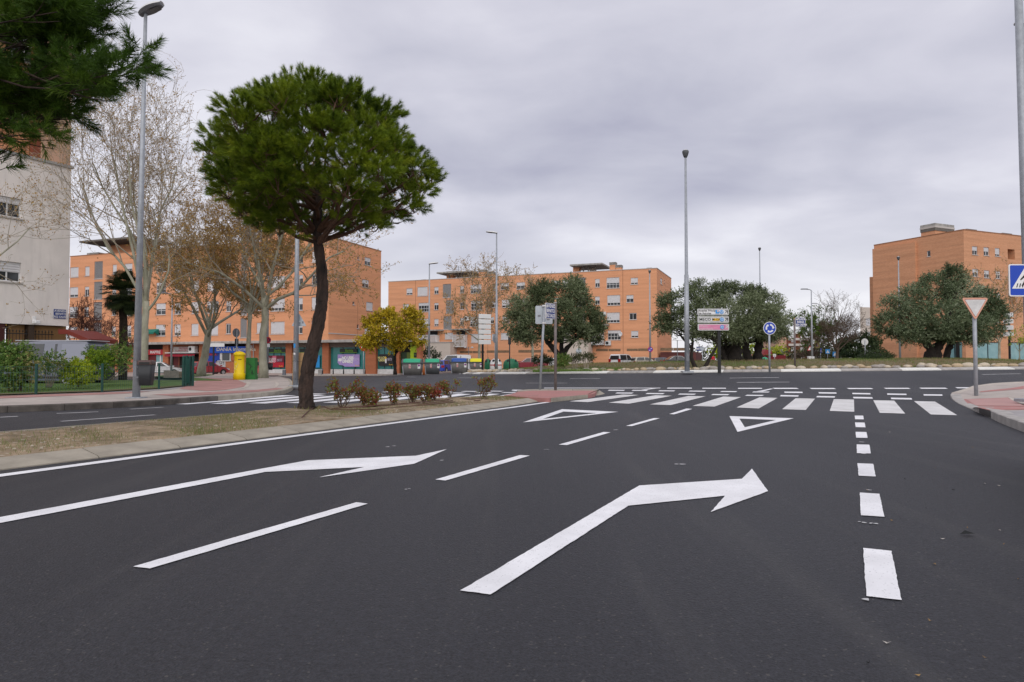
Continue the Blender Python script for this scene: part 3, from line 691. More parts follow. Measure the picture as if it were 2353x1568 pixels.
# right pavement
qd = np.array(g2(b5(1160, 630)))
def rp(x, y): return gz(x, y) + 0.02 + 0.12 * sst(2.2, 3.6, np.hypot(np.asarray(x) - qd[0], np.asarray(y) - qd[1]))
near = [b5(1010, 522), b5(1080, 575), b5(1160, 630), b5(1500, 780), b5(1760, 890), b5(1930, 980), b5(2353, 1142)]
Nk = [g2(p) for p in near]; un = np.array(Nk[-1]) - np.array(Nk[-2]); un /= np.linalg.norm(un); Nk += [tuple(np.array(Nk[-1]) + un * 4), tuple(np.array(Nk[-1]) + un * 9)]
farp = [b5(2353, 283), b5(2050, 297), b5(1750, 317), b5(1400, 368), b5(1180, 457), b5(1030, 508)]
Fk = [g2(p) for p in farp]; Fk = [(Fk[0][0] + 14, Fk[0][1] + 1.5)] + Fk
body = Nk + [(Nk[-1][0] + 12, Nk[-1][1])] + Fk
def inset(P, k):
    o = []
    for i in range(len(P)):
        a, b = np.array(P[max(i - 1, 0)]), np.array(P[min(i + 1, len(P) - 1)]); d = (b - a) / np.linalg.norm(b - a); o.append(tuple(np.array(P[i]) + np.array([-d[1], d[0]]) * k))
    return o
mb = MB(); sheet(mb, inset(Nk, -.0) + [(Nk[-1][0] + 12, Nk[-1][1])] + Fk, 0.0, 0.7, fn=rp, skirt=0.3)
pav_r = tag(mb.build('right_pavement', PAVE), kind='structure')
def kerb_block(P, parent, wd, m, step, name='kerb_stone', fn=rp, side=1):
    pts, tot = resample(P, 0.1); k = int(tot / step)
    cum = np.arange(len(pts)) * 0.1
    def at(s): return np.array([np.interp(s, cum, pts[:, 0]), np.interp(s, cum, pts[:, 1])])
    for i in range(k):
        a, b = at(i * step + .006), at((i + 1) * step - .006); d = (b - a) / np.linalg.norm(b - a); n = np.array([-d[1], d[0]]) * side
        c = (a + b) / 2; q = [a - n * .012, b - n * .012, b + n * wd, a + n * wd]
        mbk = MB(); zt = [float(fn(*p)) + .006 + R_.uniform(-.002, .003) for p in q]
        v = [(p[0] - c[0], p[1] - c[1], zg(*p) - .1) for p in q] + [(p[0] - c[0], p[1] - c[1], z - .012) for p, z in zip(q, zt)]
        q2 = [a + n * .004, b + n * .004, b + n * wd, a + n * wd]; v += [(p[0] - c[0], p[1] - c[1], z) for p, z in zip(q2, zt)]
        f = [(8, 9, 10, 11)] + [(r + j, r + (j + 1) % 4, r + 4 + (j + 1) % 4, r + 4 + j) for r in (0, 4) for j in range(4)]
        mbk.add(v, f); mbk.build(name, m, parent, loc=(c[0], c[1], 0))
kerb_block(Nk, pav_r, 0.24, KERB_G, 0.8, side=-1 if False else 1)
kerb_block(Fk[::1], pav_r, 0.2, PAVE_L, 0.8, side=1)
patch('tactile_paving', [b5(1235, 533), b5(2060, 508), b5(2150, 560), b5(2353, 650), b5(2420, 700), b5(2353, 732), b5(1720, 742), b5(1490, 688)], PAVE_P, pav_r, .006, fn=rp)
patch('red_paving', [b5(1560, 392), b5(2353, 292), b5(2353, 350), b5(1900, 385), b5(1530, 414)], PAVE_P, pav_r, .006, fn=rp)
patch('kerb_border', [b5(2060, 504), b5(2120, 510), b5(2220, 560), b5(2353, 620), b5(2353, 640), b5(2200, 580)], PAVE_L, pav_r, .012, fn=rp)
patch('grey_paving', [b5(1880, 760), b5(2353, 745), b5(2353, 880), b5(2150, 830)], PAVE_G, pav_r, .006, fn=rp)
# ribs of the tactile slab
mb = MB(); A = np.array(G(*b5(1300, 545), 0.0, rp)[:2]); B = np.array(G(*b5(2060, 520), 0.0, rp)[:2]); C = np.array(G(*b5(1500, 672), 0.0, rp)[:2])
for i in range(26):
    a = A + (B - A) * i / 26; b = a + (C - A) * .95; d = (B - A) / np.linalg.norm(B - A) * .02
    q = [a - d, a + d, b + d, b - d]; mb.add([(p[0], p[1], float(rp(*p)) + .012) for p in q], [(0, 1, 2, 3)])
mb.build('tactile_rib', mat('pale_rib', (0.46, 0.27, 0.25), 0.85), pav_r)
# storm drain mouth in the kerb
mb = MB(); a, b = np.array(g2(b5(1560, 800))), np.array(g2(b5(1770, 890))); d = (b - a) / np.linalg.norm(b - a); n = np.array([-d[1], d[0]])
q = [a - n * .03, b - n * .03, b + n * .03, a + n * .03]; prism_xy(mb, [tuple(p) for p in q], 0.008, 0.128); mb.build('storm_drain', BLACK, pav_r)

# roundabout island
mb = MB(); rr = np.r_[np.linspace(0, RI - 2, 22), np.linspace(RI - 1.6, RI - .4, 5)]; ta = np.radians(np.arange(0, 360, 2.5))
v = []
for r in rr:
    for t in ta:
        x, y = RC + r * np.array([math.cos(t), math.sin(t)]); v.append((x, y, float(mound(x, y)) - (0.02 if r > RI - .5 else 0) + 0.05 * math.sin(x * 1.7 + y * .6) * math.sin(y * 1.1) * (r < RI - 1.5)))
nt_ = len(ta); f = [(i * nt_ + j, i * nt_ + (j + 1) % nt_, (i + 1) * nt_ + (j + 1) % nt_, (i + 1) * nt_ + j) for i in range(len(rr) - 1) for j in range(nt_)]
mb.add(v, f); isle = tag(mb.build('roundabout_island', MOUND, smooth=True), kind='structure')
def proj(p):
    x, y, z = p[0], p[1], p[2] - CAM_H; f_ = y * _c + z * _s; u = -y * _s + z * _c
    return CX + FPX * x / f_, CY - FPX * u / f_
WH = [(1062, 1075), (1090, 1110), (1147, 1213), (1294, 1400), (1516, 1649), (1785, 1923), (2050, 2166), (2254, 2330)]
def ringmat(c):
    px = proj((c[0], c[1], zg(*c)))[0]; return KERB_W if any(a <= px <= b for a, b in WH) else KERB_G
aa = np.radians(np.linspace(152, 342, 150))
kerb_run([tuple(RC + RI * np.array([math.cos(a), math.sin(a)])) for a in aa], [tuple(RC + (RI - .45) * np.array([math.cos(a), math.sin(a)])) for a in aa], isle, ringmat, step=1.0, h=.16, lip=.05)
# stones behind the kerb
stone_me = []
for k in range(9):
    rg = np.random.default_rng(k); mb = MB(); ellipsoid(mb, (0, 0, 0), (1, .72, .5), 10, 6)
    vv = mb.v[0]; nn = vv / (np.linalg.norm(vv, axis=1)[:, None] + 1e-6); off = np.zeros(len(vv))
    for _ in range(5):
        d = rg.normal(size=3); d /= np.linalg.norm(d); off += 0.12 * np.maximum(0, nn @ d) ** 2 * rg.choice([-1, 1])
    mb.v[0] = vv * (1 + off)[:, None]; stone_me.append(mb.mesh('stone', STONES[k % 3], True))
ns = 0
for row, rr_, st in ((0, .75, .50), (1, 1.35, .62), (2, 1.8, 1.1)):
    a = math.radians(163)
    while a < math.radians(332) and ns < 298:
        r = RI - rr_ + R_.uniform(-.15, .15); x, y = RC + r * np.array([math.cos(a), math.sin(a)])
        s = R_.uniform(.16, .33) * (1.05 if row < 2 else .8)
        o = inst('stone', stone_me[R_.randrange(9)], isle, (x, y, float(mound(x, y)) + s * .22), R_.uniform(0, 6.3), (s, s * R_.uniform(.8, 1.1), s * R_.uniform(.75, 1.1)))
        a += st * R_.uniform(.8, 1.35) / r; ns += 1
# far pavement in front of the bank and the shops
# ------------------------------------------------------------------ buildings
class Fac:
    def __init__(s, A, B):
        s.o = np.array(A, float); s.b = np.array(B, float); s.L = np.linalg.norm(s.b - s.o); s.d = (s.b - s.o) / s.L
        s.n = np.array([s.d[1], -s.d[0]]); s.rz = math.atan2(s.d[1], s.d[0])
    def uz(s, px, py):
        r = ray(px, py); t = float(s.o @ s.n) / float(r[:2] @ s.n); p = r * t
        return float((p[:2] - s.o) @ s.d), CAM_H + p[2]
    def u(s, px): return s.uz(px, 800)[0]
    def at(s, u, y=0.0): return s.o + s.d * u - s.n * y
    def part(s, mb, name, m, bld, smooth=False):
        l = bld.location; return mb.build(name, m, bld, smooth, loc=(s.o[0] - l.x, s.o[1] - l.y, -l.z), rz=s.rz)
def wall_mesh(mb, u0, u1, z0, z1, holes, dep=0.2, mi=0):
    us = sorted({u0, u1} | {h[0] for h in holes} | {h[1] for h in holes}); zs = sorted({z0, z1} | {h[2] for h in holes} | {h[3] for h in holes})
    us = [u for u in us if u0 - 1e-6 <= u <= u1 + 1e-6]; zs = [z for z in zs if z0 - 1e-6 <= z <= z1 + 1e-6]
    for i in range(len(us) - 1):
        k = 0
        while k < len(zs) - 1:
            def hole(k):
                uc, zc_ = (us[i] + us[i + 1]) / 2, (zs[k] + zs[k + 1]) / 2
                return any(h[0] < uc < h[1] and h[2] < zc_ < h[3] for h in holes)
            if hole(k): k += 1; continue
            a = k
            while k < len(zs) - 1 and not hole(k): k += 1
            mb.add([(us[i], 0, zs[a]), (us[i + 1], 0, zs[a]), (us[i + 1], 0, zs[k]), (us[i], 0, zs[k])], [(0, 1, 2, 3)], mi)
    for a, b, c, d in holes:
        mb.add([(a, 0, c), (b, 0, c), (b, 0, d), (a, 0, d), (a, dep, c), (b, dep, c), (b, dep, d), (a, dep, d)], [(0, 1, 5, 4), (1, 2, 6, 5), (2, 3, 7, 6), (3, 0, 4, 7)], mi)
_wc = {}
def win_meshes(wd, h, kind):
    k = (wd, h, kind)
    if k in _wc: return _wc[k]
    o = []
    t = 0.055
    if kind == 'louvre':
        mb = MB(); box(mb, 0, t, .06, .14, 0, h); box(mb, wd - t, wd, .06, .14, 0, h); box(mb, t, wd - t, .06, .14, h - t, h); box(mb, t, wd - t, .06, .14, 0, t)
        o.append(('window', mb.mesh('window', LOUV)))
        mb = MB(); n = int(h / .13)
        for i in range(n):
            z = t + (h - 2 * t) * (i + .5) / n; mb.add([(t, .05, z - .045), (wd - t, .05, z - .045), (wd - t, .13, z + .045), (t, .13, z + .045)], [(0, 1, 2, 3)])
        o.append(('slat', mb.mesh('slat', LOUV)))
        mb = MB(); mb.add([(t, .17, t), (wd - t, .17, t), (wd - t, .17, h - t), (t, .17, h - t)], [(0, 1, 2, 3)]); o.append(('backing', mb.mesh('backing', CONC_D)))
        mb = MB(); box(mb, -.06, wd + .06, -.06, .12, -.08, -.004); o.append(('sill', mb.mesh('sill', COPE)))
        _wc[k] = o; return o
    mb = MB()
    box(mb, 0, t, .09, .15, 0, h); box(mb, wd - t, wd, .09, .15, 0, h); box(mb, t, wd - t, .09, .15, h - t, h); box(mb, t, wd - t, .09, .15, 0, t)
    nm = 1 if wd < 1.75 else 3
    if wd > .75:
        for i in range(nm): x = wd * (i + 1) / (nm + 1); box(mb, x - t / 2, x + t / 2, .092, .148, t, h - t)
    if wd > 1.3 and h > 1.3: box(mb, t, wd - t, .088, .146, h * .36 - t / 2, h * .36 + t / 2)
    o.append(('window', mb.mesh('window', FRAMEW)))
    mb = MB(); mb.add([(t, .125, t), (wd - t, .125, t), (wd - t, .125, h - t), (t, .125, h - t)], [(0, 1, 2, 3)]); o.append(('pane', mb.mesh('pane', PANE)))
    cov = {'closed': .95, 'half': .52, 'third': .32, 'open': .10, 'most': .76}[kind]
    mb = MB(); n = max(1, int(h * cov / .11)); zt, zb = h - .01, h * (1 - cov)
    for i in range(n):
        z1_, z0_ = zt - (zt - zb) * i / n, zt - (zt - zb) * (i + 1) / n
        mb.add([(.03, .078, z0_), (wd - .03, .078, z0_), (wd - .03, .060, (z0_ + z1_) / 2), (.03, .060, (z0_ + z1_) / 2), (wd - .03, .078, z1_), (.03, .078, z1_)], [(0, 1, 2, 3), (3, 2, 4, 5)])
    o.append(('shutter', mb.mesh('shutter', SHUT)))
    mb = MB(); box(mb, -.07, wd + .07, -.07, .10, -.07, -.003); o.append(('sill', mb.mesh('sill', COPE)))
    _wc[k] = o; return o
def add_windows(fac, bld, rects, depth0=0.0):
    """rects: (u0,u1,z0,z1,kind). returns holes"""
    hs = []
    for u0, u1, z0, z1, kind in rects:
        wd, h = max(.4, round((u1 - u0) * 10) / 10), max(.4, round((z1 - z0) * 10) / 10)
        uc, zc_ = (u0 + u1) / 2, (z0 + z1) / 2; a, b = uc - wd / 2, zc_ - h / 2
        hs.append((a, a + wd, b, b + h))
        p = fac.at(a, depth0); ms = win_meshes(wd, h, kind)
        o = inst('window', ms[0][1], bld, (p[0] - bld.location.x, p[1] - bld.location.y, b - bld.location.z), fac.rz)
        for nm, me in ms[1:]: inst(nm, me, o)
    return hs
def pick(): return R_.choice(['closed', 'closed', 'half', 'most', 'third', 'half', 'open'])
def core(bld, poly, z0, z1, m=ROOF):
    l = bld.location; mb = MB(); prism_xy(mb, [(x - l.x, y - l.y) for x, y in poly], z0, z1); return mb.build('roof', m, bld)
def rough_lathe_sat(parent, loc, rz):
    mb = MB(); lathe(mb, [(.02, 0), (.2, .03), (.36, .10), (.38, .11), (.36, .12), (.2, .06), (.02, .03)], 16)
    o = mb.build('satellite_dish', WHITE, parent, True, loc=loc); o.rotation_euler = (PI / 2, 0, rz); return o

# ---- building with the bank
FA = Fac((-61.9, 95.3), (-21.54, 80.0)); perpA = np.array([.354, .935])
endA = FA.b + perpA * 11.5
FS = Fac(FA.b, endA)
bank = thing('apartment_block', 'orange brick apartment block with shops and a teal-glazed bank on its ground floor', 'building', (-21.54, 80.0, 0))
ztop = V(754, 544.5, 80.0)[2]; zcan = V(754, 782, 80.0)[2]
zg0 = -0.9
rows = []
ref = {c: None for c in range(4)}
rects = []
cols = [(167, 20, 'w'), (197, 11, 's'), (223, 19, 'l'), (260, 10, 's'), (292, 18, 'w'), (331, 12, 's'), (368, 22, 'w'), (407, 15, 'm'), (447, 16, 'm'), (487, 27, 'w'), (524, 12, 's'), (559, 15, 'l'), (594, 10, 's'), (637, 33, 'w'), (686, 17, 'm'), (722, 14, 'm')]
fl = (ztop - zcan - 1.0) / 4
for px, wpx, k in cols:
    uc = FA.u(px); hw = abs(FA.u(px + wpx / 2) - FA.u(px - wpx / 2)) / 2
    for r in range(4):
        zb = zcan + .75 + r * fl + .05
        if k == 'l': rects.append((uc - hw, uc + hw, zb - .35, zb + 2.05, 'louvre'))
        elif k == 's': rects.append((uc - hw, uc + hw, zb + .15, zb + 1.45, pick()))
        else: rects.append((uc - hw, uc + hw, zb + .05, zb + 1.5, pick()))
hA = add_windows(FA, bank, rects)
mb = MB(); wall_mesh(mb, 0, FA.L, zcan, ztop, hA); FA.part(mb, 'wall', ORANGE, bank)
rects = []
for a, b, c, d in ((821, 826.5, 589.6, 598), (838, 852.6, 590.5, 612), (810.4, 815.6, 640, 649), (832.5, 848, 641.6, 662.6), (810, 815.4, 692.7, 701.7), (842, 857, 694, 715), (820, 825.4, 746, 755.6), (838, 853, 747, 768)):
    u0, z1 = FS.uz(a, c); u1, z0 = FS.uz(b, d); rects.append((u0, u1, z0, z1, 'closed' if b - a > 10 and c > 600 and c != 641.6 else ('half' if b - a > 10 else 'open')))
hS = add_windows(FS, bank, rects)
mb = MB(); wall_mesh(mb, 0, FS.L, zcan, ztop, hS); FS.part(mb, 'wall', ORANGE, bank)
u0, z0 = FS.uz(755, 766); mb = MB(); box(mb, .02, FS.L, -.05, -.004, z0 - .06, z0 + .06); FS.part(mb, 'string_course', COPE, bank)
u_ = FS.u(821.5); mb = MB(); box(mb, u_ - .02, u_ + .02, -.012, -.003, zcan + .3, ztop); FS.part(mb, 'joint', mat('joint_shadow_gap', (.25, .1, .05), .9), bank)
backA = [tuple(FA.o + .25 * np.array([.935, .354])), tuple(FA.b - np.array([.3, -.25])), tuple(endA - np.array([.3, 0])), tuple(FA.o + perpA * 11.5)]
core(bank, [tuple(FA.o + perpA * .22 + FA.d * .05), tuple(FA.b + perpA * .22 - FA.d * .22), tuple(endA - FA.d * .22), tuple(FA.o + perpA * 11.5)], zcan - .2, ztop - .35)
for F_ in (FA, FS):
    mb = MB(); box(mb, -.04, F_.L + .04, -.05, .25, ztop, ztop + .09); F_.part(mb, 'coping', mat('brick_coping', (.33, .16, .09), .85) if F_ is FA else bpy.data.materials['brick_coping'], bank)
# stair cabin and flat canopy on the roof
mb = MB(); ua = FA.u(213); box(mb, ua, ua + 6.5, 2.5, 5, ztop, ztop + 1.7); FA.part(mb, 'roof_cabin', ORANGE, bank); mb = MB(); box(mb, FA.u(560), FA.u(560) + 5, 3, 6, ztop, ztop + 2.2); FA.part(mb, 'roof_cabin', ORANGE, bank)
mb = MB(); box(mb, ua - 2.2, ua + 8.5, -.6, 5.5, ztop + 1.72, ztop + 1.95); FA.part(mb, 'roof_canopy', CONC_D, bank)
mb = MB(); box(mb, FA.u(180), FA.u(180) + 2.2, 1, 2, ztop + .1, ztop + .55); FA.part(mb, 'chimney', CONC, bank)
# ground floor
uE = FA.u(966.5)
mb = MB(); bbox(mb, -.5, uE + .3, -1.05, 1.2, zcan - .30, zcan, .05); FA.part(mb, 'canopy', CONC, bank)
pE = FA.at(uE - .05, .6); vE = pE / np.linalg.norm(pE) * 8
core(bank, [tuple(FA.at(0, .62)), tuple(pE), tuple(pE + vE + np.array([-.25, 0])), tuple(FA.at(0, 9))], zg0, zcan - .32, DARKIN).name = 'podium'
def pier(a, b, m=PIER, y0=-.05, name='pier', z1=None):
    mb = MB(); box(mb, FA.u(a), FA.u(b), y0, .58, zg0, zcan - .31 if z1 is None else z1); FA.part(mb, name, m, bank)
for a, b in ((155, 334), (375, 388), (458, 471), (565, 608), (657, 671), (741, 755.7), (840, 864), (910.5, 918), (958, 966.5)): pier(a, b)
def panel(px0, px1, py0, py1, y0, y1, m, name, fac=FA, parent=None):
    mb = MB(); a, zt = fac.uz(px0, py0); b, zb = fac.uz(px1, py1)
    box(mb, a, b, y0, y1, zb, zt); return fac.part(mb, name, m, parent or bank)
def panel_text(s, px, py, size, y, m, par, align='CENTER', bold=0.0, sx=1.0):
    v, f = text_geo(s, size, align, bold, sx); u, z = FA.uz(px, py); mb = MB(); mb.add(v + np.array([u, y, z]), f)
    o = FA.part(mb, 'lettering', m, bank); o.parent = par; o.location = (0, 0, 0); o.rotation_euler = (0, 0, 0); return o
DGREEN = mat('dark_bank_sign', (.012, .022, .018), .4)
LIMEINK = mat('lime_letter', (.12, .32, .01), .5)
for i, (a, b) in enumerate(((608, 657), (671, 741), (755.7, 840), (864, 910.5))):
    panel(a, b, 786.8, 797.6, .12, .5, SHUTB, 'roller_box')
    panel(a, b, 798, 848.6, .40, .44, PANE_T, 'shop_window')
    for k in (1, 2):
        x = a + (b - a) * k / 3; panel(x - .4, x + .4, 798, 848.6, .36, .399, BLACK, 'mullion')
    panel(a, b, 848.8, 870, .30, .57, WHITE_D, 'plinth')
    if i != 3:
        c = (634, 706, 798.5)[i]; s = panel(c - 19.5, c + 19.5, 801.5, 811, .16, .30, DGREEN, 'shop_sign')
        panel_text('Bankia', c + 2, 806, .42, .155, LIMEINK, s, bold=.004)
        mb = MB(); u0, z0 = FA.uz(c - 19.5, 811); u1, _ = FA.uz(c + 19.5, 811); box(mb, u0, u1, .15, .158, z0, z0 + .05); o = FA.part(mb, 'sign_edge', LIMEINK, bank); o.parent = s; o.location = (0, 0, 0); o.rotation_euler = (0, 0, 0)
pier(918, 932, mat('dark_green_door', (.015, .035, .012), .5), .25, 'door', FA.uz(925, 810)[1]); pier(932, 941, mat('olive_door_panel', (.10, .13, .02), .5), .27, 'door', FA.uz(925, 810)[1])
pier(941, 958, mat('lime_panel', (.33, .47, .01), .45), .2, 'lime_panel')
o = panel(949.5, 956, 810.5, 821.5, .14, .19, BLACK, 'shop_sign'); panel_text('a', 952.6, 814.5, .4, .135, LIMEINK, o); 
# shops to the left
s = panel(334, 375, 804, 815.5, .05, .3, RED, 'shop_sign'); panel_text('MAPFRE', 356, 809.8, .52, .045, WHITE, s, bold=.012)
panel(334, 375, 785, 804, .45, .5, DARKIN, 'shop_recess'); panel(336, 352, 815.8, 862, .4, .5, mat('dark_red_door', (.13, .012, .015), .5), 'door'); panel(353, 374.5, 816, 862, .42, .47, PANE_A, 'shop_window'); panel(362, 364, 816, 862, .37, .415, FRAMEW, 'mullion')
s = panel(397, 437, 797.5, 809, .08, .3, mat('pale_sign_board', (.42, .40, .38), .6), 'shop_sign')
REDI = mat('red_letter', (.36, .03, .05), .5)
panel_text('FRUTERIA', 420, 801, .34, .075, REDI, s, bold=.006); panel_text('EL JARDÍN DE CASA', 420, 806, .30, .075, REDI, s, bold=.006)
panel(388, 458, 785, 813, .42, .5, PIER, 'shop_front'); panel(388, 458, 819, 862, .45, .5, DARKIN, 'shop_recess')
panel(394, 404, 818, 862, .36, .44, mat('maroon_door', (.10, .012, .012), .5), 'door'); panel(404.5, 407, 818, 862, .35, .44, mat('brown_post', (.18, .05, .025), .6), 'door_frame')
panel(428, 458, 848, 866, .05, .44, WHITE_D, 'shop_counter')
mb = MB(); u0, z0 = FA.uz(389, 819); u1, z1 = FA.uz(458, 813); mb.add([(u0, .3, z1 + .05), (u1, .3, z1 + .05), (u1, -.75, z0 + .22), (u0, -.75, z0 + .22), (u0, -.75, z0 - .05), (u1, -.75, z0 - .05)], [(0, 1, 2, 3), (3, 2, 5, 4)]); FA.part(mb, 'awning', mat('crimson_awning', (.26, .01, .025), .8), bank)
mb = MB(); box(mb, u0, u1, -.72, .2, z1 + .06, z1 + .16); FA.part(mb, 'awning_rail', WHITE_D, bank)
mb = MB(); u0, z0 = FA.uz(438, 810); u1, z1 = FA.uz(452.5, 795.5); bbox(mb, u0, u1, -.4, .2, z0, z1, .03); ac = FA.part(mb, 'air_conditioner', WHITE_D, bank)
mb = MB(); lathe(mb, [(.02, .01), (.22, .01), (.22, .0), (.02, .0)], 14, (0, 0, 0)); o = mb.build('fan', INK, ac); o.location = (u0 + .32, -.402, (z0 + z1) / 2); o.rotation_euler = (PI / 2, 0, 0)
BLUEW = mat('shop_blue', (.012, .05, .33), .5, var=.1, vs=3)
s = panel(471, 565, 797, 811, -.06, .3, mat('shop_bright_blue', (.008, .085, .50), .5), 'shop_sign'); panel_text('DANÍA Informática', 498, 803.5, .62, -.065, mat('cream_letter', (.62, .58, .46), .5), s, 'LEFT', .012, 1.25)
panel(471, 503, 811, 860, .10, .5, BLUEW, 'shop_front'); o = panel(475, 500, 812.5, 817.5, .06, .1, mat('dark_sign', (.05, .03, .12), .6), 'shop_sign'); panel_text('TIENDA', 487, 815, .36, .055, RED, o, bold=.01)
panel(503, 565, 811, 829.5, .2, .5, PIER, 'shop_front'); panel(503.5, 508.5, 811, 829, .12, .19, WHITE_D, 'window_frame'); panel(509, 526, 811, 829, .14, .19, PANE, 'shop_window'); panel(526.3, 528, 811, 829, .12, .19, WHITE_D, 'window_frame')
panel(500, 530, 829, 830.6, -.05, .2, WHITE_D, 'sill'); panel(495, 565, 830.8, 872, .05, .5, PIER, 'shop_front')
g_ = panel(495.8, 517.5, 831.5, 851.5, .02, .045, mat('grey_panel', (.42, .42, .43), .7), 'wall_panel')
mb = MB(); rg = np.random.default_rng(5); u0, z0 = FA.uz(506, 842)
for k in range(9):
    c = np.array([u0 + rg.uniform(-.75, .75), .008, z0 + rg.uniform(-.7, .6)]); t = np.linspace(0, rg.uniform(3, 6), 14); r = rg.uniform(.10, .28)
    P = c + np.c_[r * np.cos(t) * .6 + t * .03, 0 * t, r * np.sin(t) * 1.1]; tube(mb, P, .022, 4)
o = FA.part(mb, 'graffiti', INK, bank); o.parent = g_; o.location = (0, 0, 0); o.rotation_euler = (0, 0, 0)
panel(568, 581, 794, 801, -.12, -.06, LOUV, 'vent_box')
mb = MB(); u0, z0 = FA.uz(386.5, 764); tube(mb, [(FA.u(584), -.12, zg0 + .6), (FA.u(584), -.12, zcan - .35)], .06, 6); FA.part(mb, 'downpipe', LOUV, bank)
# green awning over one window
mb = MB(); u0, z1 = FA.uz(339.5, 757); u1, z0 = FA.uz(365, 766); mb.add([(u0, -.02, z1), (u1, -.02, z1), (u1, -.8, z0 + .1), (u0, -.8, z0 + .1), (u1, -.8, z0 - .12), (u0, -.8, z0 - .12), (u0, -.02, z0 - .25), (u1, -.02, z0 - .25)], [(0, 1, 2, 3), (3, 2, 4, 5), (0, 3, 6), (1, 7, 2)]); FA.part(mb, 'window_awning', mat('green_awning', (.01, .16, .12), .8), bank)
# posters stand in front of the bank windows
def poster(px0, px1, py0, py1, m, label, torn=False, tint2=None):
    u0, z1 = FA.uz(px0, py0); u1, z0 = FA.uz(px1, py1); p = FA.at(u0, .22)
    t = thing('poster', label, 'poster', (p[0], p[1], z0), FA.rz, 'posters in the bank windows'); W_, H_ = u1 - u0, z1 - z0
    pl = [(0, H_), (0, .34 * H_ if torn else 0)] + ([(.08 * W_, .14 * H_), (.24 * W_, .10 * H_), (.34 * W_, 0)] if torn else []) + [(W_, 0), (W_, H_)]
    mb = MB(); prism_xz(mb, pl, -.03, .03); mb.build('board', m, t); return t, W_, H_
t, W_, H_ = poster(773.7, 823.7, 814.8, 843, mat('violet_print', (.36, .27, .56), .5, var=.08, vs=.8), 'lilac poster with its lower left corner torn off in a bank window', True)
mb = MB(); rg = np.random.default_rng(3)
for k in range(70):
    c = (W_ * rg.beta(1.5, 2.4), -.032, H_ * rg.uniform(.22, .95)); s_ = rg.uniform(.03, .12); a = rg.uniform(0, 3)
    mb.add([(c[0] + s_ * math.cos(a + j * 2.1) * .8, -.033 - .0001 * k, c[2] + s_ * math.sin(a + j * 2.1)) for j in range(3)], [(0, 1, 2)], int(rg.integers(0, 3)))
mb.build('print', [mat('print_pink', (.55, .16, .25), .5), mat('print_navy', (.06, .04, .22), .5), mat('print_white', (.6, .55, .62), .5)], t)
lettering(t, 'NO USES\nDINERO', .46, W_ * .47, -.045, H_ * .56, WHITE, bold=.03, sx=.85)
mb = MB(); prism_xz(mb, rrect(W_ * .16, H_ * .24, .03, W_ * .11, H_ * .56), -.045, -.031); mb.build('print', WHITE, t)
PALE = mat('pale_print', (.62, .56, .70), .5)
for k in range(3): lettering(t, 'paga con tu movil', .17, W_ * .78, -.034, H_ * (.68 - .075 * k), PALE)
lettering(t, 'Bankia', .22, W_ * .9, -.034, H_ * .1, YEL)
t, W_, H_ = poster(869, 900.3, 814.4, 841, mat('black_print', (.02, .017, .018), .5), 'black poster with yellow lettering in the bank window by the thin tree')
lettering(t, 'NI LOS\nUSOS', .34, W_ * .2, -.036, H_ * .58, YEL_P, bold=.015); mb = MB(); prism_xz(mb, rrect(W_ * .10, H_ * .52, .03, W_ * .50, H_ * .5), -.036, -.031); mb.build('print', WHITE, t)
mb = MB(); prism_xz(mb, rrect(W_ * .10, H_ * .16, .03, W_ * .50, H_ * .68), -.041, -.0365); mb.build('print', YEL, t)
for k in range(3): lettering(t, 'paga con', .16, W_ * .78, -.034, H_ * (.66 - .08 * k), PALE)
lettering(t, 'Bankia', .2, W_ * .88, -.034, H_ * .1, YEL)
t, W_, H_ = poster(604, 650, 817.5, 844.6, mat('crimson_print', (.13, .008, .022), .5), 'crimson and red poster in the bank window behind the pale tree trunk')
mb = MB(); box(mb, 0.01, W_ - .01, -.036, -.031, .01, H_ * .42); mb.build('print', mat('print_red', (.42, .012, .03), .5), t)
mb = MB(); box(mb, W_ * .42, W_ * .62, -.035, -.031, H_ * .44, H_ * .97); mb.build('print', mat('print_rose', (.50, .10, .17), .5), t)
lettering(t, 'NO USES\nDINERO', .36, W_ * .36, -.04, H_ * .6, WHITE_D, bold=.008)
for k in range(3): lettering(t, 'paga con tu', .16, W_ * .78, -.037, H_ * (.70 - .075 * k), PALE)
lettering(t, 'Bankia', .22, W_ * .85, -.040, H_ * .11, YEL)
t, W_, H_ = poster(690, 732, 817, 845, mat('sky_blue_print', (.02, .26, .60), .5), 'sky blue poster in a bank window half hidden by the pine trunk')
# pavement in front of the bank and shops
kp = [(300, 871), (420, 868.5), (560, 866.3), (640, 865), (760, 864.2), (850, 863.5), (926, 862.5), (990, 860.5)]
kk = [g2(p) for p in kp]
mb = MB(); sheet(mb, kk + [tuple(FA.at(uE + 4, 6)), tuple(FA.at(uE, 2)), tuple(FA.at(uE, 1.2)), tuple(FA.at(0, 1.2)), tuple(FA.at(0, -16))], .14, 2.5, skirt=.3)
far_pav = tag(mb.build('far_pavement', mat('far_paving', (.36, .285, .25), .9, var=.12, vs=.4)), kind='structure')
kerb_block(kk[3:], far_pav, .25, PAVE_L, 1.6, fn=lambda x, y: gz(x, y) + .145)

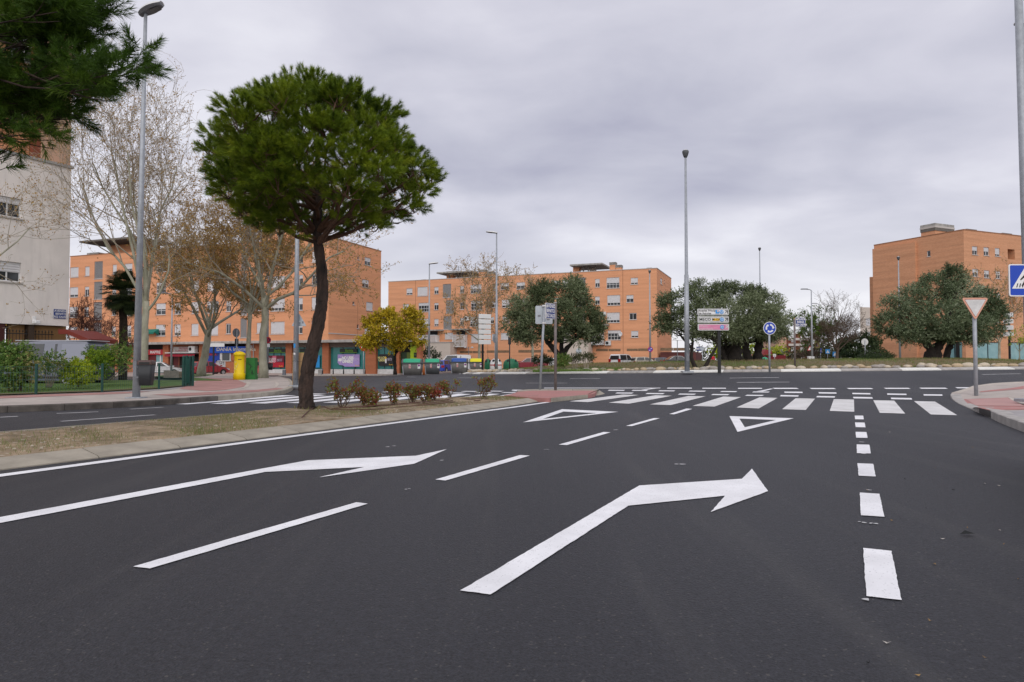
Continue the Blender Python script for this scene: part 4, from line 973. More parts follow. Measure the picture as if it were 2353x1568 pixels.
# ---- building behind the roundabout
FB = Fac((-23.6, 130.0), (23.63, 111.0)); pB = np.array([.373, .928]); endB = FB.b + pB * 15.0; FBS = Fac(FB.b, endB)
bB = thing('apartment_block', 'long orange brick apartment block with flat roof behind the olive trees', 'building', (23.63, 111, 0))
ztB = V(1510.5, 617, 111.0)[2]; zb0 = -1.1
c4 = lambda x, y: (804.2 + x * .2564, 517 + y * .2564)
c5 = lambda x, y: (1148.9 + x * .2564, 517 + y * .2564)
WB = []
def wb(f, a, b, c, d, k=None):
    p, q_ = f(a, c), f(b, d); u0, z1 = FB.uz(*p); u1, z0 = FB.uz(*q_); WB.append((u0, u1, z0, z1, k or pick()))
for a, b, c, d, k in ((505, 560, 570, 625, 'most'), (603, 697, 558, 637, 'closed'), (755, 793, 557, 620, 'half'), (833, 905, 533, 650, 'louvre'), (985, 1022, 548, 610, 'half'), (1080, 1177, 535, 612, 'half'), (1283, 1320, 535, 585, 'closed'), (1350, 1423, 522, 580, 'half'), (1490, 1567, 517, 575, 'half'),
          (473, 527, 712, 765, 'closed'), (613, 712, 702, 778, 'third'), (755, 793, 700, 762, 'third'), (860, 930, 675, 792, 'louvre'), (985, 1022, 695, 760, 'open'), (1085, 1187, 682, 762, 'third'), (1265, 1320, 683, 740, 'half'), (1360, 1430, 672, 738, 'most'), (1500, 1575, 665, 730, 'half'),
          (505, 560, 850, 905, 'half'), (628, 705, 842, 917, 'closed'), (755, 793, 843, 907, 'most'), (838, 910, 820, 935, 'louvre'), (985, 1022, 835, 900, 'half'), (1075, 1170, 828, 908, 'half'), (1255, 1290, 825, 885, 'half'), (1365, 1430, 820, 880, 'most'), (1500, 1575, 815, 880, 'closed'),
          (850, 922, 968, 1024, 'closed'), (1085, 1157, 978, 1056, 'closed'), (1270, 1317, 977, 1033, 'closed'), (1350, 1427, 970, 1028, 'closed'), (1500, 1570, 965, 1022, 'most'), (600, 690, 985, 1060, 'half'), (500, 550, 990, 1050, 'half')):
    wb(c4, a, b, c, d, k)
for a, b, c, d, k in ((955, 1070, 475, 565, 'half'), (961, 1077, 632, 720, 'most'), (957, 1073, 788, 875, 'most'), (966, 1082, 945, 1032, 'third'), (1170, 1237, 475, 533, 'most'), (1132, 1197, 632, 692, 'half'), (1159, 1225, 790, 850, 'open'), (1174, 1240, 950, 1010, 'most'),
          (851, 895, 487, 557, 'half'), (851, 895, 642, 712, 'half'), (690, 767, 475, 580, 'louvre'), (690, 767, 630, 730, 'louvre'), (690, 767, 785, 890, 'louvre'), (480, 540, 500, 560, 'half'), (480, 540, 655, 715, 'half'), (480, 540, 815, 870, 'half'), (560, 640, 495, 560, 'half'), (560, 640, 650, 715, 'most')):
    wb(c5, a, b, c, d, k)
hB = add_windows(FB, bB, WB)
mb = MB(); wall_mesh(mb, 0, FB.L, zb0, ztB, hB); FB.part(mb, 'wall', ORANGE_B, bB)
p, q_ = c5(1438, 475), c5(1456, 538); u0, z1 = FBS.uz(*p); u1, z0 = FBS.uz(*q_); hh = add_windows(FBS, bB, [(u0, u1, z0, z1, 'half')])
p, q_ = c5(1470, 493), c5(1477, 522); u0, z1 = FBS.uz(*p); u1, z0 = FBS.uz(*q_); hh += add_windows(FBS, bB, [(u0, u1, z0, z1, 'open')])
mb = MB(); wall_mesh(mb, 0, FBS.L, zb0, ztB, hh); FBS.part(mb, 'wall', ORANGE_B, bB)
core(bB, [tuple(FB.o + pB * .22 + FB.d * .1), tuple(FB.b + pB * .22 - FB.d * .22), tuple(endB - FB.d * .22), tuple(FB.o + pB * 15)], zb0, ztB - .4)
FBL = Fac(FB.o + pB * 15, FB.o); mb = MB(); wall_mesh(mb, 0, 15, zb0, ztB, []); FBL.part(mb, 'wall', ORANGE_B, bB)
for F_ in (FB, FBS): mb = MB(); box(mb, -.05, F_.L + .05, -.06, .3, ztB, ztB + .1); F_.part(mb, 'coping', COPE, bB)
for f, a in ((c4, 585), (c4, 1235), (c5, 1104)):
    u = FB.u(f(a, 800)[0]); mb = MB(); box(mb, u - .03, u + .03, -.012, -.003, zb0, ztB - .02); FB.part(mb, 'joint', bpy.data.materials['joint_shadow_gap'], bB)
def chim(f, a, b, c, d, band=True):
    u0, z1 = FB.uz(*f(a, c)); u1, _ = FB.uz(*f(b, d)); y = 3.0
    mb = MB(); box(mb, u0, u1, y, y + 1.2, ztB - .5, z1 - .5); o = FB.part(mb, 'chimney', ORANGE_B, bB)
    for k in range(3):
        mb = MB(); box(mb, u0 - .06, u1 + .06, y - .06, y + 1.26, z1 - .48 + k * .17, z1 - .38 + k * .17); p = FB.part(mb, 'cowl_slat', CONC, bB); p.parent = o; p.location = (0, 0, 0); p.rotation_euler = (0, 0, 0)
    mb = MB(); box(mb, u0 + .1, u1 - .1, y + .1, y + 1.1, z1 - .5, z1 - .05); p = FB.part(mb, 'cowl', CONC_D, bB); p.parent = o; p.location = (0, 0, 0); p.rotation_euler = (0, 0, 0)
for A in ((c4, 572, 608, 472, 495), (c4, 610, 657, 478, 495), (c4, 798, 856, 398, 480), (c4, 1020, 1070, 430, 470), (c4, 1092, 1148, 381, 462), (c4, 1170, 1225, 402, 460), (c4, 1406, 1440, 427, 452), (c4, 1440, 1472, 433, 452), (c4, 1690, 1724, 412, 440), (c4, 1726, 1757, 418, 440),
          (c5, 608, 663, 331, 420), (c5, 943, 997, 312, 402), (c5, 1000, 1050, 337, 402), (c5, 1286, 1325, 362, 386), (c5, 1326, 1345, 372, 386)): chim(*A)
for f, a, b, c in ((c4, 757, 1070, 428), (c5, 612, 905, 358)):
    u0, z = FB.uz(*f(a, c)); u1, _ = FB.uz(*f(b, c)); mb = MB(); box(mb, u0, u1, .8, 7.5, z - .1, z + .16); FB.part(mb, 'roof_canopy', CONC, bB)
    for uu in (u0 + 2.0, u0 + (u1 - u0) * .5, u1 - 1.6): mb = MB(); box(mb, uu, uu + .18, 2.0, 2.18, ztB - .4, z - .1); FB.part(mb, 'canopy_post', CONC_D, bB)
    mb = MB(); box(mb, u0 + 2.5, u1 - 2.5, 4.5, 6.5, ztB - .4, z - .12); FB.part(mb, 'roof_cabin', BEIGE, bB)
mb = MB(); u, z = FB.uz(*c4(885, 345)); tube(mb, [(u, 4, ztB), (u, 4, z)], .05, 5); [tube(mb, [(u - .7 + .1 * k, 4, z - .3 * k), (u + .7 - .1 * k, 4, z - .3 * k)], .03, 4) for k in range(4)]; FB.part(mb, 'aerial', GALV_D, bB)
# projecting louvred balconies, stair block, ground strip
for f, a, b, c, d, da in ((c4, 706, 802, 990, 1098, 948), (c4, 945, 1052, 988, 1096, 940), (c5, 836, 935, 960, 1078, 900), (c5, 566, 640, 975, 1080, 920)):
    u0, z1 = FB.uz(*f(a, c)); u1, z0 = FB.uz(*f(b, d)); mb = MB(); box(mb, u0, u1, -1.3, -.01, z0, z0 + .15); box(mb, u0, u0 + .1, -1.3, -.01, z0 + .15, z1); box(mb, u1 - .1, u1, -1.3, -.01, z0 + .15, z1); box(mb, u0, u1, -1.3, -1.2, z1 - .1, z1)
    bal = FB.part(mb, 'balcony', FRAMEW, bB); n = int((z1 - z0 - .2) / .17)
    mb = MB()
    for k in range(n):
        z = z0 + .18 + k * .17; mb.add([(u0 + .1, -1.27, z), (u1 - .1, -1.27, z), (u1 - .1, -1.2, z + .12), (u0 + .1, -1.2, z + .12)], [(0, 1, 2, 3)]); mb.add([(u1 - .03, -1.2, z), (u1 - .03, -.02, z), (u1 - .09, -.02, z + .12), (u1 - .09, -1.2, z + .12)], [(0, 1, 2, 3)])
    p = FB.part(mb, 'slat', LOUV_W, bB); p.parent = bal; p.location = (0, 0, 0); p.rotation_euler = (0, 0, 0); p['kind'] = 'stuff'
    u2, z2 = FB.uz(*f((a + b) / 2, da)); mb = MB(); box(mb, u0 - .7, u1 + .9, -1.5, -.01, z2 - .1, z2 + .12); FB.part(mb, 'balcony_roof', CONC, bB)
    mb = MB(); box(mb, u0 + .2, u1 - .4, -.02, .0 - .004, z1 + .05, z2 - .15); FB.part(mb, 'balcony_door', PANE, bB)
for f, a, b, c, d in ((c4, 742, 958, 1060, 1185), (c5, 608, 830, 1040, 1170)):
    u0, z1 = FB.uz(*f(a, c)); u1, _ = FB.uz(*f(b, c)); mb = MB(); box(mb, u0, u1, -2.6, -.01, zb0, z1); FB.part(mb, 'entrance_block', BEIGE, bB)
    mb = MB(); box(mb, u0 - .08, u1 + .08, -2.7, -.01, z1 + .003, z1 + .12); FB.part(mb, 'coping', COPE, bB)
for f, a, b, c, d in ((c4, 985, 1095, 1130, 1150), (c4, 1098, 1205, 1130, 1150), (c4, 1226, 1425, 1126, 1146), (c4, 1510, 1735, 1122, 1144), (c4, 1770, 1830, 1120, 1142), (c5, 862, 968, 1112, 1132), (c5, 974, 1080, 1112, 1132), (c5, 1137, 1235, 1110, 1130), (c5, 1238, 1340, 1108, 1130), (c5, 1437, 1550, 1103, 1128), (c5, 1553, 1660, 1103, 1128)):
    panel(*f(a, c)[:1], f(b, d)[0], f(a, c)[1], f(b, d)[1], -.02, .1, WOODB, 'slatted_vent', FB, bB)
for f, a, c in ((c5, 902, 782), (c5, 945, 1040), (c4, 1030, 822)):
    u0, z1 = FB.uz(*f(a, c)); mb = MB(); bbox(mb, u0, u0 + 1.0, -.45, -.02, z1 - .75, z1, .04); ac = FB.part(mb, 'air_conditioner', WHITE_D, bB)
    mb = MB(); lathe(mb, [(.02, .01), (.26, .01), (.26, .0), (.02, .0)], 14); o = mb.build('fan', INK, ac); o.location = (u0 + .38, -.452, z1 - .38); o.rotation_euler = (PI / 2, 0, 0)
u, z = FB.uz(*c5(1086, 980)); p = FB.at(u, -.35); rough_lathe_sat(bB, (p[0] - 23.63, p[1] - 111, z), FB.rz - .3)
# bank branch at the right end, half hidden by the trees
mb = MB(); pe = FBS.o; box(mb, FB.L + .3, FB.L + 6, 1.0, 9, zb0, 2.6); FB.part(mb, 'annex', mat('maroon_front', (.13, .04, .035), .7), bB)
mb = MB(); u0, z1 = FB.uz(1599, 797); u1, z0 = FB.uz(1614.5, 806.5); box(mb, u0, u1, .6, .98, z0, z1); o = FB.part(mb, 'shop_sign', NAVY, bB)
v, f = text_geo('BBVA', .42, 'CENTER', .01); mb = MB(); mb.add(v + np.array([(u0 + u1) / 2, .59, (z0 + z1) / 2]), f); p = FB.part(mb, 'lettering', WHITE, bB); p.parent = o; p.location = (0, 0, 0); p.rotation_euler = (0, 0, 0)

# ---- right building
FC = Fac((53.2, 99.9), (58.5, 88.0)); FCR = Fac((58.5, 88.0), (80.0, 97.0))
bC = thing('apartment_block', 'banded orange brick corner block with aqua shopfront glass behind the right olive', 'building', (58.5, 88, 0))
ztC = V(2220, 528.5, 88.0)[2]; zc0 = -.9
c7 = lambda x, y: (1881.9 + x * .3296, 488.3 + y * .3296)
def rects7(F_, L_):
    o = []
    for a, b, c, d, k in L_:
        u0, z1 = F_.uz(*c7(a, c)); u1, z0 = F_.uz(*c7(b, d)); o.append((min(u0, u1), max(u0, u1), z0, z1, k))
    return o
rl = rects7(FC, [(752, 776, 270, 306, 'open'), (634, 657, 288, 325, 'open'), (640, 662, 437, 470, 'open'), (756, 778, 420, 452, 'open'), (640, 662, 580, 615, 'open'), (756, 778, 570, 605, 'open')])
rr_ = rects7(FCR, [(1067, 1107, 235, 298, 'half'), (1148, 1186, 242, 303, 'half'), (1227, 1262, 248, 308, 'most'), (1070, 1112, 392, 450, 'half'), (1150, 1190, 402, 460, 'half'), (1232, 1266, 408, 465, 'half'), (1070, 1112, 548, 605, 'half'), (1150, 1190, 556, 612, 'most'), (1232, 1266, 562, 618, 'half'), (1070, 1112, 700, 760, 'half'), (1150, 1190, 706, 764, 'most'), (1232, 1266, 712, 770, 'half')])
h1, h2 = add_windows(FC, bC, rl), add_windows(FCR, bC, rr_)
lg = rects7(FCR, [(1315, 1366, 255, 330, ''), (1318, 1368, 412, 486, ''), (1322, 1370, 565, 640, '')]); h2 += [q_[:4] for q_ in lg]
gl = rects7(FCR, [(1098, 1265, 903, 1040, ''), (1337, 1470, 905, 1036, '')]); h2 += [q_[:4] for q_ in gl]
gl2 = rects7(FC, [(890, 1000, 905, 1032, '')]); h1 += [q_[:4] for q_ in gl2]
mb = MB(); wall_mesh(mb, 0, FC.L, zc0, ztC, h1); FC.part(mb, 'wall', ORANGE_C, bC)
mb = MB(); wall_mesh(mb, 0, FCR.L, zc0, ztC, h2, .9); FCR.part(mb, 'wall', ORANGE_C, bC)
for q_ in lg: mb = MB(); mb.add([(q_[0], .9, q_[2]), (q_[1], .9, q_[2]), (q_[1], .9, q_[3]), (q_[0], .9, q_[3])], [(0, 1, 2, 3)]); FCR.part(mb, 'loggia_wall', ORANGE_C, bC)
for F_, g_ in ((FCR, gl), (FC, gl2)):
    for u0, u1, z0, z1, _k in g_:
        mb = MB(); box(mb, u0, u1, .12, .16, z0, z1); o = F_.part(mb, 'shop_window', PANE_A, bC)
        for k in range(0, 3):
            x = u0 + (u1 - u0) * k / 2; mb = MB(); box(mb, x - .05, x + .05, .06, .118, z0, z1); p = F_.part(mb, 'mullion', BLACK, bC); p.parent = o; p.location = (0, 0, 0); p.rotation_euler = (0, 0, 0)
        mb = MB(); box(mb, u0, u1, .06, .118, z1 - .08, z1); p = F_.part(mb, 'lintel', BLACK, bC); p.parent = o; p.location = (0, 0, 0); p.rotation_euler = (0, 0, 0)
u0, z1 = FC.uz(*c7(952, 908)); u1, z0 = FC.uz(*c7(978, 1032)); mb = MB(); box(mb, u0, u1, .02, .119, z0, z1); FC.part(mb, 'door', DARKIN, bC)
core(bC, [tuple(FC.o + np.array([.4, .1])), tuple(FC.b + np.array([.3, .95])), tuple(FCR.b + np.array([-.4, 1.0])), (86, 112), (63.9, 118)], zc0, ztC - .3)
for F_ in (FC, FCR): mb = MB(); box(mb, -.03, F_.L + .03, -.05, .3, ztC, ztC + .1); F_.part(mb, 'coping', bpy.data.materials['brick_coping'], bC)
# dark shadow gap of the recess on the left face is a real groove: a thin deep channel box in front corner pilaster
ua, _ = FC.uz(*c7(684, 400)); ub, _ = FC.uz(*c7(722, 400)); mb = MB(); box(mb, .0, ua, -.35, -.003, zc0 + .02, V(2017, 566, 99.5)[2] - .4); FC.part(mb, 'projecting_bay', ORANGE_C, bC)
u0, z1 = FC.uz(*c7(690, 103)); u1, z0 = FC.uz(*c7(865, 150)); mb = MB(); box(mb, u0, u1 - 1.5, .6, 4.5, ztC - .35, z1 - .75); FC.part(mb, 'roof_cabin', ORANGE_C, bC)
for q0, q1, m_, k_ in ((-.749, -.35, CONC_D, .06), (-.349, -.1, COPE, .10), (-.099, .25, CONC, .06)): mb = MB(); box(mb, u0 - k_, u1 - 1.5 + k_, .6 - k_, 4.5 + k_, z1 + q0, z1 + q1); FC.part(mb, 'cabin_band', m_, bC)
for a in (1085, 1335): u0, z1 = FCR.uz(*c7(a, 120)); mb = MB(); box(mb, u0, u0 + 2, 1, 2.2, ztC - .3, ztC + .5); FCR.part(mb, 'chimney', CONC_D, bC)
# lower wing to its left and a tall pale block further back
def simple_block(name, label, poly, z1, m, wins=(), z0=-.9, roofm=ROOF):
    c = np.mean(np.array(poly), axis=0); t = thing(name, label, 'building', (c[0], c[1], 0))
    for i in range(len(poly)):
        F_ = Fac(poly[i], poly[(i + 1) % len(poly)])
        rs = [q_ for q_ in wins if q_[0] == i]; hs = add_windows(F_, t, [q_[1:] for q_ in rs]); mb = MB(); wall_mesh(mb, 0, F_.L, z0, z1, hs); F_.part(mb, 'wall', m, t)
    mb = MB(); prism_xy(mb, [(c[0] + (p[0] - c[0]) * .97 - c[0], c[1] + (p[1] - c[1]) * .97 - c[1]) for p in poly], z0, z1 - .3); mb.build('roof', roofm, t); return t
p0 = V(1998, 637, 106); z_w = p0[2]
simple_block('apartment_wing', 'lower orange brick wing with a stepped edge left of the corner block', [(p0[0], 106), (p0[0] + 2.0, 104.2), (66, 118), (62.6, 119)], z_w, ORANGE_C, [(0, .5, 1.1, 4, 5.2, 'half')])
p1, p2 = V(1976, 706, 150), V(1996, 706, 150)
simple_block('tower_block', 'pale beige tower glimpsed between the bare tree and the orange wing', [(p1[0], 150), (p2[0] + 4, 152), (p2[0] + 14, 170), (p1[0] + 10.6, 170)], p1[2], BEIGE, [(0, 1.6, 3.2, 3 * k, 3 * k + 1.6, 'closed') for k in range(0, 4)] + [(0, 4, 5.4, 3 * k, 3 * k + 1.6, 'half') for k in range(0, 4)])
# terraces far down the street
a, b = V(1811, 776, 210), V(1872, 776, 210)
wn = [(0, x, x + 1.5, z, z + 1.4, 'closed') for x in (1.0, 4.2, 7.0) for z in (1.2, 4.2, 7.0)]
t = simple_block('brick_terrace', 'distant red brick block with white bands at the end of the street', [(a[0], 210), (b[0], 212), (b[0], 225), (a[0], 225)], a[2], REDBRICK, wn)
for z in (3.2, 6.2, a[2] - .5): mb = MB(); box(mb, a[0] - t.location.x, b[0] - t.location.x, 209.4 - t.location.y, 209.9 - t.location.y, z - .35, z + .35); mb.build('white_band', COPE, t)
mb = MB(); [box(mb, x, x + 1.2, 0, 1.2, a[2] - .3, a[2] + 1.6) for x in (-3.5, 2.0)]; mb.build('chimney', REDBRICK, t)
a, b = V(1786, 762, 170), V(1816, 762, 170)
simple_block('brick_house', 'pinkish gabled house peeping out behind the right-hand olive crown', [(a[0], 170), (b[0] - .6, 171), (b[0], 180), (a[0], 180)], a[2], TAN, [(0, 1.0, 2.0, 3, 4.4, 'closed')])

# ---- left building (white rendered block with brick upper floors)
dL = np.array([.474, .88]); W1 = np.array([-21.4, 32.9]); FL = Fac(W1 - dL * 13, W1)
bL = thing('rendered_building', 'cream rendered building with brick upper floors and open ground floor at left', 'building', (W1[0], W1[1], 0))
zbL, zp = V(153, 750, 32.9)[2], V(161, 388, 32.9)[2]
def rL(a, b, c, d): u0, z1 = FL.uz(a, c); u1, z0 = FL.uz(b, d); return u0, u1, z0, z1
wl = [rL(-14, 50, 447, 503) + ('third',), rL(-14, 48, 597, 650) + ('half',)]
hL = add_windows(FL, bL, wl); mb = MB(); wall_mesh(mb, 0, FL.L, zbL, zp, hL); FL.part(mb, 'wall', CREAM, bL)
mb = MB(); mb.add([(FL.L, 0, zbL), (FL.L, 12, zbL), (FL.L, 12, zp), (FL.L, 0, zp)], [(0, 1, 2, 3)]); FL.part(mb, 'wall', CREAM, bL)
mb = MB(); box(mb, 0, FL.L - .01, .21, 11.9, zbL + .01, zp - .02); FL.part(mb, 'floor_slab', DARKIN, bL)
mb = MB(); box(mb, -.1, FL.L + .08, -.08, .3, zp, zp + .12); FL.part(mb, 'coping', LOUV, bL)
ut = FL.u(88); ur = FL.u(70); zz = 19.5
mb = MB(); box(mb, ut, FL.L - .02, .06, 11, zp + .125, zz); FL.part(mb, 'upper_wall', TAN, bL)
mb = MB(); box(mb, 0, ut - .003, .5, 11, zp + .125, zz - 1); FL.part(mb, 'upper_wall', ORANGE, bL)
mb = MB(); box(mb, ur, ut - .005, .14, .49, zp + .125, zz - .5); FL.part(mb, 'pilaster', REDBRICK, bL)
add_windows(FL, bL, [(FL.u(22), FL.u(22) + 1.1, 12.0, 13.4, 'half'), (FL.u(22), FL.u(22) + 1.1, 15.0, 16.4, 'half')], .36)
mb = MB(); box(mb, 0, FL.L - 2.45, 1.3, 1.5, 0, zbL - .005); FL.part(mb, 'porch_wall', mat('ochre_wall', (.36, .20, .085), .9, var=.1, vs=.7), bL)
mb = MB(); box(mb, FL.L - 2.4, FL.L + .12, .40, .55, 0, zbL - .005); FL.part(mb, 'porch_wall', bpy.data.materials['ochre_wall'], bL)
for a, b in ((-40, 12), (66, 80)): mb = MB(); box(mb, FL.u(a), FL.u(b), .05, .7, 0, zbL - .004); FL.part(mb, 'pillar', mat('dark_red_pillar', (.055, .012, .010), .7) if a < 0 else mat('dark_brown_pillar', (.05, .03, .018), .7), bL)
u0, z0 = FL.uz(137, 722); mb = MB(); box(mb, u0 - .27, u0 + .27, -.03, -.004, z0 - .22, z0 + .22); o = FL.part(mb, 'street_name_plate', NAVY, bL)
for k, s in enumerate(('AVENIDA', 'BENITO', 'PÉREZ GALDÓS')):
    v, f = text_geo(s, .135, 'CENTER', .002, .78 if k == 2 else 1); mb = MB(); mb.add(v + np.array([u0 + (.03 if k < 2 else 0), -.034, z0 + .14 - .14 * k]), f); p = FL.part(mb, 'lettering', WHITE, bL); p.parent = o; p.location = (0, 0, 0); p.rotation_euler = (0, 0, 0)
u0, z0 = FL.uz(76, 740); mb = MB(); box(mb, u0 - .05, u0 + .05, -.15, -.005, z0 + .05, z0 + .25); bbox(mb, u0 - .12, u0 + .12, -.42, -.1, z0 - .08, z0 + .06, .03); FL.part(mb, 'wall_lamp', WHITE, bL)
# railing with spear heads under the building
for a, b in ((12, 66), (80, 125)):
    ua, ub = FL.u(a), FL.u(b); zr = FL.uz(100, 768)[1]; n = max(3, int((ub - ua) / .13)); p = FL.at(ua, .1)
    t = thing('railing', 'black iron railing with spear heads ' + ('by the dark red pillar at far left' if a < 50 else 'right of the brown pillar under the white wall'), 'railing', (p[0], p[1], .17), FL.rz, 'iron railings under the white building')
    [box(MB(), 0, ub - ua, -.02, .02, q_, q_ + .04).build('rail', BLACK, t) for q_ in (zr - .2, .1)]
    for k in range(n):
        x = (ub - ua) * (k + .5) / n; mb = MB(); tube(mb, [(0, 0, 0), (0, 0, zr - .12)], .011, 5); tube(mb, [(0, 0, zr - .12), (0, 0, zr - .06), (0, 0, zr + .02)], [.010, .03, .002], 5); mb.build('bar', BLACK, t, loc=(x, 0, 0))
pts = [V(133.7, 757, 32)[[0, 2]], V(151, 757, 32)[[0, 2]], V(203, 779, 32)[[0, 2]], V(203, 788, 32)[[0, 2]], V(153, 768, 32)[[0, 2]], V(134, 768, 32)[[0, 2]]]
c = V(170, 780, 32); t = thing('ramp_roof', 'dark red sloping roof over a garage ramp beside the white building', 'roof', (c[0], 32, 0))
mb = MB(); prism_xz(mb, [(p[0] - c[0], p[1]) for p in pts], 0, 2.4); mb.build('roof', mat('red_fascia', (.20, .03, .018), .7), t)
mb = MB(); box(mb, pts[0][0] - c[0] + .1, pts[2][0] - c[0] - .1, .3, 2.2, 0, 1.35); mb.build('wall', mat('dark_ramp_wall', (.06, .02, .015), .9), t)
# ------------------------------------------------------------------ street furniture
def foot(px, py, dz=0.0, fn=gz): return G(px, py, dz, fn)
def at_d(px, D, dz=0.0, fn=gz):
    x = (px - CX) / FPX * D; return np.array([x, D, float(fn(x, D)) + dz])
def top_h(base, py):
    """height over base.z of the point seen at picture row py above the base"""
    D = base[1]; return V(CX, py, D)[2] - base[2]
def luminaire(t, z, rz, Lh=.72, up=.10, kind='cobra'):
    if kind == 'cobra':
        mb = MB(); n = 9; v = []; f = []
        for i in range(n):
            s = i / (n - 1); x = -.06 + Lh * s; wd = .10 + .10 * math.sin(PI * min(1, s * 1.05)) ** .7; h = .045 + .085 * math.sin(PI * (.15 + .8 * s)); zc = up * s * 1.4
            for k in range(8):
                a = PI * k / 7; v.append((x, -wd * math.cos(a), zc + h * math.sin(a)))
        for i in range(n - 1):
            for k in range(7): f.append((i * 8 + k, i * 8 + k + 1, i * 8 + 8 + k + 1, i * 8 + 8 + k))
        f += [tuple(range(8)), tuple(range(n * 8 - 1, (n - 1) * 8 - 1, -1))]
        mb.add(v, f); hd = mb.build('lamp_head', LAMPW, t, True, loc=(0, 0, z), rz=rz)
        mb = MB(); v = []; f = []
        for i in range(n):
            s = i / (n - 1); x = -.06 + Lh * s; wd = (.10 + .10 * math.sin(PI * min(1, s * 1.05)) ** .7) * .97; zc = up * s * 1.4
            v += [(x, -wd, zc - .002), (x, -wd * .6, zc - .05), (x, wd * .6, zc - .05), (x, wd, zc - .002)]
        for i in range(n - 1):
            for k in range(3): f.append((i * 4 + k, i * 4 + 4 + k, i * 4 + 5 + k, i * 4 + 1 + k))
        f += [(0, 1, 2, 3), tuple(range(n * 4 - 1, n * 4 - 5, -1))]
        mb.add(v, f); mb.build('housing', GALV_D, hd)
        mb = MB(); mb.add([(Lh * .42, -.10, up * .55 - .052), (Lh * .8, -.09, up * 1.1 - .052), (Lh * .8, .09, up * 1.1 - .052), (Lh * .42, .10, up * .55 - .052)], [(0, 1, 2, 3)]); mb.build('lens', LENS, hd)
    elif kind == 'end':
        mb = MB(); lathe(mb, [(.05, -.28), (.12, -.16), (.17, .0), (.18, .06), (.15, .13), (.06, .17)], 12); hd = mb.build('lamp_head', BIN_D, t, True, loc=(0, 0, z), rz=rz)
        mb = MB(); lathe(mb, [(.155, .10), (.12, .15), (.06, .19), (.01, .20)], 12); mb.build('cap', LAMPW, hd, True)
    elif kind == 'flat':
        mb = MB(); tube(mb, [(0, 0, -.05), (.15, 0, .05), (.5, 0, .09)], .04, 6); bbox(mb, .4, 1.15, -.16, .16, .07, .17, .04); hd = mb.build('lamp_head', GALV_D, t, loc=(0, 0, z), rz=rz)
        mb = MB(); mb.add([(.5, -.12, .066), (1.1, -.12, .066), (1.1, .12, .066), (.5, .12, .066)], [(0, 1, 2, 3)]); mb.build('lens', LENS, hd)
def lamp_post(base, h, r0, r1, label, kind='cobra', rz=0.0, step=None, m=GALV, base_len=1.0, group='street lamps', head=True, lean=(0, 0), Lh=.72, up=.10):
    t = thing('street_lamp', label, 'street lamp', base, 0, group)
    zs = [0, h] if step is None else [0, h * step, h * step, h]
    rs = [r0, r1] if step is None else [r0, r0 * .86, r0 * .68, r1]
    mb = MB(); tube(mb, [(lean[0] * z / h, lean[1] * z / h, z + 1e-4 * i) for i, z in enumerate(zs)], rs, 14); mb.build('pole', m, t, True)
    mb = MB(); bbox(mb, -r0 * 2.1, r0 * 2.1, -r0 * 2.1, r0 * 2.1, -.05, .025, .01); mb.build('base_plate', m, t)
    mb = MB(); box(mb, -r0 * .5, r0 * .5, -r0 * 1.04, -r0 * .6, .55, .95); mb.build('access_door', GALV_D, t)
    if head: luminaire(t, h, rz, kind=kind, Lh=Lh, up=up)
    return t
b = foot(313, 915, .14)
lamp1 = lamp_post(b, top_h(b, 33), .092, .042, 'tall galvanised street lamp at left with a litter bin strapped to it', 'cobra', -.12, lean=(.08, 0), Lh=.60, up=.17)
b2_ = foot(679.5, 887, .14)
lamp2 = lamp_post(b2_, 9.4, .105, .06, 'galvanised street lamp right behind the leaning pine trunk with a brown board tied on', 'cobra', 1.2)
b = foot(1579, 854.2, 0, mound); lamp_post(b, top_h(b, 352), .135, .055, 'tallest street lamp standing on the roundabout kerb among the rocks', 'end', 0, .44)
b = at_d(986, 66); lamp_post(b, top_h(b, 607), .12, .05, 'street lamp between the yellow tree and the bins with its head pointing right', 'cobra', .15, Lh=.9)
b = at_d(1141, 60, .1); lamp_post(b, top_h(b, 536), .12, .055, 'street lamp beside the white igloo with its long head pointing left', 'cobra', PI - .1, .5, Lh=1.0)
b = at_d(1494, 86, .1); lm4 = lamp_post(b, top_h(b, 624), .14, .06, 'street lamp with a no parking disc in front of the orange block', 'end', 0)
b = at_d(1748, 84); lamp_post(b, top_h(b, 572), .13, .05, 'slim street lamp rising behind the big olive crown', 'end', 0)
b = at_d(1866, 76); lm6 = lamp_post(b, top_h(b, 667), .13, .05, 'street lamp beside the pale yellow warning board', 'flat', PI)
b = at_d(1883, 120); lamp_post(b, top_h(b, 699), .12, .05, 'small distant street lamp behind the one with the warning board', 'flat', PI)
b = at_d(2068, 78); lamp_post(b, top_h(b, 593), .13, .05, 'street lamp in front of the corner block rising from the right olive', 'end', 0)
b = at_d(394, 62, .1); lamp_post(b, 7.4, .10, .05, 'thin grey street lamp in front of the fruit shop left of the leaning plane tree', 'flat', PI)
b3_ = foot(614, 866.5, .05); lamp3 = lamp_post(b3_, 9.0, .105, .05, 'grey street lamp carrying a red no stopping disc behind the pale trunk', 'flat', PI)
b = at_d(1556.5, 90); t = thing('park_lamp', 'thin T shaped lamp with two white heads by the grey saloon', 'street lamp', b); h = top_h(b, 782)
mb = MB(); tube(mb, [(0, 0, 0), (0, 0, h)], .05, 8); mb.build('pole', GALV_D, t)
for s in (-1, 1): mb = MB(); tube(mb, [(0, 0, h - .1), (s * .35, 0, h)], .02, 5); lathe(mb, [(.05, .06), (.30, .0), (.34, -.05), (.05, -.06)], 10, (s * .38, 0, h)); mb.build('lamp_head', WHITE, t)
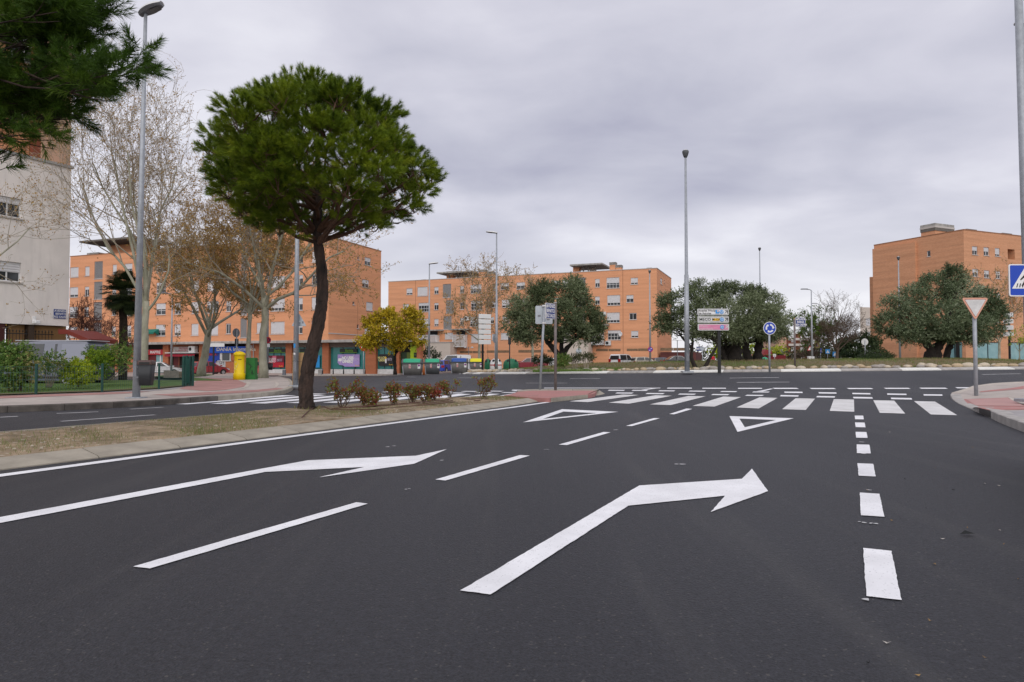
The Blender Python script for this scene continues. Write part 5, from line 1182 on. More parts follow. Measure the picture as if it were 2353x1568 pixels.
b = at_d(1077, 98); t = thing('park_lamp', 'small two headed lamp in front of the beige entrance block', 'street lamp', b); h = top_h(b, 797)
mb = MB(); tube(mb, [(0, 0, 0), (0, 0, h)], .05, 8); mb.build('pole', GALV_D, t)
for s in (-1, 1): mb = MB(); tube(mb, [(0, 0, h - .2), (s * .45, 0, h - .15)], .02, 5); lathe(mb, [(.04, .12), (.16, .05), (.18, -.06), (.05, -.12)], 10, (s * .5, 0, h - .1)); mb.build('lamp_head', LAMPW, t)
# pole at the right edge and the next lamp beyond the frame
bR = np.array([12.62, 16.6, .14]); lampR = lamp_post(bR, 10.5, .125, .085, 'thick galvanised pole at the right edge carrying the zebra crossing sign', 'cobra', .3, head=False, lean=(-.12, 0))
b = at_d(2392, 34, .14); lamp_post(b, top_h(b, 60), .1, .06, 'lamp whose white head pokes in at the upper right edge', 'cobra', PI - .1, Lh=.95)

# ---- litter bin, stickers, board on the lamps
def litter_bin(loc, rz, label, s=1.0):
    t = thing('litter_bin', label, 'litter bin', loc, rz); W_, H_ = .17 * s, .62 * s
    v = []
    for z, k in ((0, .78), (H_ * .82, 1.0)): v += [(x * k, y * k, z) for x, y in rrect(2 * W_, .30 * s, .05 * s)]
    n = len(v) // 2; mb = MB(); mb.add(v, [tuple(range(n - 1, -1, -1)), tuple(range(n, 2 * n))] + [(i, (i + 1) % n, n + (i + 1) % n, n + i) for i in range(n)]); mb.build('body', DARK, t, True)
    mb = MB(); v = []
    for z, k in ((H_ * .82, 1.03), (H_ * .88, 1.05), (H_ * .97, 1.0), (H_ * 1.0, .7)): v += [(x * k, y * k, z) for x, y in rrect(2 * W_, .30 * s, .05 * s)]
    f = [tuple(range(3 * n, 4 * n))] + [(r * n + i, r * n + (i + 1) % n, (r + 1) * n + (i + 1) % n, (r + 1) * n + i) for r in range(3) for i in range(n)]
    mb.add(v, f); hood = mb.build('hood', mat('brown_hood', (.09, .05, .045), .5), t, True)
    mb = MB(); box(mb, -W_ * .7, W_ * .7, -.162 * s, -.1, H_ * .84, H_ * .92); mb.build('slot', INK, hood)
    mb = MB(); box(mb, -W_ - .05, -W_ * .7, -.03, .03, H_ * .3, H_ * .36); box(mb, -W_ - .05, -W_ * .7, -.03, .03, H_ * .7, H_ * .76); mb.build('bracket', GALV_D, t)
    return t
D = lamp1.location.y; p = V(337, 886, D); litter_bin((p[0], D - .02, p[2]), .15, 'dark grey litter bin with a brown hood strapped to the left street lamp', 1.04)
p = V(621, 847, lamp3.location.y); litter_bin((p[0] + .03, lamp3.location.y, p[2] - .12), 0, 'small dark litter bin on the lamp with the red disc', .9)
D = lamp2.location.y
t = thing('brown_board', 'tall plain brown board tied to the lamp behind the pine trunk', 'board', (V(669, 880, D)[0], D + .14, lamp2.location.z + .01), 0)
mb = MB(); box(mb, 0, .50, 0, .02, 0, 1.26); mb.build('board', CARD, t)
for z in (.25, .92): mb = MB(); tube(mb, [(.0, -.01, z), (.18, -.26, z), (.5, -.01, z - .02)], .006, 5); mb.build('wire', INK, t)
for z, s, m, nm in ((1.45, .16, BLUE_L, 'blue'), (1.19, .07, WHITE, 'white')):
    zz = z; mb = MB(); r = .107
    a = np.linspace(-2.2, -1.5, 6); v = [(r * math.cos(q), r * math.sin(q), zz + k * s) for k in (0, 1) for q in a]; mb.add(v, [(i, i + 1, i + 7, i + 6) for i in range(5)]); mb.build('sticker', m, lamp2)

# ---- signs
def post(t, h, r=.03, m=GALV, sq=False, cap=True):
    mb = MB()
    if sq: box(mb, -r, r, -r * .6, r * .6, -.1, h)
    else: tube(mb, [(0, 0, -.1), (0, 0, h)], r, 10)
    mb.build('post', m, t, not sq)
def plate(t, poly, y0, th, m, name='plate', back=None):
    mb = MB(); prism_xz(mb, poly, y0 - th, y0); return mb.build(name, m, t)
def sign(label, base, rz=0.0, group=None, name='traffic_sign'): return thing(name, label, 'road sign', base, rz, group)
def disc(t, z, r, y, m, name='disc', cx=0.0, n=28): return plate(t, circle(r, n, cx, z), y, .012, m, name)
def curved_arrow(mb, z, cx, y, r0, r1, a0, a1, th=.004):
    n = 8; A = np.linspace(a0, a1, n); o = [(cx + r1 * math.cos(a), z + r1 * math.sin(a)) for a in A]; i_ = [(cx + r0 * math.cos(a), z + r0 * math.sin(a)) for a in A]
    d = .38 * (1 if a1 > a0 else -1); rm = (r0 + r1) / 2; w_ = (r1 - r0)
    tip = (cx + rm * math.cos(a1 + d), z + rm * math.sin(a1 + d)); h0 = (cx + (r1 + w_ * .5) * math.cos(a1), z + (r1 + w_ * .5) * math.sin(a1)); h1 = (cx + (r0 - w_ * .5) * math.cos(a1), z + (r0 - w_ * .5) * math.sin(a1))
    for k in range(n - 1): prism_xz(mb, [o[k], o[k + 1], i_[k + 1], i_[k]], y - th, y)
    prism_xz(mb, [h0, tip, h1], y - th - .0005, y - .0005)
def roundabout_face(par, z, r, y, cx=0.0, base=BLUE, rim=True):
    if rim: d = disc(par, z, r, y, WHITE, 'rim', cx); q = d; plate(q, circle(r * .91, 28, cx, z), y - .0125, .004, base, 'face')
    else: q = disc(par, z, r, y, base, 'symbol', cx)
    mb = MB()
    for k in range(3): curved_arrow(mb, z, cx, y - .018, r * .42, r * .66, math.radians(205 - 120 * k), math.radians(130 - 120 * k))
    mb.build('arrows', WHITE, q)
b = foot(1768.5, 851.5, 0, mound); t = sign('round blue roundabout sign with three white arrows on a grey post', b, .03)
hz_ = top_h(b, 754.7); r = 14.9 / FPX * b[1]; post(t, hz_ + r * .4, .052); roundabout_face(t, hz_, r, -.06)
# stack of three destination boards
b = foot(1653, 854.3, 0, mound); t = sign('black post with two white destination boards above a faded pink one', b, 0.02, name='direction_sign')
D = b[1]; k = D / FPX; post(t, top_h(b, 707), .075, BLACK, True)
def arrow_ne(mb, cx, z, s, y):
    prism_xz(mb, [(cx - s * .5, z - s * .38), (cx - s * .38, z - s * .5), (cx + s * .28, z + s * .16), (cx + s * .16, z + s * .28)], y - .003, y)
    prism_xz(mb, [(cx + s * .5, z + s * .5), (cx - s * .32, z + s * .5), (cx - s * .5, z + s * .28), (cx + s * .28, z + s * .28), (cx + s * .28, z - s * .5), (cx + s * .5, z - s * .32)], y - .004, y - .0005)
for i, (py, m, fin) in enumerate(((717.8, WHITE, INK), (735.1, WHITE_D, INK), (752.6, PINK, WHITE_D))):
    z = top_h(b, py); W_, H_ = 71.5 * k, 14.9 * k; cx = (1637.3 + i * .4 - 1653) * k
    bd = plate(t, rrect(W_, H_, .05, cx, z), -.08, .09, WHITE_D, 'board'); y = -.171
    plate(bd, rrect(W_ - .09, H_ - .07, .03, cx, z), y, .003, INK if i < 2 else m, 'border'); plate(bd, rrect(W_ - .115, H_ - .095, .025, cx, z), y - .0035, .003, m, 'face')
    y -= .008
    roundabout_face(bd, z, H_ * .31, y, cx + W_ * .272, BLUE_L, False)
    mb = MB(); arrow_ne(mb, cx + W_ * .42, z, H_ * .5, y - .004); mb.build('arrow', fin, bd)
    if i == 0:
        lettering(bd, 'hospital Príncipe', .145, cx - W_ * .46, y - .002, z + .065, INK, 'LEFT', .003, .95); lettering(bd, 'de Asturias', .145, cx - W_ * .46, y - .002, z - .075, INK, 'LEFT', .003, .95)
        mb = MB(); box(mb, cx + W_ * .075, cx + W_ * .195, y - .006, y - .001, z - H_ * .32, z + H_ * .30); hp = mb.build('pictogram', BLUE_L, bd)
        mb = MB(); c0 = (cx + W_ * .155, z + H_ * .12); prism_xz(mb, circle(.05, 14, *c0), y - .009, y - .0065); mb.build('badge', WHITE, hp)
        mb = MB(); box(mb, c0[0] - .034, c0[0] + .034, y - .012, y - .0095, c0[1] - .011, c0[1] + .011); box(mb, c0[0] - .011, c0[0] + .011, y - .0125, y - .0095, c0[1] - .034, c0[1] + .034); mb.build('cross', RED, hp); lettering(hp, 'SaluMad', .06, cx + W_ * .135, y - .008, z - H_ * .24, WHITE)
    elif i == 1:
        lettering(bd, 'MECO', .19, cx - W_ * .455, y - .002, z, INK, 'LEFT', .004, 1.12); mb = MB(); box(mb, cx - W_ * .02, cx + W_ * .2, y - .006, y - .001, z - H_ * .2, z + H_ * .2); rd = mb.build('road_number', YEL, bd); lettering(rd, 'M-121', .155, cx + W_ * .09, y - .008, z, INK, 'CENTER', .004, 1.05)
    else:
        FAINT = mat('faded_letter', (.66, .50, .56), .6); lettering(bd, 'campus', .14, cx - W_ * .46, y - .002, z + .065, FAINT, 'LEFT', .001); lettering(bd, 'universitario', .14, cx - W_ * .46, y - .002, z - .07, FAINT, 'LEFT', .001)
# yield sign right
b = foot(2243, 911, .05, rp) if False else G(2243, 909.5, 0.0, rp); t = sign('white yield triangle with faded red border on the right pavement corner', b, -.05)
k = b[1] / FPX; zc_ = top_h(b, 711); post(t, zc_ + .1, .052, GALV); W_, H_ = 60.5 * k, 52 * k
pl = plate(t, rtri(W_, H_, .06, True, -.02, zc_), -.055, .025, RED_F, 'plate'); mb = MB(); o_ = rtri(W_ * .80, H_ * .80, .02, True, -.02, zc_ + H_ * .035); prism_xz(mb, o_, -.083, -.0805); mb.build('border_line', mat('worn_red', (.35, .08, .05), .5), pl); plate(pl, rtri(W_ * .765, H_ * .765, .02, True, -.02, zc_ + H_ * .035), -.0835, .003, WHITE_D, 'face')
# zebra crossing sign on the right edge pole
D = bR[1]; k = D / FPX; c = V(2355, 644.5, D - .2); t = sign('blue zebra crossing sign cut by the right edge of the view', (c[0], D - .19, c[2]), .0, name='crossing_sign')
W_ = 73.5 * k; pl = plate(t, rrect(W_, W_, .05), 0, .02, WHITE, 'plate'); plate(pl, rrect(W_ - .055, W_ - .055, .03), -.0205, .004, BLUE, 'face')
mb = MB(); h_ = W_ * .42; zb = -W_ * .26; prism_xz(mb, [(-h_, zb), (h_, zb), (h_ * .02, zb + W_ * .66), (-h_ * .02, zb + W_ * .66)], -.029, -.025); mb.build('triangle', WHITE, pl)
mb = MB()
for q in (-.29, -.2, -.11, .0, .11, .2): prism_xz(mb, [(q * W_ - .0, zb + .03), (q * W_ + .022, zb + .03), (q * W_ * .93 + .035, zb + .125), (q * W_ * .93 + .013, zb + .125)], -.034, -.0295)
prism_xz(mb, circle(.035, 12, .02, zb + .40), -.034, -.0295); prism_xz(mb, [(-.03, zb + .35), (.06, zb + .35), (.07, zb + .2), (.12, zb + .06), (.08, zb + .05), (.02, zb + .17), (-.06, zb + .06), (-.1, zb + .07), (-.02, zb + .2)], -.0345, -.03); prism_xz(mb, [(-.03, zb + .33), (-.13, zb + .22), (-.115, zb + .2), (-.01, zb + .28)], -.0348, -.03)
mb.build('pedestrian', INK, pl); mb = MB(); box(mb, -.1, .1, .002, .09, -.03, .03); mb.build('bracket', GALV_D, t)
# sign seen from behind and street name post on the splitter island
b = foot(1240.5, 894, .11); t = sign('blank grey back of a square traffic sign on a leaning post', b, 0.0); k = b[1] / FPX
zt_, zb_ = top_h(b, 702), top_h(b, 744); xo = 11 * k
mb = MB(); tube(mb, [(0, 0, -.1), (xo * 1.0, 0, zt_ + .02)], .042, 10); mb.build('post', GALV, t, True)
xs_ = xo * .9; mb = MB(); prism_xz(mb, rrect(39.5 * k, 42 * k, .04, xs_, (zt_ + zb_) / 2 - .01), .05, .075); pl = mb.build('plate', ALU, t)
for z in (zt_ - .02, zb_ + .02): mb = MB(); box(mb, xs_ - .07, xs_ + .07, -.055, .049, z - .025, z + .025); mb.build('clamp', LAMPW, t)
for dx, dz, s in ((-.17, -.08, .05), (.15, -.2, .05)): mb = MB(); box(mb, xs_ + dx - s, xs_ + dx + s, .045, .0495, (zt_ + zb_) / 2 + dz, (zt_ + zb_) / 2 + dz + s * 1.4); mb.build('label', GALV_D, pl)
def name_post(px, py, lab, lines, side, rz, fn, dz, W_=.62, H_=.36, ptop=690, z_mid=716, m=POLE_B, ball=True, r=.035):
    b = G(px, py, dz, fn); t = sign(lab, b, 0, name='street_name_sign'); h = top_h(b, ptop); post(t, h, r, m)
    mb = MB(); tube(mb, [(0, 0, h), (0, 0, h + .015)], r * 1.3, 10); mb.build('collar', WHITE_D, t)
    if ball: mb = MB(); ellipsoid(mb, (0, 0, h + .06), (.036, .036, .045)); mb.build('finial', mat('tarnished_brass', (.45, .28, .14), .5), t, True)
    z = top_h(b, z_mid); e_ = bpy.data.objects.new('name_plate', None)
    mb = MB(); s = side; x0, x1 = (r, r + W_) if s > 0 else (-r - W_, -r); prism_xz(mb, [(x0, z - H_ / 2), (x1, z - H_ / 2), (x1, z + H_ / 2), (x0, z + H_ / 2)], -.015, .015); pl = mb.build('name_plate', LAMPW, t, rz=rz)
    mb = MB(); prism_xz(mb, [(x0 + .02, z - H_ / 2 + .02), (x1 - .02, z - H_ / 2 + .02), (x1 - .02, z + H_ / 2 - .02), (x0 + .02, z + H_ / 2 - .02)], -.019, -.0155); mb.build('face', NAVY, pl)
    cx = (x0 + x1) / 2
    for i, s_ in enumerate(lines): lettering(pl, s_, H_ * .30, cx + (.06 if i == 0 else 0), -.022, z + H_ * (.31 - .305 * i), WHITE, 'CENTER', .004, .62 if len(s_) > 10 else (.9 if i else .95))
    mb = MB(); prism_xz(mb, circle(H_ * .10, 8, x0 + .08, z + H_ * .3), -.0225, -.0195); mb.build('crest', WHITE_D, pl); return t
name_post(1276.5, 896.5, 'brown post on the red island with a blue street name plate turned sideways', ('AVENIDA', 'BENITO', 'PÉREZ GALDÓS'), -1, .95, gz, .11, .56, .52, 696, 716.5, r=.048)
name_post(1826.8, 846, 'dark post with blue square name plate right of the roundabout sign', ('PLAZA', 'REINA', 'MARÍA CRISTINA'), 1, 0, mound, 0, 22.5 * 40 / FPX * 1.0, .52, 735, 740.5, r=.055, ball=True)
# white information boards on black posts
def board_stack(px, D, tops, lab, W_, H_, rz, pt, dz=0.0, off=0.0, bend=0):
    b = at_d(px, D, dz); t = sign(lab, b, rz, name='direction_sign'); post(t, top_h(b, pt), .08, BLACK, True)
    for i, py in enumerate(tops):
        z = top_h(b, py); mb = MB(); bbox(mb, off - W_ / 2, off + W_ / 2, -.22, -.09, z - H_ / 2, z + H_ / 2, .02); mb.build('board', WHITE, t)
    return t
board_stack(1109, 57, [727.5 + 11.8 * i for i in range(6)], 'black post with six blank white boards seen edge on by the bins', 1.12, .36, .5, 722, off=.12)
board_stack(2320, 60, [724.5, 739, 753.5, 768], 'black post with four grey backed boards in front of the corner block', .75, .38, -1.0, 718)
t = board_stack(491, G(491, 862.3, .1)[1], [793.5], 'black post with one blank white board between the plane trees', 40.5 / FPX * G(491, 862.3, .1)[1], .34, 0, 790, .1, .25)
# smaller signs
def rear_disc(px, py, r, D, lab, m=ALU, sx=1.0, pm=GALV, hh=None, rz=0.0):
    b = at_d(px, D); t = sign(lab, b, rz); z = top_h(b, py); post(t, z + .2, .04, pm); disc(t, z, r, .06, m, 'plate'); return t, z
rear_disc(1988, 786, .40, 80, 'pale back of a round sign behind the purple flowering shrub', WHITE_D)
t, z = rear_disc(543.5, 765, .30, 46, 'dark back of a round sign turned sideways above the yellow post box', GALV_D, rz=1.1); mb = MB(); box(mb, -.14, .14, -.02, .02, z - .85, z - .4); mb.build('plate', DARK, t)
rear_disc(1272 - 3.5, 790, .35, 66, 'narrow sideways back of a round sign in front of the white igloo', WHITE_D, rz=1.35) if False else None
b = at_d(1130.5 + 7, 60.5); t = sign('sideways back of a round sign beside the white igloo', b, 1.2); z = top_h(b, 778); post(t, z + .2, .04, GALV); disc(t, z, .40, .06, ALU, 'plate')
b = at_d(1422 - 402 + 0, 59); 
b = at_d(1165 + 6, 60); t = sign('thin dark post with a small box sign near the green igloo', b, 0); z = top_h(b, 775); post(t, z, .05, DARK); mb = MB(); bbox(mb, -.13, .13, -.1, .1, z - .65, z, .02); mb.build('box', DARK, t)
b = foot(835, 860.5, .14); t = sign('red no entry disc with a white bar on a grey post at the bank corner', b, .35); z = top_h(b, 798.6); post(t, z + .3, .04); d_ = disc(t, z, .42, -.05, RED, 'plate'); mb = MB(); box(mb, -.26, .26, -.07, -.0625, z - .07, z + .07); mb.build('bar', WHITE, d_)
D = lamp3.location.y; p = V(617.5, 782, D); t = sign('red round no stopping disc with a white plate under it on the lamp', (p[0], D - .14, p[2]), .9); r = .25
d_ = disc(t, 0, r, 0, RED, 'plate'); plate(d_, circle(r * .72, 24), -.0125, .003, mat('dark_blue_face', (.02, .01, .05), .4), 'face'); mb = MB(); [prism_xz(mb, [(-.14 * s, -.16), (-.10 * s, -.18), (.14 * s, .16), (.10 * s, .18)], -.019 - .001 * s, -.0158 - .001 * s) for s in (1, -1)]; mb.build('cross', RED, d_); plate(t, rrect(.30, .27, .02, .0, -.42), 0, .012, WHITE, 'sub_plate')
p = V(1494.5, 803.3, lm4.location.y - .2); t = sign('blue no parking disc with red border and truck symbols on a lamp', (p[0], p[1], p[2]), 0); d_ = disc(t, 0, .33, 0, RED, 'plate'); plate(d_, circle(.27, 24), -.0125, .003, BLUE, 'face'); mb = MB(); prism_xz(mb, [(-.22, .16), (-.17, .2), (.22, -.16), (.17, -.2)], -.019, -.0158); mb.build('bar', RED, d_); mb = MB(); box(mb, .02, .17, -.018, -.0158, .07, .15); box(mb, -.17, -.02, -.018, -.0158, -.14, -.06); mb.build('symbol', WHITE, d_)
b = at_d(1330, 82); t = sign('grey back of an eight sided stop sign behind the round shrubs', b, 0); z = top_h(b, 807); post(t, z + .2, .04); plate(t, circle(.36, 8, 0, z, PI / 8), .06, .012, ALU)
b = at_d(1614.5, 78); t = sign('pale back of a yield triangle between the slim olive trunks', b, 0); z = top_h(b, 804); post(t, z, .045); plate(t, rtri(.66, .58, .05, True, 0, z), .06, .012, ALU)
for px, py, w_, h_, lab in ((1674, 807, .42, .5, 'white rectangular sign back between thick olive trunks'), (1780, 817, .36, .36, 'small pale square sign back before the red pavilion')):
    b = at_d(px, 84); t = sign(lab, b, 0); z = top_h(b, py); post(t, z, .035); plate(t, rrect(w_, h_, .03, 0, z), .05, .012, WHITE_D)
b = at_d(1877.3, 88); t = sign('pale yellow warning board with a red children triangle on a brown post', b, 0); z = top_h(b, 791.3); post(t, z, .05, TWIG_D); pl = plate(t, rrect(.66, 1.02, .02, 0, z), -.06, .02, YEL_P); plate(pl, rtri(.52, .46, .03, False, 0, z - .12), -.081, .004, RED, 'triangle'); plate(pl, rtri(.36, .31, .02, False, 0, z - .13), -.0855, .003, WHITE, 'face'); mb = MB(); [box(mb, q - .03, q + .03, -.092, -.089, z - .22, z - .08) for q in (-.06, .06)]; mb.build('symbol', INK, pl); lettering(pl, 'ATENCION', .13, 0, -.082, z + .38, INK, sx=.85)
D = lm6.location.y; p = V(1867, 800, D - .15); t = sign('red bordered warning triangle half hidden behind the lamp and yellow board', (p[0] - .15, D + .15, p[2]), 0); plate(t, rtri(.66, .58, .05, False), 0, .012, RED); plate(t, rtri(.46, .40, .03, False, 0, -.03), -.0125, .003, WHITE, 'face'); mb = MB(); prism_xz(mb, [(.0, -.12), (.16, -.12), (.14, -.02)], -.019, -.0158); mb.build('symbol', INK, t)
for px, py, D, lab in ((1885.5, 806, 96, 'blue sign under the bare tree, turned half sideways'), (1901.5, 808, 92, 'square blue crossing sign with white triangle under the bare tree'), (1918, 814, 88, 'small blue sign nearest the dark hedge')):
    b = at_d(px, D); t = sign(lab, b, .8 if px < 1890 else 0, 'small blue signs down the street'); z = top_h(b, py); post(t, z + .2, .035); pl = plate(t, rrect(.6, .6, .03, 0, z), -.05, .015, BLUE_L if px > 1890 else BLUE); plate(pl, rtri(.44, .4, .02, False, 0, z), -.0655, .003, WHITE, 'symbol')
# triangle back on lamp 2
D = lamp2.location.y; p = V(687, 735, D + .13); t = sign('grey back of a warning triangle fixed behind the lamp by the pine', (p[0], D + .13, p[2]), 0); plate(t, rtri(.58, .50, .04, False), .012, .012, ALU); mb = MB(); box(mb, .12, .18, -.004, -.001, -.14, -.06); mb.build('label', GALV_D, t); mb = MB(); box(mb, -.05, .05, -.05, -.002, -.1, -.05); mb.build('clamp', LAMPW, t)

# ---- post box, cabinets, bollards
b = foot(549.5, 873, .14); t = thing('post_box', 'bright yellow cylindrical post box on the corner pavement', 'post box', b); k = b[1] / FPX; r = 12.6 * k; H_ = 66 * k
mb = MB(); lathe(mb, [(r * 1.04, 0), (r * 1.04, H_ * .20), (r * .98, H_ * .23), (r * .90, H_ * .24), (r * .90, H_ * .82), (r * .92, H_ * .83)], 28); bd = mb.build('body', YELLOW_M, t, True)
mb = MB(); lathe(mb, [(r * .93, H_ * .832), (r * 1.04, H_ * .84), (r * 1.04, H_ * .89), (r * .95, H_ * .93), (r * .6, H_ * .975), (r * .02, H_ * .995)], 28); mb.build('cap', YELLOW_M, t, True)
EMB = mat('pale_emblem', (.80, .70, .25), .5)
mb = MB()
def on_cyl(a, z, rr): return (rr * math.sin(a), -rr * math.cos(a), z)
tube(mb, [on_cyl(-.75 + .9 * s, H_ * (.36 + .20 * s * s), r * .915) for s in np.linspace(0, 1, 10)], .014, 5); tube(mb, [on_cyl(-.35 + .3 * math.cos(q), H_ * (.42 + .07 * math.sin(q)), r * .915) for q in np.linspace(0, 5.5, 12)], .012, 5); tube(mb, [on_cyl(-.4 + .16 * math.cos(q), H_ * (.62 + .03 * math.sin(q)), r * .915) for q in np.linspace(0, 6.3, 10)], .012, 5)
mb.build('horn_emblem', EMB, bd); mb = MB(); v = [on_cyl(a, z, r * .905) for z in (H_ * .695, H_ * .72) for a in np.linspace(.1, .8, 6)]; mb.add(v, [(i, i + 1, i + 7, i + 6) for i in range(5)]); mb.build('slot', INK, bd)
b = foot(577, 872.5, .14); t = thing('utility_cabinet', 'green painted utility cabinet with black graffiti beside the post box', 'cabinet', b, .05); k = b[1] / FPX; w_ = 11 * k
mb = MB(); bbox(mb, -w_ * 1.04, w_ * 1.04, -.18, .28, 0, 11 * k, .01); mb.build('plinth', GREEN_C, t); mb = MB(); bbox(mb, -w_ * .94, w_ * .98, -.16, .27, 11 * k, 50 * k, .015); bd = mb.build('body', GREEN_C, t); mb = MB(); box(mb, -w_ * .945, -w_ * .86, -.165, -.155, 11 * k, 49 * k); mb.build('edge', mat('lime_edge', (.30, .36, .02), .5), bd)
mb = MB(); S = 30 * k / 1.0
for P in ([(-.10, .80), (-.13, .72), (-.05, .66), (-.02, .72)], [(-.02, .70), (.04, .62), (-.01, .50), (-.06, .46)], [(.06, .62), (.10, .58)], [(.06, .42), (.13, .40), (.07, .32), (.10, .24), (.16, .28), (.09, .34)], [(.2, .25), (.22, .24)]): tube(mb, [(x_, -.168, z_ * 50 * k) for x_, z_ in P], .014, 5)
mb.build('graffiti', INK, bd)
b = at_d(1862.5, 74); t = thing('utility_cabinet', 'white metal cabinet at the foot of a far lamp right of the name post', 'cabinet', b); mb = MB(); bbox(mb, -.30, .02, -.2, .2, 0, top_h(b, 819), .02); bbox(mb, .05, .34, -.2, .2, 0, top_h(b, 819.5), .02); mb.build('body', WHITE_D, t); mb = MB(); box(mb, -.27, -.01, -.215, -.203, .15, top_h(b, 822)); mb.build('door', LAMPW, t)
for i, px in enumerate((741, 765.6, 789.4, 813.7, 838.6)):
    b = foot(px, 860, .14); t = thing('bollard', ('slim dark bollard right beside the pine trunk, before the bank', 'slim dark bollard below the left end of the lilac poster window', 'slim dark bollard under the middle of the lilac poster', 'slim dark bollard under the right end of the lilac poster', 'slim dark bollard beside the no entry sign post')[i], 'bollard', b, 0, 'bollards before the bank'); mb = MB(); lathe(mb, [(.075, 0), (.07, .55), (.05, .60), (.01, .62)], 10); mb.build('post', DARK, t, True); mb = MB(); lathe(mb, [(.073, .45), (.073, .50)], 10); mb.build('band', GALV, t)
for px, m, lab in ((653, GALV_D, 'squat dark square bollard at the far kerb left of the pine'), (735, KERB_G, 'squat pale concrete block bollard near the walking person')):
    b = foot(px, 862, .14); t = thing('block_bollard', lab, 'bollard', b); mb = MB(); bbox(mb, -.14, .14, -.14, .14, 0, .52, .03); mb.build('block', m, t); mb = MB(); bbox(mb, -.16, .16, -.16, .16, -.02, .06, .01); mb.build('foot', m, t)
b = foot(393.5, 869.3, .14); t = thing('planter', 'low pale slatted planter box behind the green wire fence', 'planter', b); k = b[1] / FPX; w_ = 17.5 * k
for i in range(11): x = -w_ + 2 * w_ * i / 11; mb = MB(); box(mb, x + .008, x + 2 * w_ / 11 - .012, -.02, .02, .02, 17.5 * k + R_.uniform(-.02, .02)); mb.build('slat', mat('weathered_wood', (.36, .31, .26), .85, var=.2, vs=5) if i == 0 else bpy.data.materials['weathered_wood'], t)
mb = MB(); box(mb, -w_ + .03, w_ - .03, .03, .8, .02, 15 * k); mb.build('soil', SOIL, t)

# ---- green wire fence along the lawn
FP = [G(365, 894.5, .17), G(234.5, 900.2, .17), G(82.6, 905.5, .17)]
st_ = FP[2] - FP[1]; FP += [FP[2] + st_, FP[2] + 2 * st_]
t = thing('wire_fence', 'low green wire mesh fence on posts along the lawn edge', 'fence', FP[0])
gp = G(427, 887.5, .17); ALLP = [gp] + FP
for i, p in enumerate(FP): mb = MB(); lathe(mb, [(.034, 0), (.034, .80), (.038, .80), (.038, .83), (.01, .84)], 10); mb.build('post', GREEN_F, t, loc=p - FP[0])
GW = mat('green_wire', (.03, .085, .07), .5)
for i in range(len(ALLP) - 1):
    a, c = ALLP[i], ALLP[i + 1]; d = c - a; n_ = int(np.linalg.norm(d) / .07); mb = MB()
    for q in range(n_): p = a + d * (q + .5) / n_; tube(mb, [p + [0, 0, .04], p + [0, 0, .76]], .0032, 3, cap=False)
    for z in (.04, .2, .4, .6, .76): tube(mb, [a + [0, 0, z], c + [0, 0, z]], .0035, 3, cap=False)
    mb.build('mesh_panel', GW, t, loc=-FP[0])
t = thing('fence_end_panel', 'thick dark green end panel of the wire fence at the corner', 'fence', gp, -.35); k = gp[1] / FPX
mb = MB(); [lathe(mb, [(.05, 0), (.05, 1.08 + .04 * (j % 2)), (.01, 1.12)], 8, (-.12 + .085 * j, .06 * j, 0)) for j in range(4)]; mb.build('post', GREEN_F, t); mb = MB(); box(mb, -.12, .14, .02, .05, .1, 1.02); mb.build('panel', GREEN_F, t)

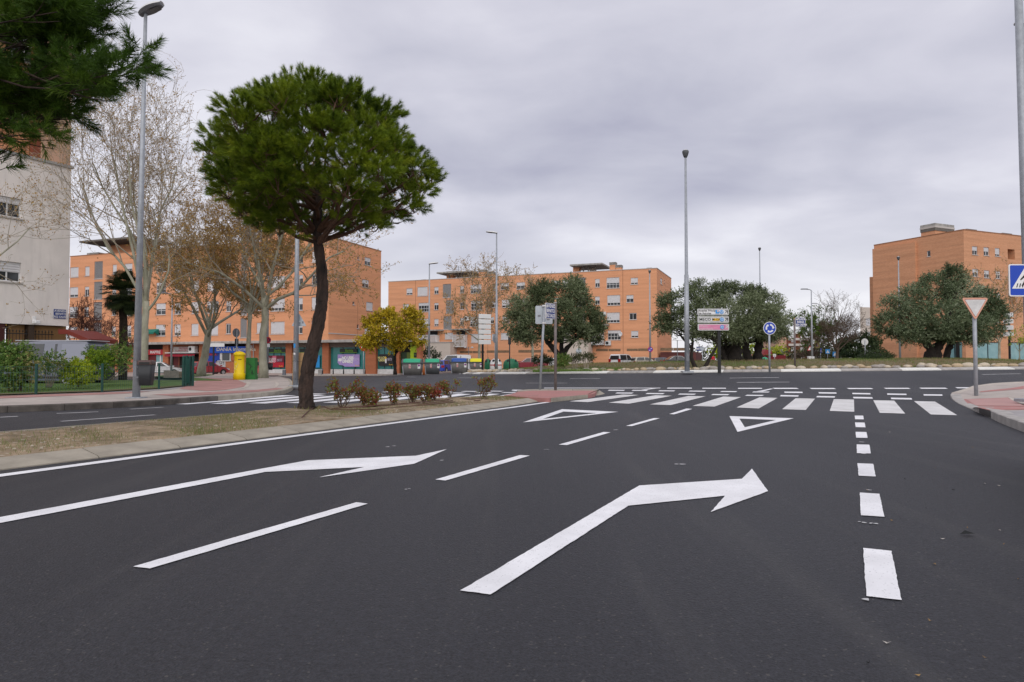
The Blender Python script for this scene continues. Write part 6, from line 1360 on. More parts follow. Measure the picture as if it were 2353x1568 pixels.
# ---- bins
def wheelie_container(px, py, wpx, hpx, label, body_m, lid_m, rz=0.0, tilt=0.0, D=None, short=0.0):
    b = foot(px, py) if D is None else at_d(px, D); k = b[1] / FPX; W_, H_ = wpx * k, hpx * k; dp = 1.1
    t = thing('waste_container', label, 'bin', b, rz, 'waste containers by the kerb'); hb = H_ * .70
    v = []
    for z, sx, sy in ((.06, .84, .86), (hb * .55, .93, .95), (hb, .99, 1.0)): v += [(x * sx, y * sy, z) for x, y in rrect(W_, dp, .10, n=3)]
    n = len(v) // 3; f = [tuple(range(n - 1, -1, -1)), tuple(range(2 * n, 3 * n))] + [(r * n + i, r * n + (i + 1) % n, (r + 1) * n + (i + 1) % n, (r + 1) * n + i) for r in range(2) for i in range(n)]
    mb = MB(); mb.add(v, f); bd = mb.build('body', body_m, t, True)
    mb = MB(); v = [(x * s, y * s, z) for z, s in ((hb - .02, 1.02), (hb + .10, 1.05), (hb + .12, 1.0)) for x, y in rrect(W_, dp, .12, n=3)]; n = len(v) // 3
    mb.add(v, [tuple(range(2 * n, 3 * n)), tuple(range(n - 1, -1, -1))] + [(r * n + i, r * n + (i + 1) % n, (r + 1) * n + (i + 1) % n, (r + 1) * n + i) for r in range(2) for i in range(n)]); mb.build('rim', BIN_D, t)
    for s in (-1, 1):
        mb = MB(); pl = [(-dp * .52, hb + .08)] + [(dp * .5 * math.cos(a), hb + .1 + (H_ - hb - .1) * math.sin(a)) for a in np.linspace(PI, 0, 9)] + [(dp * .52, hb + .08)]
        v = [(s * W_ * .5, y, z) for y, z in pl] + [(s * W_ * .42, y, z * 1.0) for y, z in pl]; m_ = len(pl); mb.add(v, [tuple(range(m_)), tuple(range(2 * m_ - 1, m_ - 1, -1))] + [(i, i + 1, i + 1 + m_, i + m_) for i in range(m_ - 1)]); mb.build('lid_end', BIN_D if lid_m is not LID_G or s < 0 else BIN_D, t)
    mb = MB(); a_ = np.linspace(PI, 0, 11); v = []
    for x, sc_ in ((-.45, .80), (-.42, .97), (-.3, 1.04), (.3, 1.04), (.42, .97), (.45, .80)): v += [(x * W_, dp * .52 * math.cos(a) * sc_, hb + .11 + (H_ - hb - .1) * 1.0 * math.sin(a) * sc_) for a in a_]
    m_ = len(a_); mb.add(v, [(r * m_ + i, r * m_ + i + 1, (r + 1) * m_ + i + 1, (r + 1) * m_ + i) for r in range(5) for i in range(m_ - 1)] + [tuple(range(m_)), tuple(range(6 * m_ - 1, 5 * m_ - 1, -1))]); mb.build('lid', lid_m, t, True)
    mb = MB(); tube(mb, [(-W_ * .40, -dp * .50, .08), (-W_ * .42, -dp * .54, hb * .5), (-W_ * .44, -dp * .56, hb * .8)], .045, 6); mb.build('lift_arm', GALV, t)
    mb = MB(); q = (-W_ * .14, hb * .62); box(mb, q[0], q[0] + .16, -dp * .505, -dp * .49, q[1], q[1] + .36); st = mb.build('striped_sticker', WHITE, bd)
    mb = MB(); [prism_xz(mb, [(q[0], q[1] + .02 + .11 * j), (q[0] + .16, q[1] - .04 + .11 * j + .06), (q[0] + .16, q[1] + .02 + .11 * j + .06), (q[0], q[1] + .07 + .11 * j)], -dp * .512, -dp * .5055) for j in range(3)]; mb.build('stripe', RED, st)
    mb = MB(); q = (W_ * .30, hb * .60); box(mb, q[0], q[0] + .20, -dp * .505, -dp * .49, q[1], q[1] + .38); st = mb.build('notice_sticker', WHITE, bd); mb = MB(); prism_xz(mb, circle(.08, 14, q[0] + .10, q[1] + .25), -dp * .515, -dp * .506); mb.build('symbol', mat('purple_disc', (.22, .03, .22), .5), st)
    return t
wheelie_container(948, 863.6, 46, 38.5, 'grey waste container with a green lid, leftmost of the row', BIN_G, LID_G)
wheelie_container(993.5, 861.6, 37, 36.5, 'darker grey tapered waste container with a green lid and a purple sticker', BIN_D, LID_G, .1)
wheelie_container(1055.5, 859.6, 40, 36, 'grey waste container with a blue lid', BIN_G, LID_B)
wheelie_container(1094, 857.5, 31, 33, 'grey waste container with a yellow lid beside the black sign post', BIN_G, LID_Y)
b = foot(974, 862.3); t = thing('traffic_cone', 'small worn orange cone squeezed between the two green lidded bins', 'cone', b); mb = MB(); lathe(mb, [(.12, .03), (.04, .75), (.02, .77)], 12); mb.build('body', mat('cone_orange', (.55, .16, .04), .6), t, True); mb = MB(); box(mb, -.17, .17, -.17, .17, 0, .03); mb.build('base', RUBBER, t); mb = MB(); lathe(mb, [(.085, .3), (.07, .45)], 12); mb.build('stripe', WHITE_D, t)
def igloo(px, D, wpx, ytop, label, m, band=None, spots=False):
    b = at_d(px, D); k = D / FPX; r = wpx * k / 2; H_ = top_h(b, ytop)
    t = thing('recycling_igloo', label, 'bin', b, 0, 'recycling igloos behind the bins')
    mb = MB(); lathe(mb, [(r * .96, 0), (r, H_ * .1), (r, H_ * .55), (r * .93, H_ * .72), (r * .74, H_ * .87), (r * .42, H_ * .97), (r * .1, H_)], 20); bd = mb.build('shell', m, t, True)
    for a in (-.5, .9): mb = MB(); lathe(mb, [(.02, .0), (.13, .0), (.13, .04), (.02, .04)], 10); o = mb.build('hole', INK, bd); o.location = (r * .80 * math.sin(a), -r * .80 * math.cos(a), H_ * .84); o.rotation_euler = (.9, 0, a)
    mb = MB(); tube(mb, [(0, 0, H_ * .98), (0, 0, H_ * 1.05), (.1, 0, H_ * 1.06)], .03, 6); mb.build('hook', GALV_D, t)
    if band: mb = MB(); lathe(mb, [(r * 1.006, H_ * .50), (r * 1.006, H_ * .57)], 20); mb.build('band', band, bd); mb = MB(); box(mb, -.18, .18, -r * 1.02, -r * .97, H_ * .44, H_ * .62); mb.build('band_knot', band, bd); mb = MB(); box(mb, -.25, .25, -r * 1.02, -r * .95, .1, H_ * .40); mb.build('notice', LAMPW, bd)
    return t
igloo(1121, 68, 17, 824.5, 'dark green recycling igloo just left of the white one', IGLOO)
igloo(1139.5, 66.5, 28, 824, 'white recycling igloo with a red ribbon band', WHITE, RED)
igloo(1174, 69, 36, 824.3, 'wide green recycling igloo beside the red car', IGLOO)
igloo(1757, 96, 20, 821, 'low green igloo lid behind the rightmost thick olive trunk', LID_G)
b = at_d(1778, 104); t = thing('pavilion', 'low red pavilion with a pitched roof behind the right olives', 'building', b); k = 104 / FPX
RP = mat('pavilion_red', (.20, .015, .022), .6)
mb = MB(); box(mb, -25 * k, 27 * k, 0, 4, 0, top_h(b, 817)); wl_ = mb.build('wall', RP, t); z0, z1 = top_h(b, 817), top_h(b, 806)
mb = MB(); prism_xz(mb, [(-29 * k, z0), (-5 * k, z0 + .2), (-8 * k, z1), (-20 * k, z1 + .2)], -.4, 4.4); mb.build('roof', mat('pavilion_roof', (.26, .03, .035), .6), t)
n_ = 14
for i in range(n_): x = -24 * k + 50 * k * i / n_; mb = MB(); box(mb, x, x + .06, -.05, -.003, .05, z0 - .05); mb.build('rib', RP, t)
# ------------------------------------------------------------------ trees, shrubs, grass
def rand_dirs(rg, n):
    d = rg.normal(size=(n, 3)); return d / np.linalg.norm(d, axis=1)[:, None]
def leaves(mb, C, rg, ln, wd, tint, align=None, droop=0.0):
    """diamond leaves at points C"""
    n = len(C); a = rand_dirs(rg, n)
    if align is not None: a = a + align; a /= np.linalg.norm(a, axis=1)[:, None] + 1e-9
    b = np.cross(a, rand_dirs(rg, n)); b /= np.linalg.norm(b, axis=1)[:, None] + 1e-9
    l = (ln * rg.uniform(.7, 1.3, n))[:, None] / 2; w_ = (wd * rg.uniform(.7, 1.3, n))[:, None] / 2
    v = np.stack([C - a * l, C + b * w_, C + a * l, C - b * w_], 1).reshape(-1, 3)
    f = np.arange(4 * n).reshape(-1, 4); mb.add(v, f, 0, np.repeat(np.clip(tint, 0, 1), 4))
def needles(mb, P, A, rg, ln, wd, tint):
    n = len(P); b = np.cross(A, rand_dirs(rg, n)); b /= np.linalg.norm(b, axis=1)[:, None] + 1e-9
    l = (ln * rg.uniform(.75, 1.2, n))[:, None]; sag = np.array([0, 0, -1.0]) * l * .12
    v = np.stack([P - b * wd / 2, P + b * wd / 2, P + A * l + sag], 1).reshape(-1, 3)
    mb.add(v, np.arange(3 * n).reshape(-1, 3), 0, np.repeat(np.clip(tint, 0, 1), 3))
def in_ball(rg, n, shell=.5):
    d = rand_dirs(rg, n); r = rg.uniform(shell ** 3, 1, n) ** (1 / 3); return d * r[:, None]
def curve(a, b, lift, n=7, rg=None, jit=0.0):
    a, b = np.array(a, float), np.array(b, float); t = np.linspace(0, 1, n)[:, None]
    m = (a + b) / 2 + np.array([0, 0, lift]); P = (1 - t) ** 2 * a + 2 * t * (1 - t) * m + t ** 2 * b
    if jit and rg is not None: P[1:-1] += rg.normal(size=(n - 2, 3)) * jit
    return P

# ---- the pine on the median
def pine_crown(t, lobes, origin, rg, m, tufts=52, nd=112, ln=.115, up=.42, wd=.0068, shoot=.15, tb=.5):
    mb = MB()
    cen = np.mean([l[0] for l in lobes], axis=0)
    Ps, As, Ts = [], [], []
    for c, r, lt in lobes:
        c = np.array(c); od = c - cen; od = od / (np.linalg.norm(od) + 1e-6)
        for k in range(int(tufts * (r / .42) ** 2)):
            dv = in_ball(rg, 1, .3)[0]; dv[2] = abs(dv[2]) * .95 - .22; p = c + dv * r * np.array([1, 1, .8]); ax = dv * .95 + od * .30 + np.array([0, 0, up]) + rg.normal(size=3) * .16; ax /= np.linalg.norm(ax)
            s = rg.uniform(0, 1, nd) ** .8; base = p + ax * (s * shoot)[:, None]
            u = np.cross(rand_dirs(rg, nd), ax); u /= np.linalg.norm(u, axis=1)[:, None] + 1e-9; sp = np.radians(rg.uniform(22, 74, nd) * (1.1 - .55 * s))
            A = ax * np.cos(sp)[:, None] + u * np.sin(sp)[:, None]
            Ps.append(base); As.append(A); Ts.append(np.full(nd, lt + rg.normal() * .16) + rg.normal(size=nd) * .10)
    needles(mb, np.concatenate(Ps) - origin, np.concatenate(As), rg, ln, wd, np.concatenate(Ts))
    return mb.build('crown', m, t)
rg = np.random.default_rng(21)
D0 = 14.3; base = G(705, 939, .08); base[1] = D0; base[0] = V(705, 939, D0)[0]
pine = thing('pine_tree', 'round crowned stone pine with a leaning dark trunk on the median', 'tree', base)
tp = [(705, 941, .245), (704, 925, .215), (701, 890, .205), (706, 850, .195), (716, 800, .19), (728, 750, .18), (736, 700, .165), (738, 660, .16), (735, 615, .145), (728, 570, .135), (723, 530, .125), (724, 495, .115), (727, 450, .10), (726, 400, .08), (722, 350, .06), (735, 290, .035)]
P = np.array([V(a, b_, D0) for a, b_, r in tp]); P[:, 1] += np.linspace(0, .25, len(P)) ; P[0][2] = base[2] - .08
fine = np.linspace(0, len(P) - 1, 70); Pf = np.c_[[np.interp(fine, np.arange(len(P)), P[:, k]) for k in range(3)]].T; Rf = np.interp(fine, np.arange(len(P)), [r for _, _, r in tp]) * .69 * (1 + .03 * np.sin(fine * 5.1) + .04 * rg.normal(size=70))
Rf[0] *= 1.15; Rf[1] *= 1.05
mb = MB(); tube(mb, Pf - base, Rf, 20)
vv = mb.v[0]; ax_ = np.repeat(Pf - base, 20, axis=0); dr = vv - ax_; nn = np.linalg.norm(dr, axis=1)[:, None]
th = np.tile(np.arange(20), 70); zz = np.repeat(fine, 20)
mb.v[0] = ax_ + dr * (1 + .07 * np.sin(th * 2.51 + np.floor(zz * 1.6) * 1.9) * np.sin(zz * 6 + th) + .045 * rg.normal(size=len(vv)))[:, None]
mb.build('trunk', BARK, pine, False)
# bark plates standing proud of the trunk
mb = MB()
for k in range(520):
    i = int(rg.integers(1, 58)); a = rg.uniform(0, 2 * PI); c = Pf[i] - base; d = Pf[min(i + 1, 69)] - Pf[i - 1]; d /= np.linalg.norm(d)
    u = np.cross([0, 1, 0], d); u /= np.linalg.norm(u); w_ = np.cross(d, u); o = math.cos(a) * u + math.sin(a) * w_; s = np.cross(d, o)
    c = c + o * Rf[i] * .97; l, q = rg.uniform(.05, .13), rg.uniform(.022, .05); h_ = rg.uniform(.005, .014)
    v = [c - d * l - s * q * .6, c - d * l * .3 - s * q, c + d * l - s * q * .5, c + d * l * .8 + s * q * .6, c - d * l * .2 + s * q, c - d * l * .9 + s * q * .5]
    mb.add([p for p in v] + [p + o * h_ for p in [c + (x - c) * .72 for x in v]], [(6, 7, 8, 9, 10, 11)] + [(i_, (i_ + 1) % 6, (i_ + 1) % 6 + 6, i_ + 6) for i_ in range(6)])
o = mb.build('bark_plate', BARK, pine); o['kind'] = 'stuff'
mb = MB()
for k in range(90):
    a = rg.uniform(0, 2 * PI); c = np.array([.24 * math.cos(a), .24 * math.sin(a), -.06]); lean_ = np.array([math.cos(a), math.sin(a), 0]) * rg.uniform(.02, .12); mb.add([c + [-.015, 0, 0], c + [.015, 0, 0], c + lean_ * .4 + [0, 0, rg.uniform(.04, .16)]], [(0, 1, 2)], 0, rg.uniform(.2, .7))
o = mb.build('dead_grass', DRYG, pine); o['kind'] = 'stuff'
OUT = [(515, 440, .36), (552, 474, .36), (590, 505, .32), (640, 522, .28), (690, 528, .24), (830, 524, .26), (868, 512, .30), (918, 494, .30), (958, 466, .30), (996, 412, .30), (470, 330, .22), (494, 292, .42), (486, 335, .38), (505, 385, .40), (520, 430, .38), (545, 255, .38), (580, 205, .42), (570, 240, .36), (608, 215, .30), (655, 165, .26), (668, 200, .34), (690, 185, .30), (720, 190, .32), (748, 195, .30), (770, 205, .34), (800, 205, .30), (815, 240, .34), (846, 225, .28), (855, 265, .34), (880, 262, .30), (893, 300, .34), (915, 295, .30), (925, 335, .36), (925, 375, .36), (985, 375, .30), (1003, 400, .28), (975, 430, .36), (950, 465, .36), (905, 490, .34), (860, 505, .30), (800, 525, .22), (560, 465, .38), (590, 505, .34), (640, 522, .26), (680, 532, .20), (540, 350, .36), (700, 150, .16), (665, 150, .17), (935, 425, .36)]
lobes = []
for px, py, r in OUT: lobes.append((V(744 + (px - 744) * .965, 370 + (py - 370) * .95 + 14, D0 + rg.uniform(-.55, .75)), r * .80, .52 + rg.normal() * .14))
cc = V(744, 365, D0)
for k in range(62):
    d = rand_dirs(rg, 1)[0]
    if d[2] < -.55: continue
    p = cc + d * np.array([2.25, 2.2, 1.55]) * rg.uniform(.62, .98)
    if p[2] < cc[2] - 1.05 and abs(p[0] - cc[0]) < .8: continue
    lobes.append((p, rg.uniform(.30, .44), .45 + rg.normal() * .12))
for px, py, dy in ((600, 478, .6), (650, 500, -.6), (690, 508, .9), (770, 512, .8), (820, 500, -.7), (870, 482, .5), (620, 452, -1.3), (700, 470, 1.4), (765, 475, 1.5), (830, 462, -1.2), (560, 400, 1.2), (900, 430, 1.0), (530, 340, .9), (660, 455, .2), (800, 465, .4), (620, 330, -1.9), (690, 290, -1.8), (760, 300, -1.8), (830, 330, -1.7), (870, 400, -1.7), (640, 420, -1.8), (760, 235, -1.2), (700, 235, -1.2), (800, 430, -1.9), (590, 430, -1.4), (690, 390, -1.9), (880, 370, -1.3), (560, 300, -1.2), (640, 250, -1.3), (850, 300, -1.3), (720, 345, -1.9), (775, 360, -1.9), (735, 300, -1.7), (700, 420, -1.6), (760, 420, -1.6), (675, 345, -1.8), (815, 385, -1.8), (585, 360, -1.5)): lobes.append((V(px, py, D0 + dy), .42, .5 + rg.normal() * .1))
pine_crown(pine, lobes, base, rg, NEEDLE)
mb = MB()
LP = []
order = sorted(range(len(lobes)), key=lambda i: -np.linalg.norm((lobes[i][0] - cc)[:2]))
for q in order[:16] + order[30:70:8]:
    c = lobes[q][0]; zc_ = c[2] - .85 - .22 * np.linalg.norm((c - cc)[:2]); k = max(43, int(np.argmin(abs(Pf[:, 2] - zc_))))
    P_ = curve(Pf[k], c, -.22, 10, rg, .035); LP.append(P_); tube(mb, P_ - base, np.linspace(.044, .012, 10), 7)
AP = np.concatenate([p[3:] for p in LP])
for c, r, lt in lobes:
    d = np.linalg.norm(AP - c + [0, 0, .25], axis=1); a0 = AP[int(np.argmin(d))]
    if np.linalg.norm(a0 - c) > .1: P_ = curve(a0, c, -.06, 5, rg, .02); tube(mb, P_ - base, np.linspace(.017, .008, 5), 5)
    for j in range(5): e_ = c + in_ball(rg, 1, .5)[0] * r * .9; tube(mb, curve(c - [0, 0, r * .5], e_, -.03, 4) - base, np.linspace(.010, .004, 4), 4)
for px, py in ((640, 470), (800, 470), (600, 490), (860, 470), (780, 450), (660, 440)):
    k = 46; tube(mb, curve(Pf[k], V(px, py, D0 - .3), -.12, 7, rg, .02) - base, np.linspace(.06, .022, 7), 8)
mb.build('branches', BARK_R, pine, True)

# ---- pine whose branches hang in from the upper left
rg = np.random.default_rng(5); D1 = 8.6; bs = np.array([-8.35, 9.0, .08])
pine2 = thing('pine_tree', 'dark pine reaching in from beyond the upper left corner', 'tree', bs)
L2 = [(30, 40, .30), (110, 25, .30), (170, 15, .26), (225, 15, .22), (55, 110, .30), (145, 95, .28), (205, 72, .22), (292, 160, .20), (322, 115, .15), (325, 160, .13), (245, 175, .22), (170, 165, .26), (85, 190, .30), (20, 210, .30), (205, 225, .20), (130, 255, .24), (60, 285, .25), (5, 310, .22), (100, 315, .16), (165, 275, .15), (40, 335, .12), (-60, 60, .36), (-70, 160, .36), (-80, 260, .34), (-150, 0, .4), (-60, -60, .36), (60, -60, .36), (170, -60, .32), (-170, 110, .4), (-180, 240, .38), (-260, 40, .42), (-270, 170, .42), (-350, 90, .42), (-350, 230, .4), (-100, -140, .4), (30, -150, .4), (-230, -100, .42), (200, -50, .2), (-4, 385, .08)]
L2 += [(rg.uniform(-60, 235), rg.uniform(-40, 250), .24) for k in range(34)]
lob = [(V(a, b_, D1 + rg.uniform(-.7, .7)), r * 1.0, .45 + rg.normal() * .15) for a, b_, r in L2 if not (a > 60 and b_ > 300 - .55 * (a - 60) and r > .22)]
pine_crown(pine2, lob, bs, rg, NEEDLE_D, tufts=110, nd=64, ln=.125, up=.3, wd=.0075, shoot=.2)
mb = MB(); T2 = np.array([bs + [0, 0, -.1], bs + [.1, 0, 1.5], bs + [.0, .0, 3.0], bs + [.2, .0, 4.4], bs + [.3, 0, 5.6], bs + [.35, 0, 6.6]]); tube(mb, T2 - bs, [.22, .18, .16, .13, .09, .04], 14); mb.build('trunk', BARK, pine2, True)
mb = MB()
for a, b_ in (((-40, 230), .05), ((60, 210), .04), ((200, 150), .038), ((-40, 90), .045), ((120, 60), .035), ((250, 130), .03)):
    e_ = V(a[0], a[1], D1); tube(mb, curve(T2[2] + [0, 0, .3], e_, .2, 9, rg, .03) - bs, np.linspace(b_, .02, 9), 7)
for c, r, lt in lob:
    s = c + np.array([-1.0, rg.uniform(-.3, .3), rg.uniform(-.35, .1)]); P_ = curve(s, c, -.05, 5, rg, .03); tube(mb, P_ - bs, np.linspace(.014, .006, 5), 5)
    for j in range(4): tube(mb, curve(P_[2 + j % 2], c + in_ball(rg, 1, .5)[0] * r * 1.1, -.03, 4) - bs, np.linspace(.009, .004, 4), 4)
mb.build('branches', BARK, pine2, True)

# ---- bare plane trees
def grow_tree(t, h, fork, spread, rg, tr=.2, limbs=6, bark=BARK_P, twig=TWIG, leafm=SEED, leaf_n=4, leaf_s=.085, upright=.55, levels=(6, 6, 5), lean=(0, 0), stems=1, minr=.0055, trunk_sides=12):
    tk, br, lf = MB(), MB(), MB(); LC, LT = [], []
    for st in range(stems):
        a0 = rg.uniform(0, 6.3) ; off = np.array([math.cos(a0), math.sin(a0), 0]) * (.0 if stems == 1 else .28)
        top = np.array([lean[0], lean[1], fork]) + off * 2; z0 = off * 1.0
        P = curve(z0 - [0, 0, .1], top, 0, 8, rg, .03); rad = np.linspace(tr * 1.12, tr * .8, 8); rad[0] *= 1.3; rad[1] *= 1.1
        tube(tk, P, rad, trunk_sides)
        def branch(p, d, ln, r, lev):
            n = 6 if lev == 0 else (5 if lev == 1 else 4); Q = [p]; q = p.copy(); dd = d.copy()
            for i in range(n):
                dd = dd + rg.normal(size=3) * (.13 + .05 * lev) + np.array([0, 0, .07 * upright if lev < 3 else .05]); dd /= np.linalg.norm(dd); q = q + dd * ln / n; Q.append(q)
            Q = np.array(Q); e_ = max(minr, r * .35); tube(tk if lev == 0 else br, Q, np.linspace(r, e_, n + 1), (8, 5, 4, 3)[lev], cap=False)
            if lev < len(levels):
                for j in range(levels[lev]):
                    s = rg.uniform(.28, 1.0) if lev else rg.uniform(.3, 1.0); x = s * n; i = min(int(x), n - 1); b0 = Q[i] + (Q[i + 1] - Q[i]) * (x - i)
                    ax = Q[i + 1] - Q[i]; ax /= np.linalg.norm(ax); u = np.cross(ax, rand_dirs(rg, 1)[0]); u /= np.linalg.norm(u) + 1e-9
                    an = math.radians(rg.uniform(25, 60)); nd_ = ax * math.cos(an) + u * math.sin(an) + np.array([0, 0, .16]); nd_ /= np.linalg.norm(nd_)
                    branch(b0, nd_, ln * rg.uniform(.42, .62), max(minr, (r + (e_ - r) * s) * .55), lev + 1)
            else:
                k = leaf_n
                if k: LC.append(Q[rg.integers(1, len(Q), k)] + rg.normal(size=(k, 3)) * .05); LT.append(rg.uniform(0, 1, k))
        for j in range(limbs):
            a = 2 * PI * j / limbs + rg.uniform(-.4, .4); el = math.radians(rg.uniform(28, 78) * (.7 + .5 * upright)); el = min(el, 1.45)
            d = np.array([math.cos(a) * math.cos(el), math.sin(a) * math.cos(el), math.sin(el)]); s = rg.uniform(.55, 1.0); i = min(6, int(s * 7)); p = P[-1] if j % 2 else P[-2]
            hh = (h - fork) / max(.35, math.sin(el)); ln = min(spread / max(.25, math.cos(el)), hh * .82) * rg.uniform(.75, .95)
            branch(p, d, ln, tr * rg.uniform(.36, .5), 0)
    tk.build('trunk', bark, t, True); br.build('branches', twig, t)
    if LC: C = np.concatenate(LC); leaves(lf, C, rg, leaf_s, leaf_s * .7, np.concatenate(LT)); lf.build('crown', leafm, t)
    return t
def plane_tree(px, D, label, seed, h, fork, spread, dz=.12, group='bare plane trees', **k):
    b = at_d(px, D, dz); t = thing('plane_tree', label, 'tree', b, 0, group); return grow_tree(t, h, fork, spread, np.random.default_rng(seed), **k)
plane_tree(331, 30, 'tall nearly bare plane tree rising right behind the left street lamp', 3, 13.0, 3.6, 3.2, tr=.165, limbs=8, leaf_n=6, leaf_s=.065, upright=1.05, levels=(7, 7, 6), lean=(.05, 0))
plane_tree(463, 50, 'leaning plane tree with brown seed clusters beside the red hatchback', 8, 12.8, 3.4, 4.8, tr=.27, limbs=7, leaf_n=16, leaf_s=.10, levels=(7, 6, 6), lean=(.5, 0))
plane_tree(566, 43, 'twin stemmed plane tree behind the yellow post box and green cabinet', 12, 12.4, 4.6, 3.8, tr=.13, limbs=5, leaf_n=15, leaf_s=.095, levels=(6, 6, 6), stems=2)
plane_tree(606, 39, 'thick pale trunked plane tree just right of the green cabinet', 17, 11.6, 4.6, 5.4, tr=.215, limbs=7, leaf_n=11, leaf_s=.09, levels=(7, 7, 6), upright=.45)
plane_tree(1101, 90, 'plane tree with thin yellowish leaves before the beige entrance block', 23, 12.4, 4.6, 4.8, tr=.18, limbs=7, leaf_n=5, leaf_s=.16, levels=(6, 6, 5), minr=.014, twig=TWIG)
plane_tree(1224, 96, 'bare topped plane tree rising above the left olive', 29, 13.6, 5.2, 3.6, tr=.18, limbs=7, leaf_n=4, leaf_s=.16, levels=(6, 6, 5), minr=.014, upright=.8)
plane_tree(2296, 70, 'sparse yellowish plane tree between the right olive and the edge pole', 31, 9.6, 2.6, 3.0, tr=.12, limbs=6, leaf_n=6, leaf_s=.13, levels=(6, 6, 4), minr=.010, leafm=SEED)
plane_tree(-170, 21, 'plane tree just outside the left edge with twigs crossing the white wall', 37, 7.6, 2.8, 3.3, tr=.10, limbs=5, leaf_n=5, leaf_s=.06, levels=(5, 5, 4), minr=.004, upright=.2)
plane_tree(1924, 84, 'brown leafless tree with a fine twiggy crown at the end of the island', 41, 8.9, 2.2, 2.6, tr=.2, limbs=9, leaf_n=0, levels=(8, 7, 6), minr=.010, bark=TWIG_D, twig=TWIG_D, upright=.6, group='small bare trees')
plane_tree(1868, 88, 'smaller bare tree with olive green tinges left of the brown leafless tree', 43, 6.2, 1.8, 2.6, tr=.13, limbs=7, leaf_n=6, leaf_s=.16, levels=(7, 6, 5), minr=.010, bark=TWIG_D, twig=TWIG_D, leafm=MIDG, group='small bare trees')
plane_tree(172, 38, 'small reddish leafless shrub tree in front of the orange block by the white corner', 47, 4.6, 1.4, 1.4, tr=.05, limbs=6, leaf_n=0, levels=(6, 6, 4), minr=.007, bark=TWIG_D, twig=mat('reddish_twig', (.12, .05, .04), .9), group='small bare trees')
plane_tree(248, 50, 'small leafless tree low beside the palm trunk', 53, 5.0, 1.4, 1.7, tr=.05, limbs=6, leaf_n=0, levels=(6, 6, 4), minr=.009, bark=TWIG_D, twig=bpy.data.materials['reddish_twig'], group='small bare trees')
plane_tree(2342, 50, 'thin young tree tied beside the dark post at the right edge', 59, 3.4, 1.3, .8, dz=.1, tr=.04, limbs=5, leaf_n=6, leaf_s=.10, levels=(4, 4), minr=.007, leafm=LIME, group='small bare trees')

# ---- leafy trees from lobes given by their place in the picture and a depth
LEAFK = .92
def leafy(name, label, base, lobes, m, rg, n_per=1500, ln=.11, wd=.04, trunks=(), bark=BARK_O, deep=1.0, cat='tree', group=None, shell=.45, sprays=True, twigs=True, tb=.5, tr=.2):
    """lobes: (px,py,rx,rz in pixels, depth)"""
    ln, wd = ln * LEAFK, wd * LEAFK * 1.15
    t = thing(name, label, cat, base, 0, group); b = np.array(base, float); mb = MB(); tk = MB(); C3 = []
    for px, py, rx, rz, D in lobes:
        if m in (OLIVE, OLIVE_R) and py > 765: py -= 12; rz *= .7
        k = D / FPX; c = V(px, py, D); r = np.array([rx * k, (rx + rz) / 2 * k * deep, rz * k]); r = np.maximum(r * .55, r - (ln * 2.0 if sprays else 0)) if ln < .2 else r; C3.append((c, r))
        area = rx * rz * k * k; n = int(n_per * area * (5.0 if ln < .2 else 2.6) * (1.7 if m is HEDGE else 1)); lt = rg.normal() * .16
        if sprays:                                       # short twigs carrying rows of leaves
            m_ = max(6, n // 14); p = c + in_ball(rg, m_, shell) * r; kk_ = np.sin(p[:, 0] * 2.6 + 1.3 * np.sin(p[:, 2] * 2.1)) * np.sin(p[:, 2] * 3.1 + p[:, 1] * .8) + rg.normal(size=m_) * .25 > (-.32 if m in (OLIVE, OLIVE_R, YELLOW) else -9); p = p[kk_]; m_ = len(p); d = (p - c) / r * .7 + rg.normal(size=(m_, 3)) * .5 + np.array([0, 0, .25]); d /= np.linalg.norm(d, axis=1)[:, None]
            q = rg.uniform(0, 1, (m_, 14)); P = (p[:, None, :] + d[:, None, :] * (q * ln * 4.2)[:, :, None]).reshape(-1, 3) + rg.normal(size=(m_ * 14, 3)) * ln * .25
            tint = lt + np.repeat(rg.normal(tb, .2, m_), 14) + rg.normal(0, .12, m_ * 14); leaves(mb, P, rg, ln, wd, tint, np.repeat(d, 14, axis=0) * .8)
        else:
            p = c + in_ball(rg, n, shell) * r; leaves(mb, p, rg, ln, wd, rg.normal(tb, .25, n))
    mb.v = [x - b for x in mb.v]
    for i, (pts, r0, r1) in enumerate(trunks):
        P = np.array([V(a, b_, D) for a, b_, D in pts]); f_ = np.linspace(0, len(P) - 1, 12); Pf_ = np.c_[[np.interp(f_, np.arange(len(P)), P[:, k]) for k in range(3)]].T; Pf_[1:-1] += rg.normal(size=(10, 3)) * r0 * .10
        rr__ = np.linspace(r0, r1, 12) * (1 + .08 * rg.normal(size=12)); rr__[0] *= 1.3; tube(tk, Pf_ - b, rr__, 10)
        if twigs:
            for c, r in C3:
                if np.linalg.norm((c - Pf_[-1])) < 6.5: e_ = c - np.array([0, 0, r[2] * .3]); P_ = curve(Pf_[int(rg.integers(7, 12))], e_, -.1, 5, rg, .05); tube(tk, P_ - b, np.linspace(max(.03, r1 * .6), .02, 5), 5, cap=False)
    if trunks: tk.build('trunk', bark, t, True)
    mb.build('crown', m, t); return t
rg = np.random.default_rng(77)
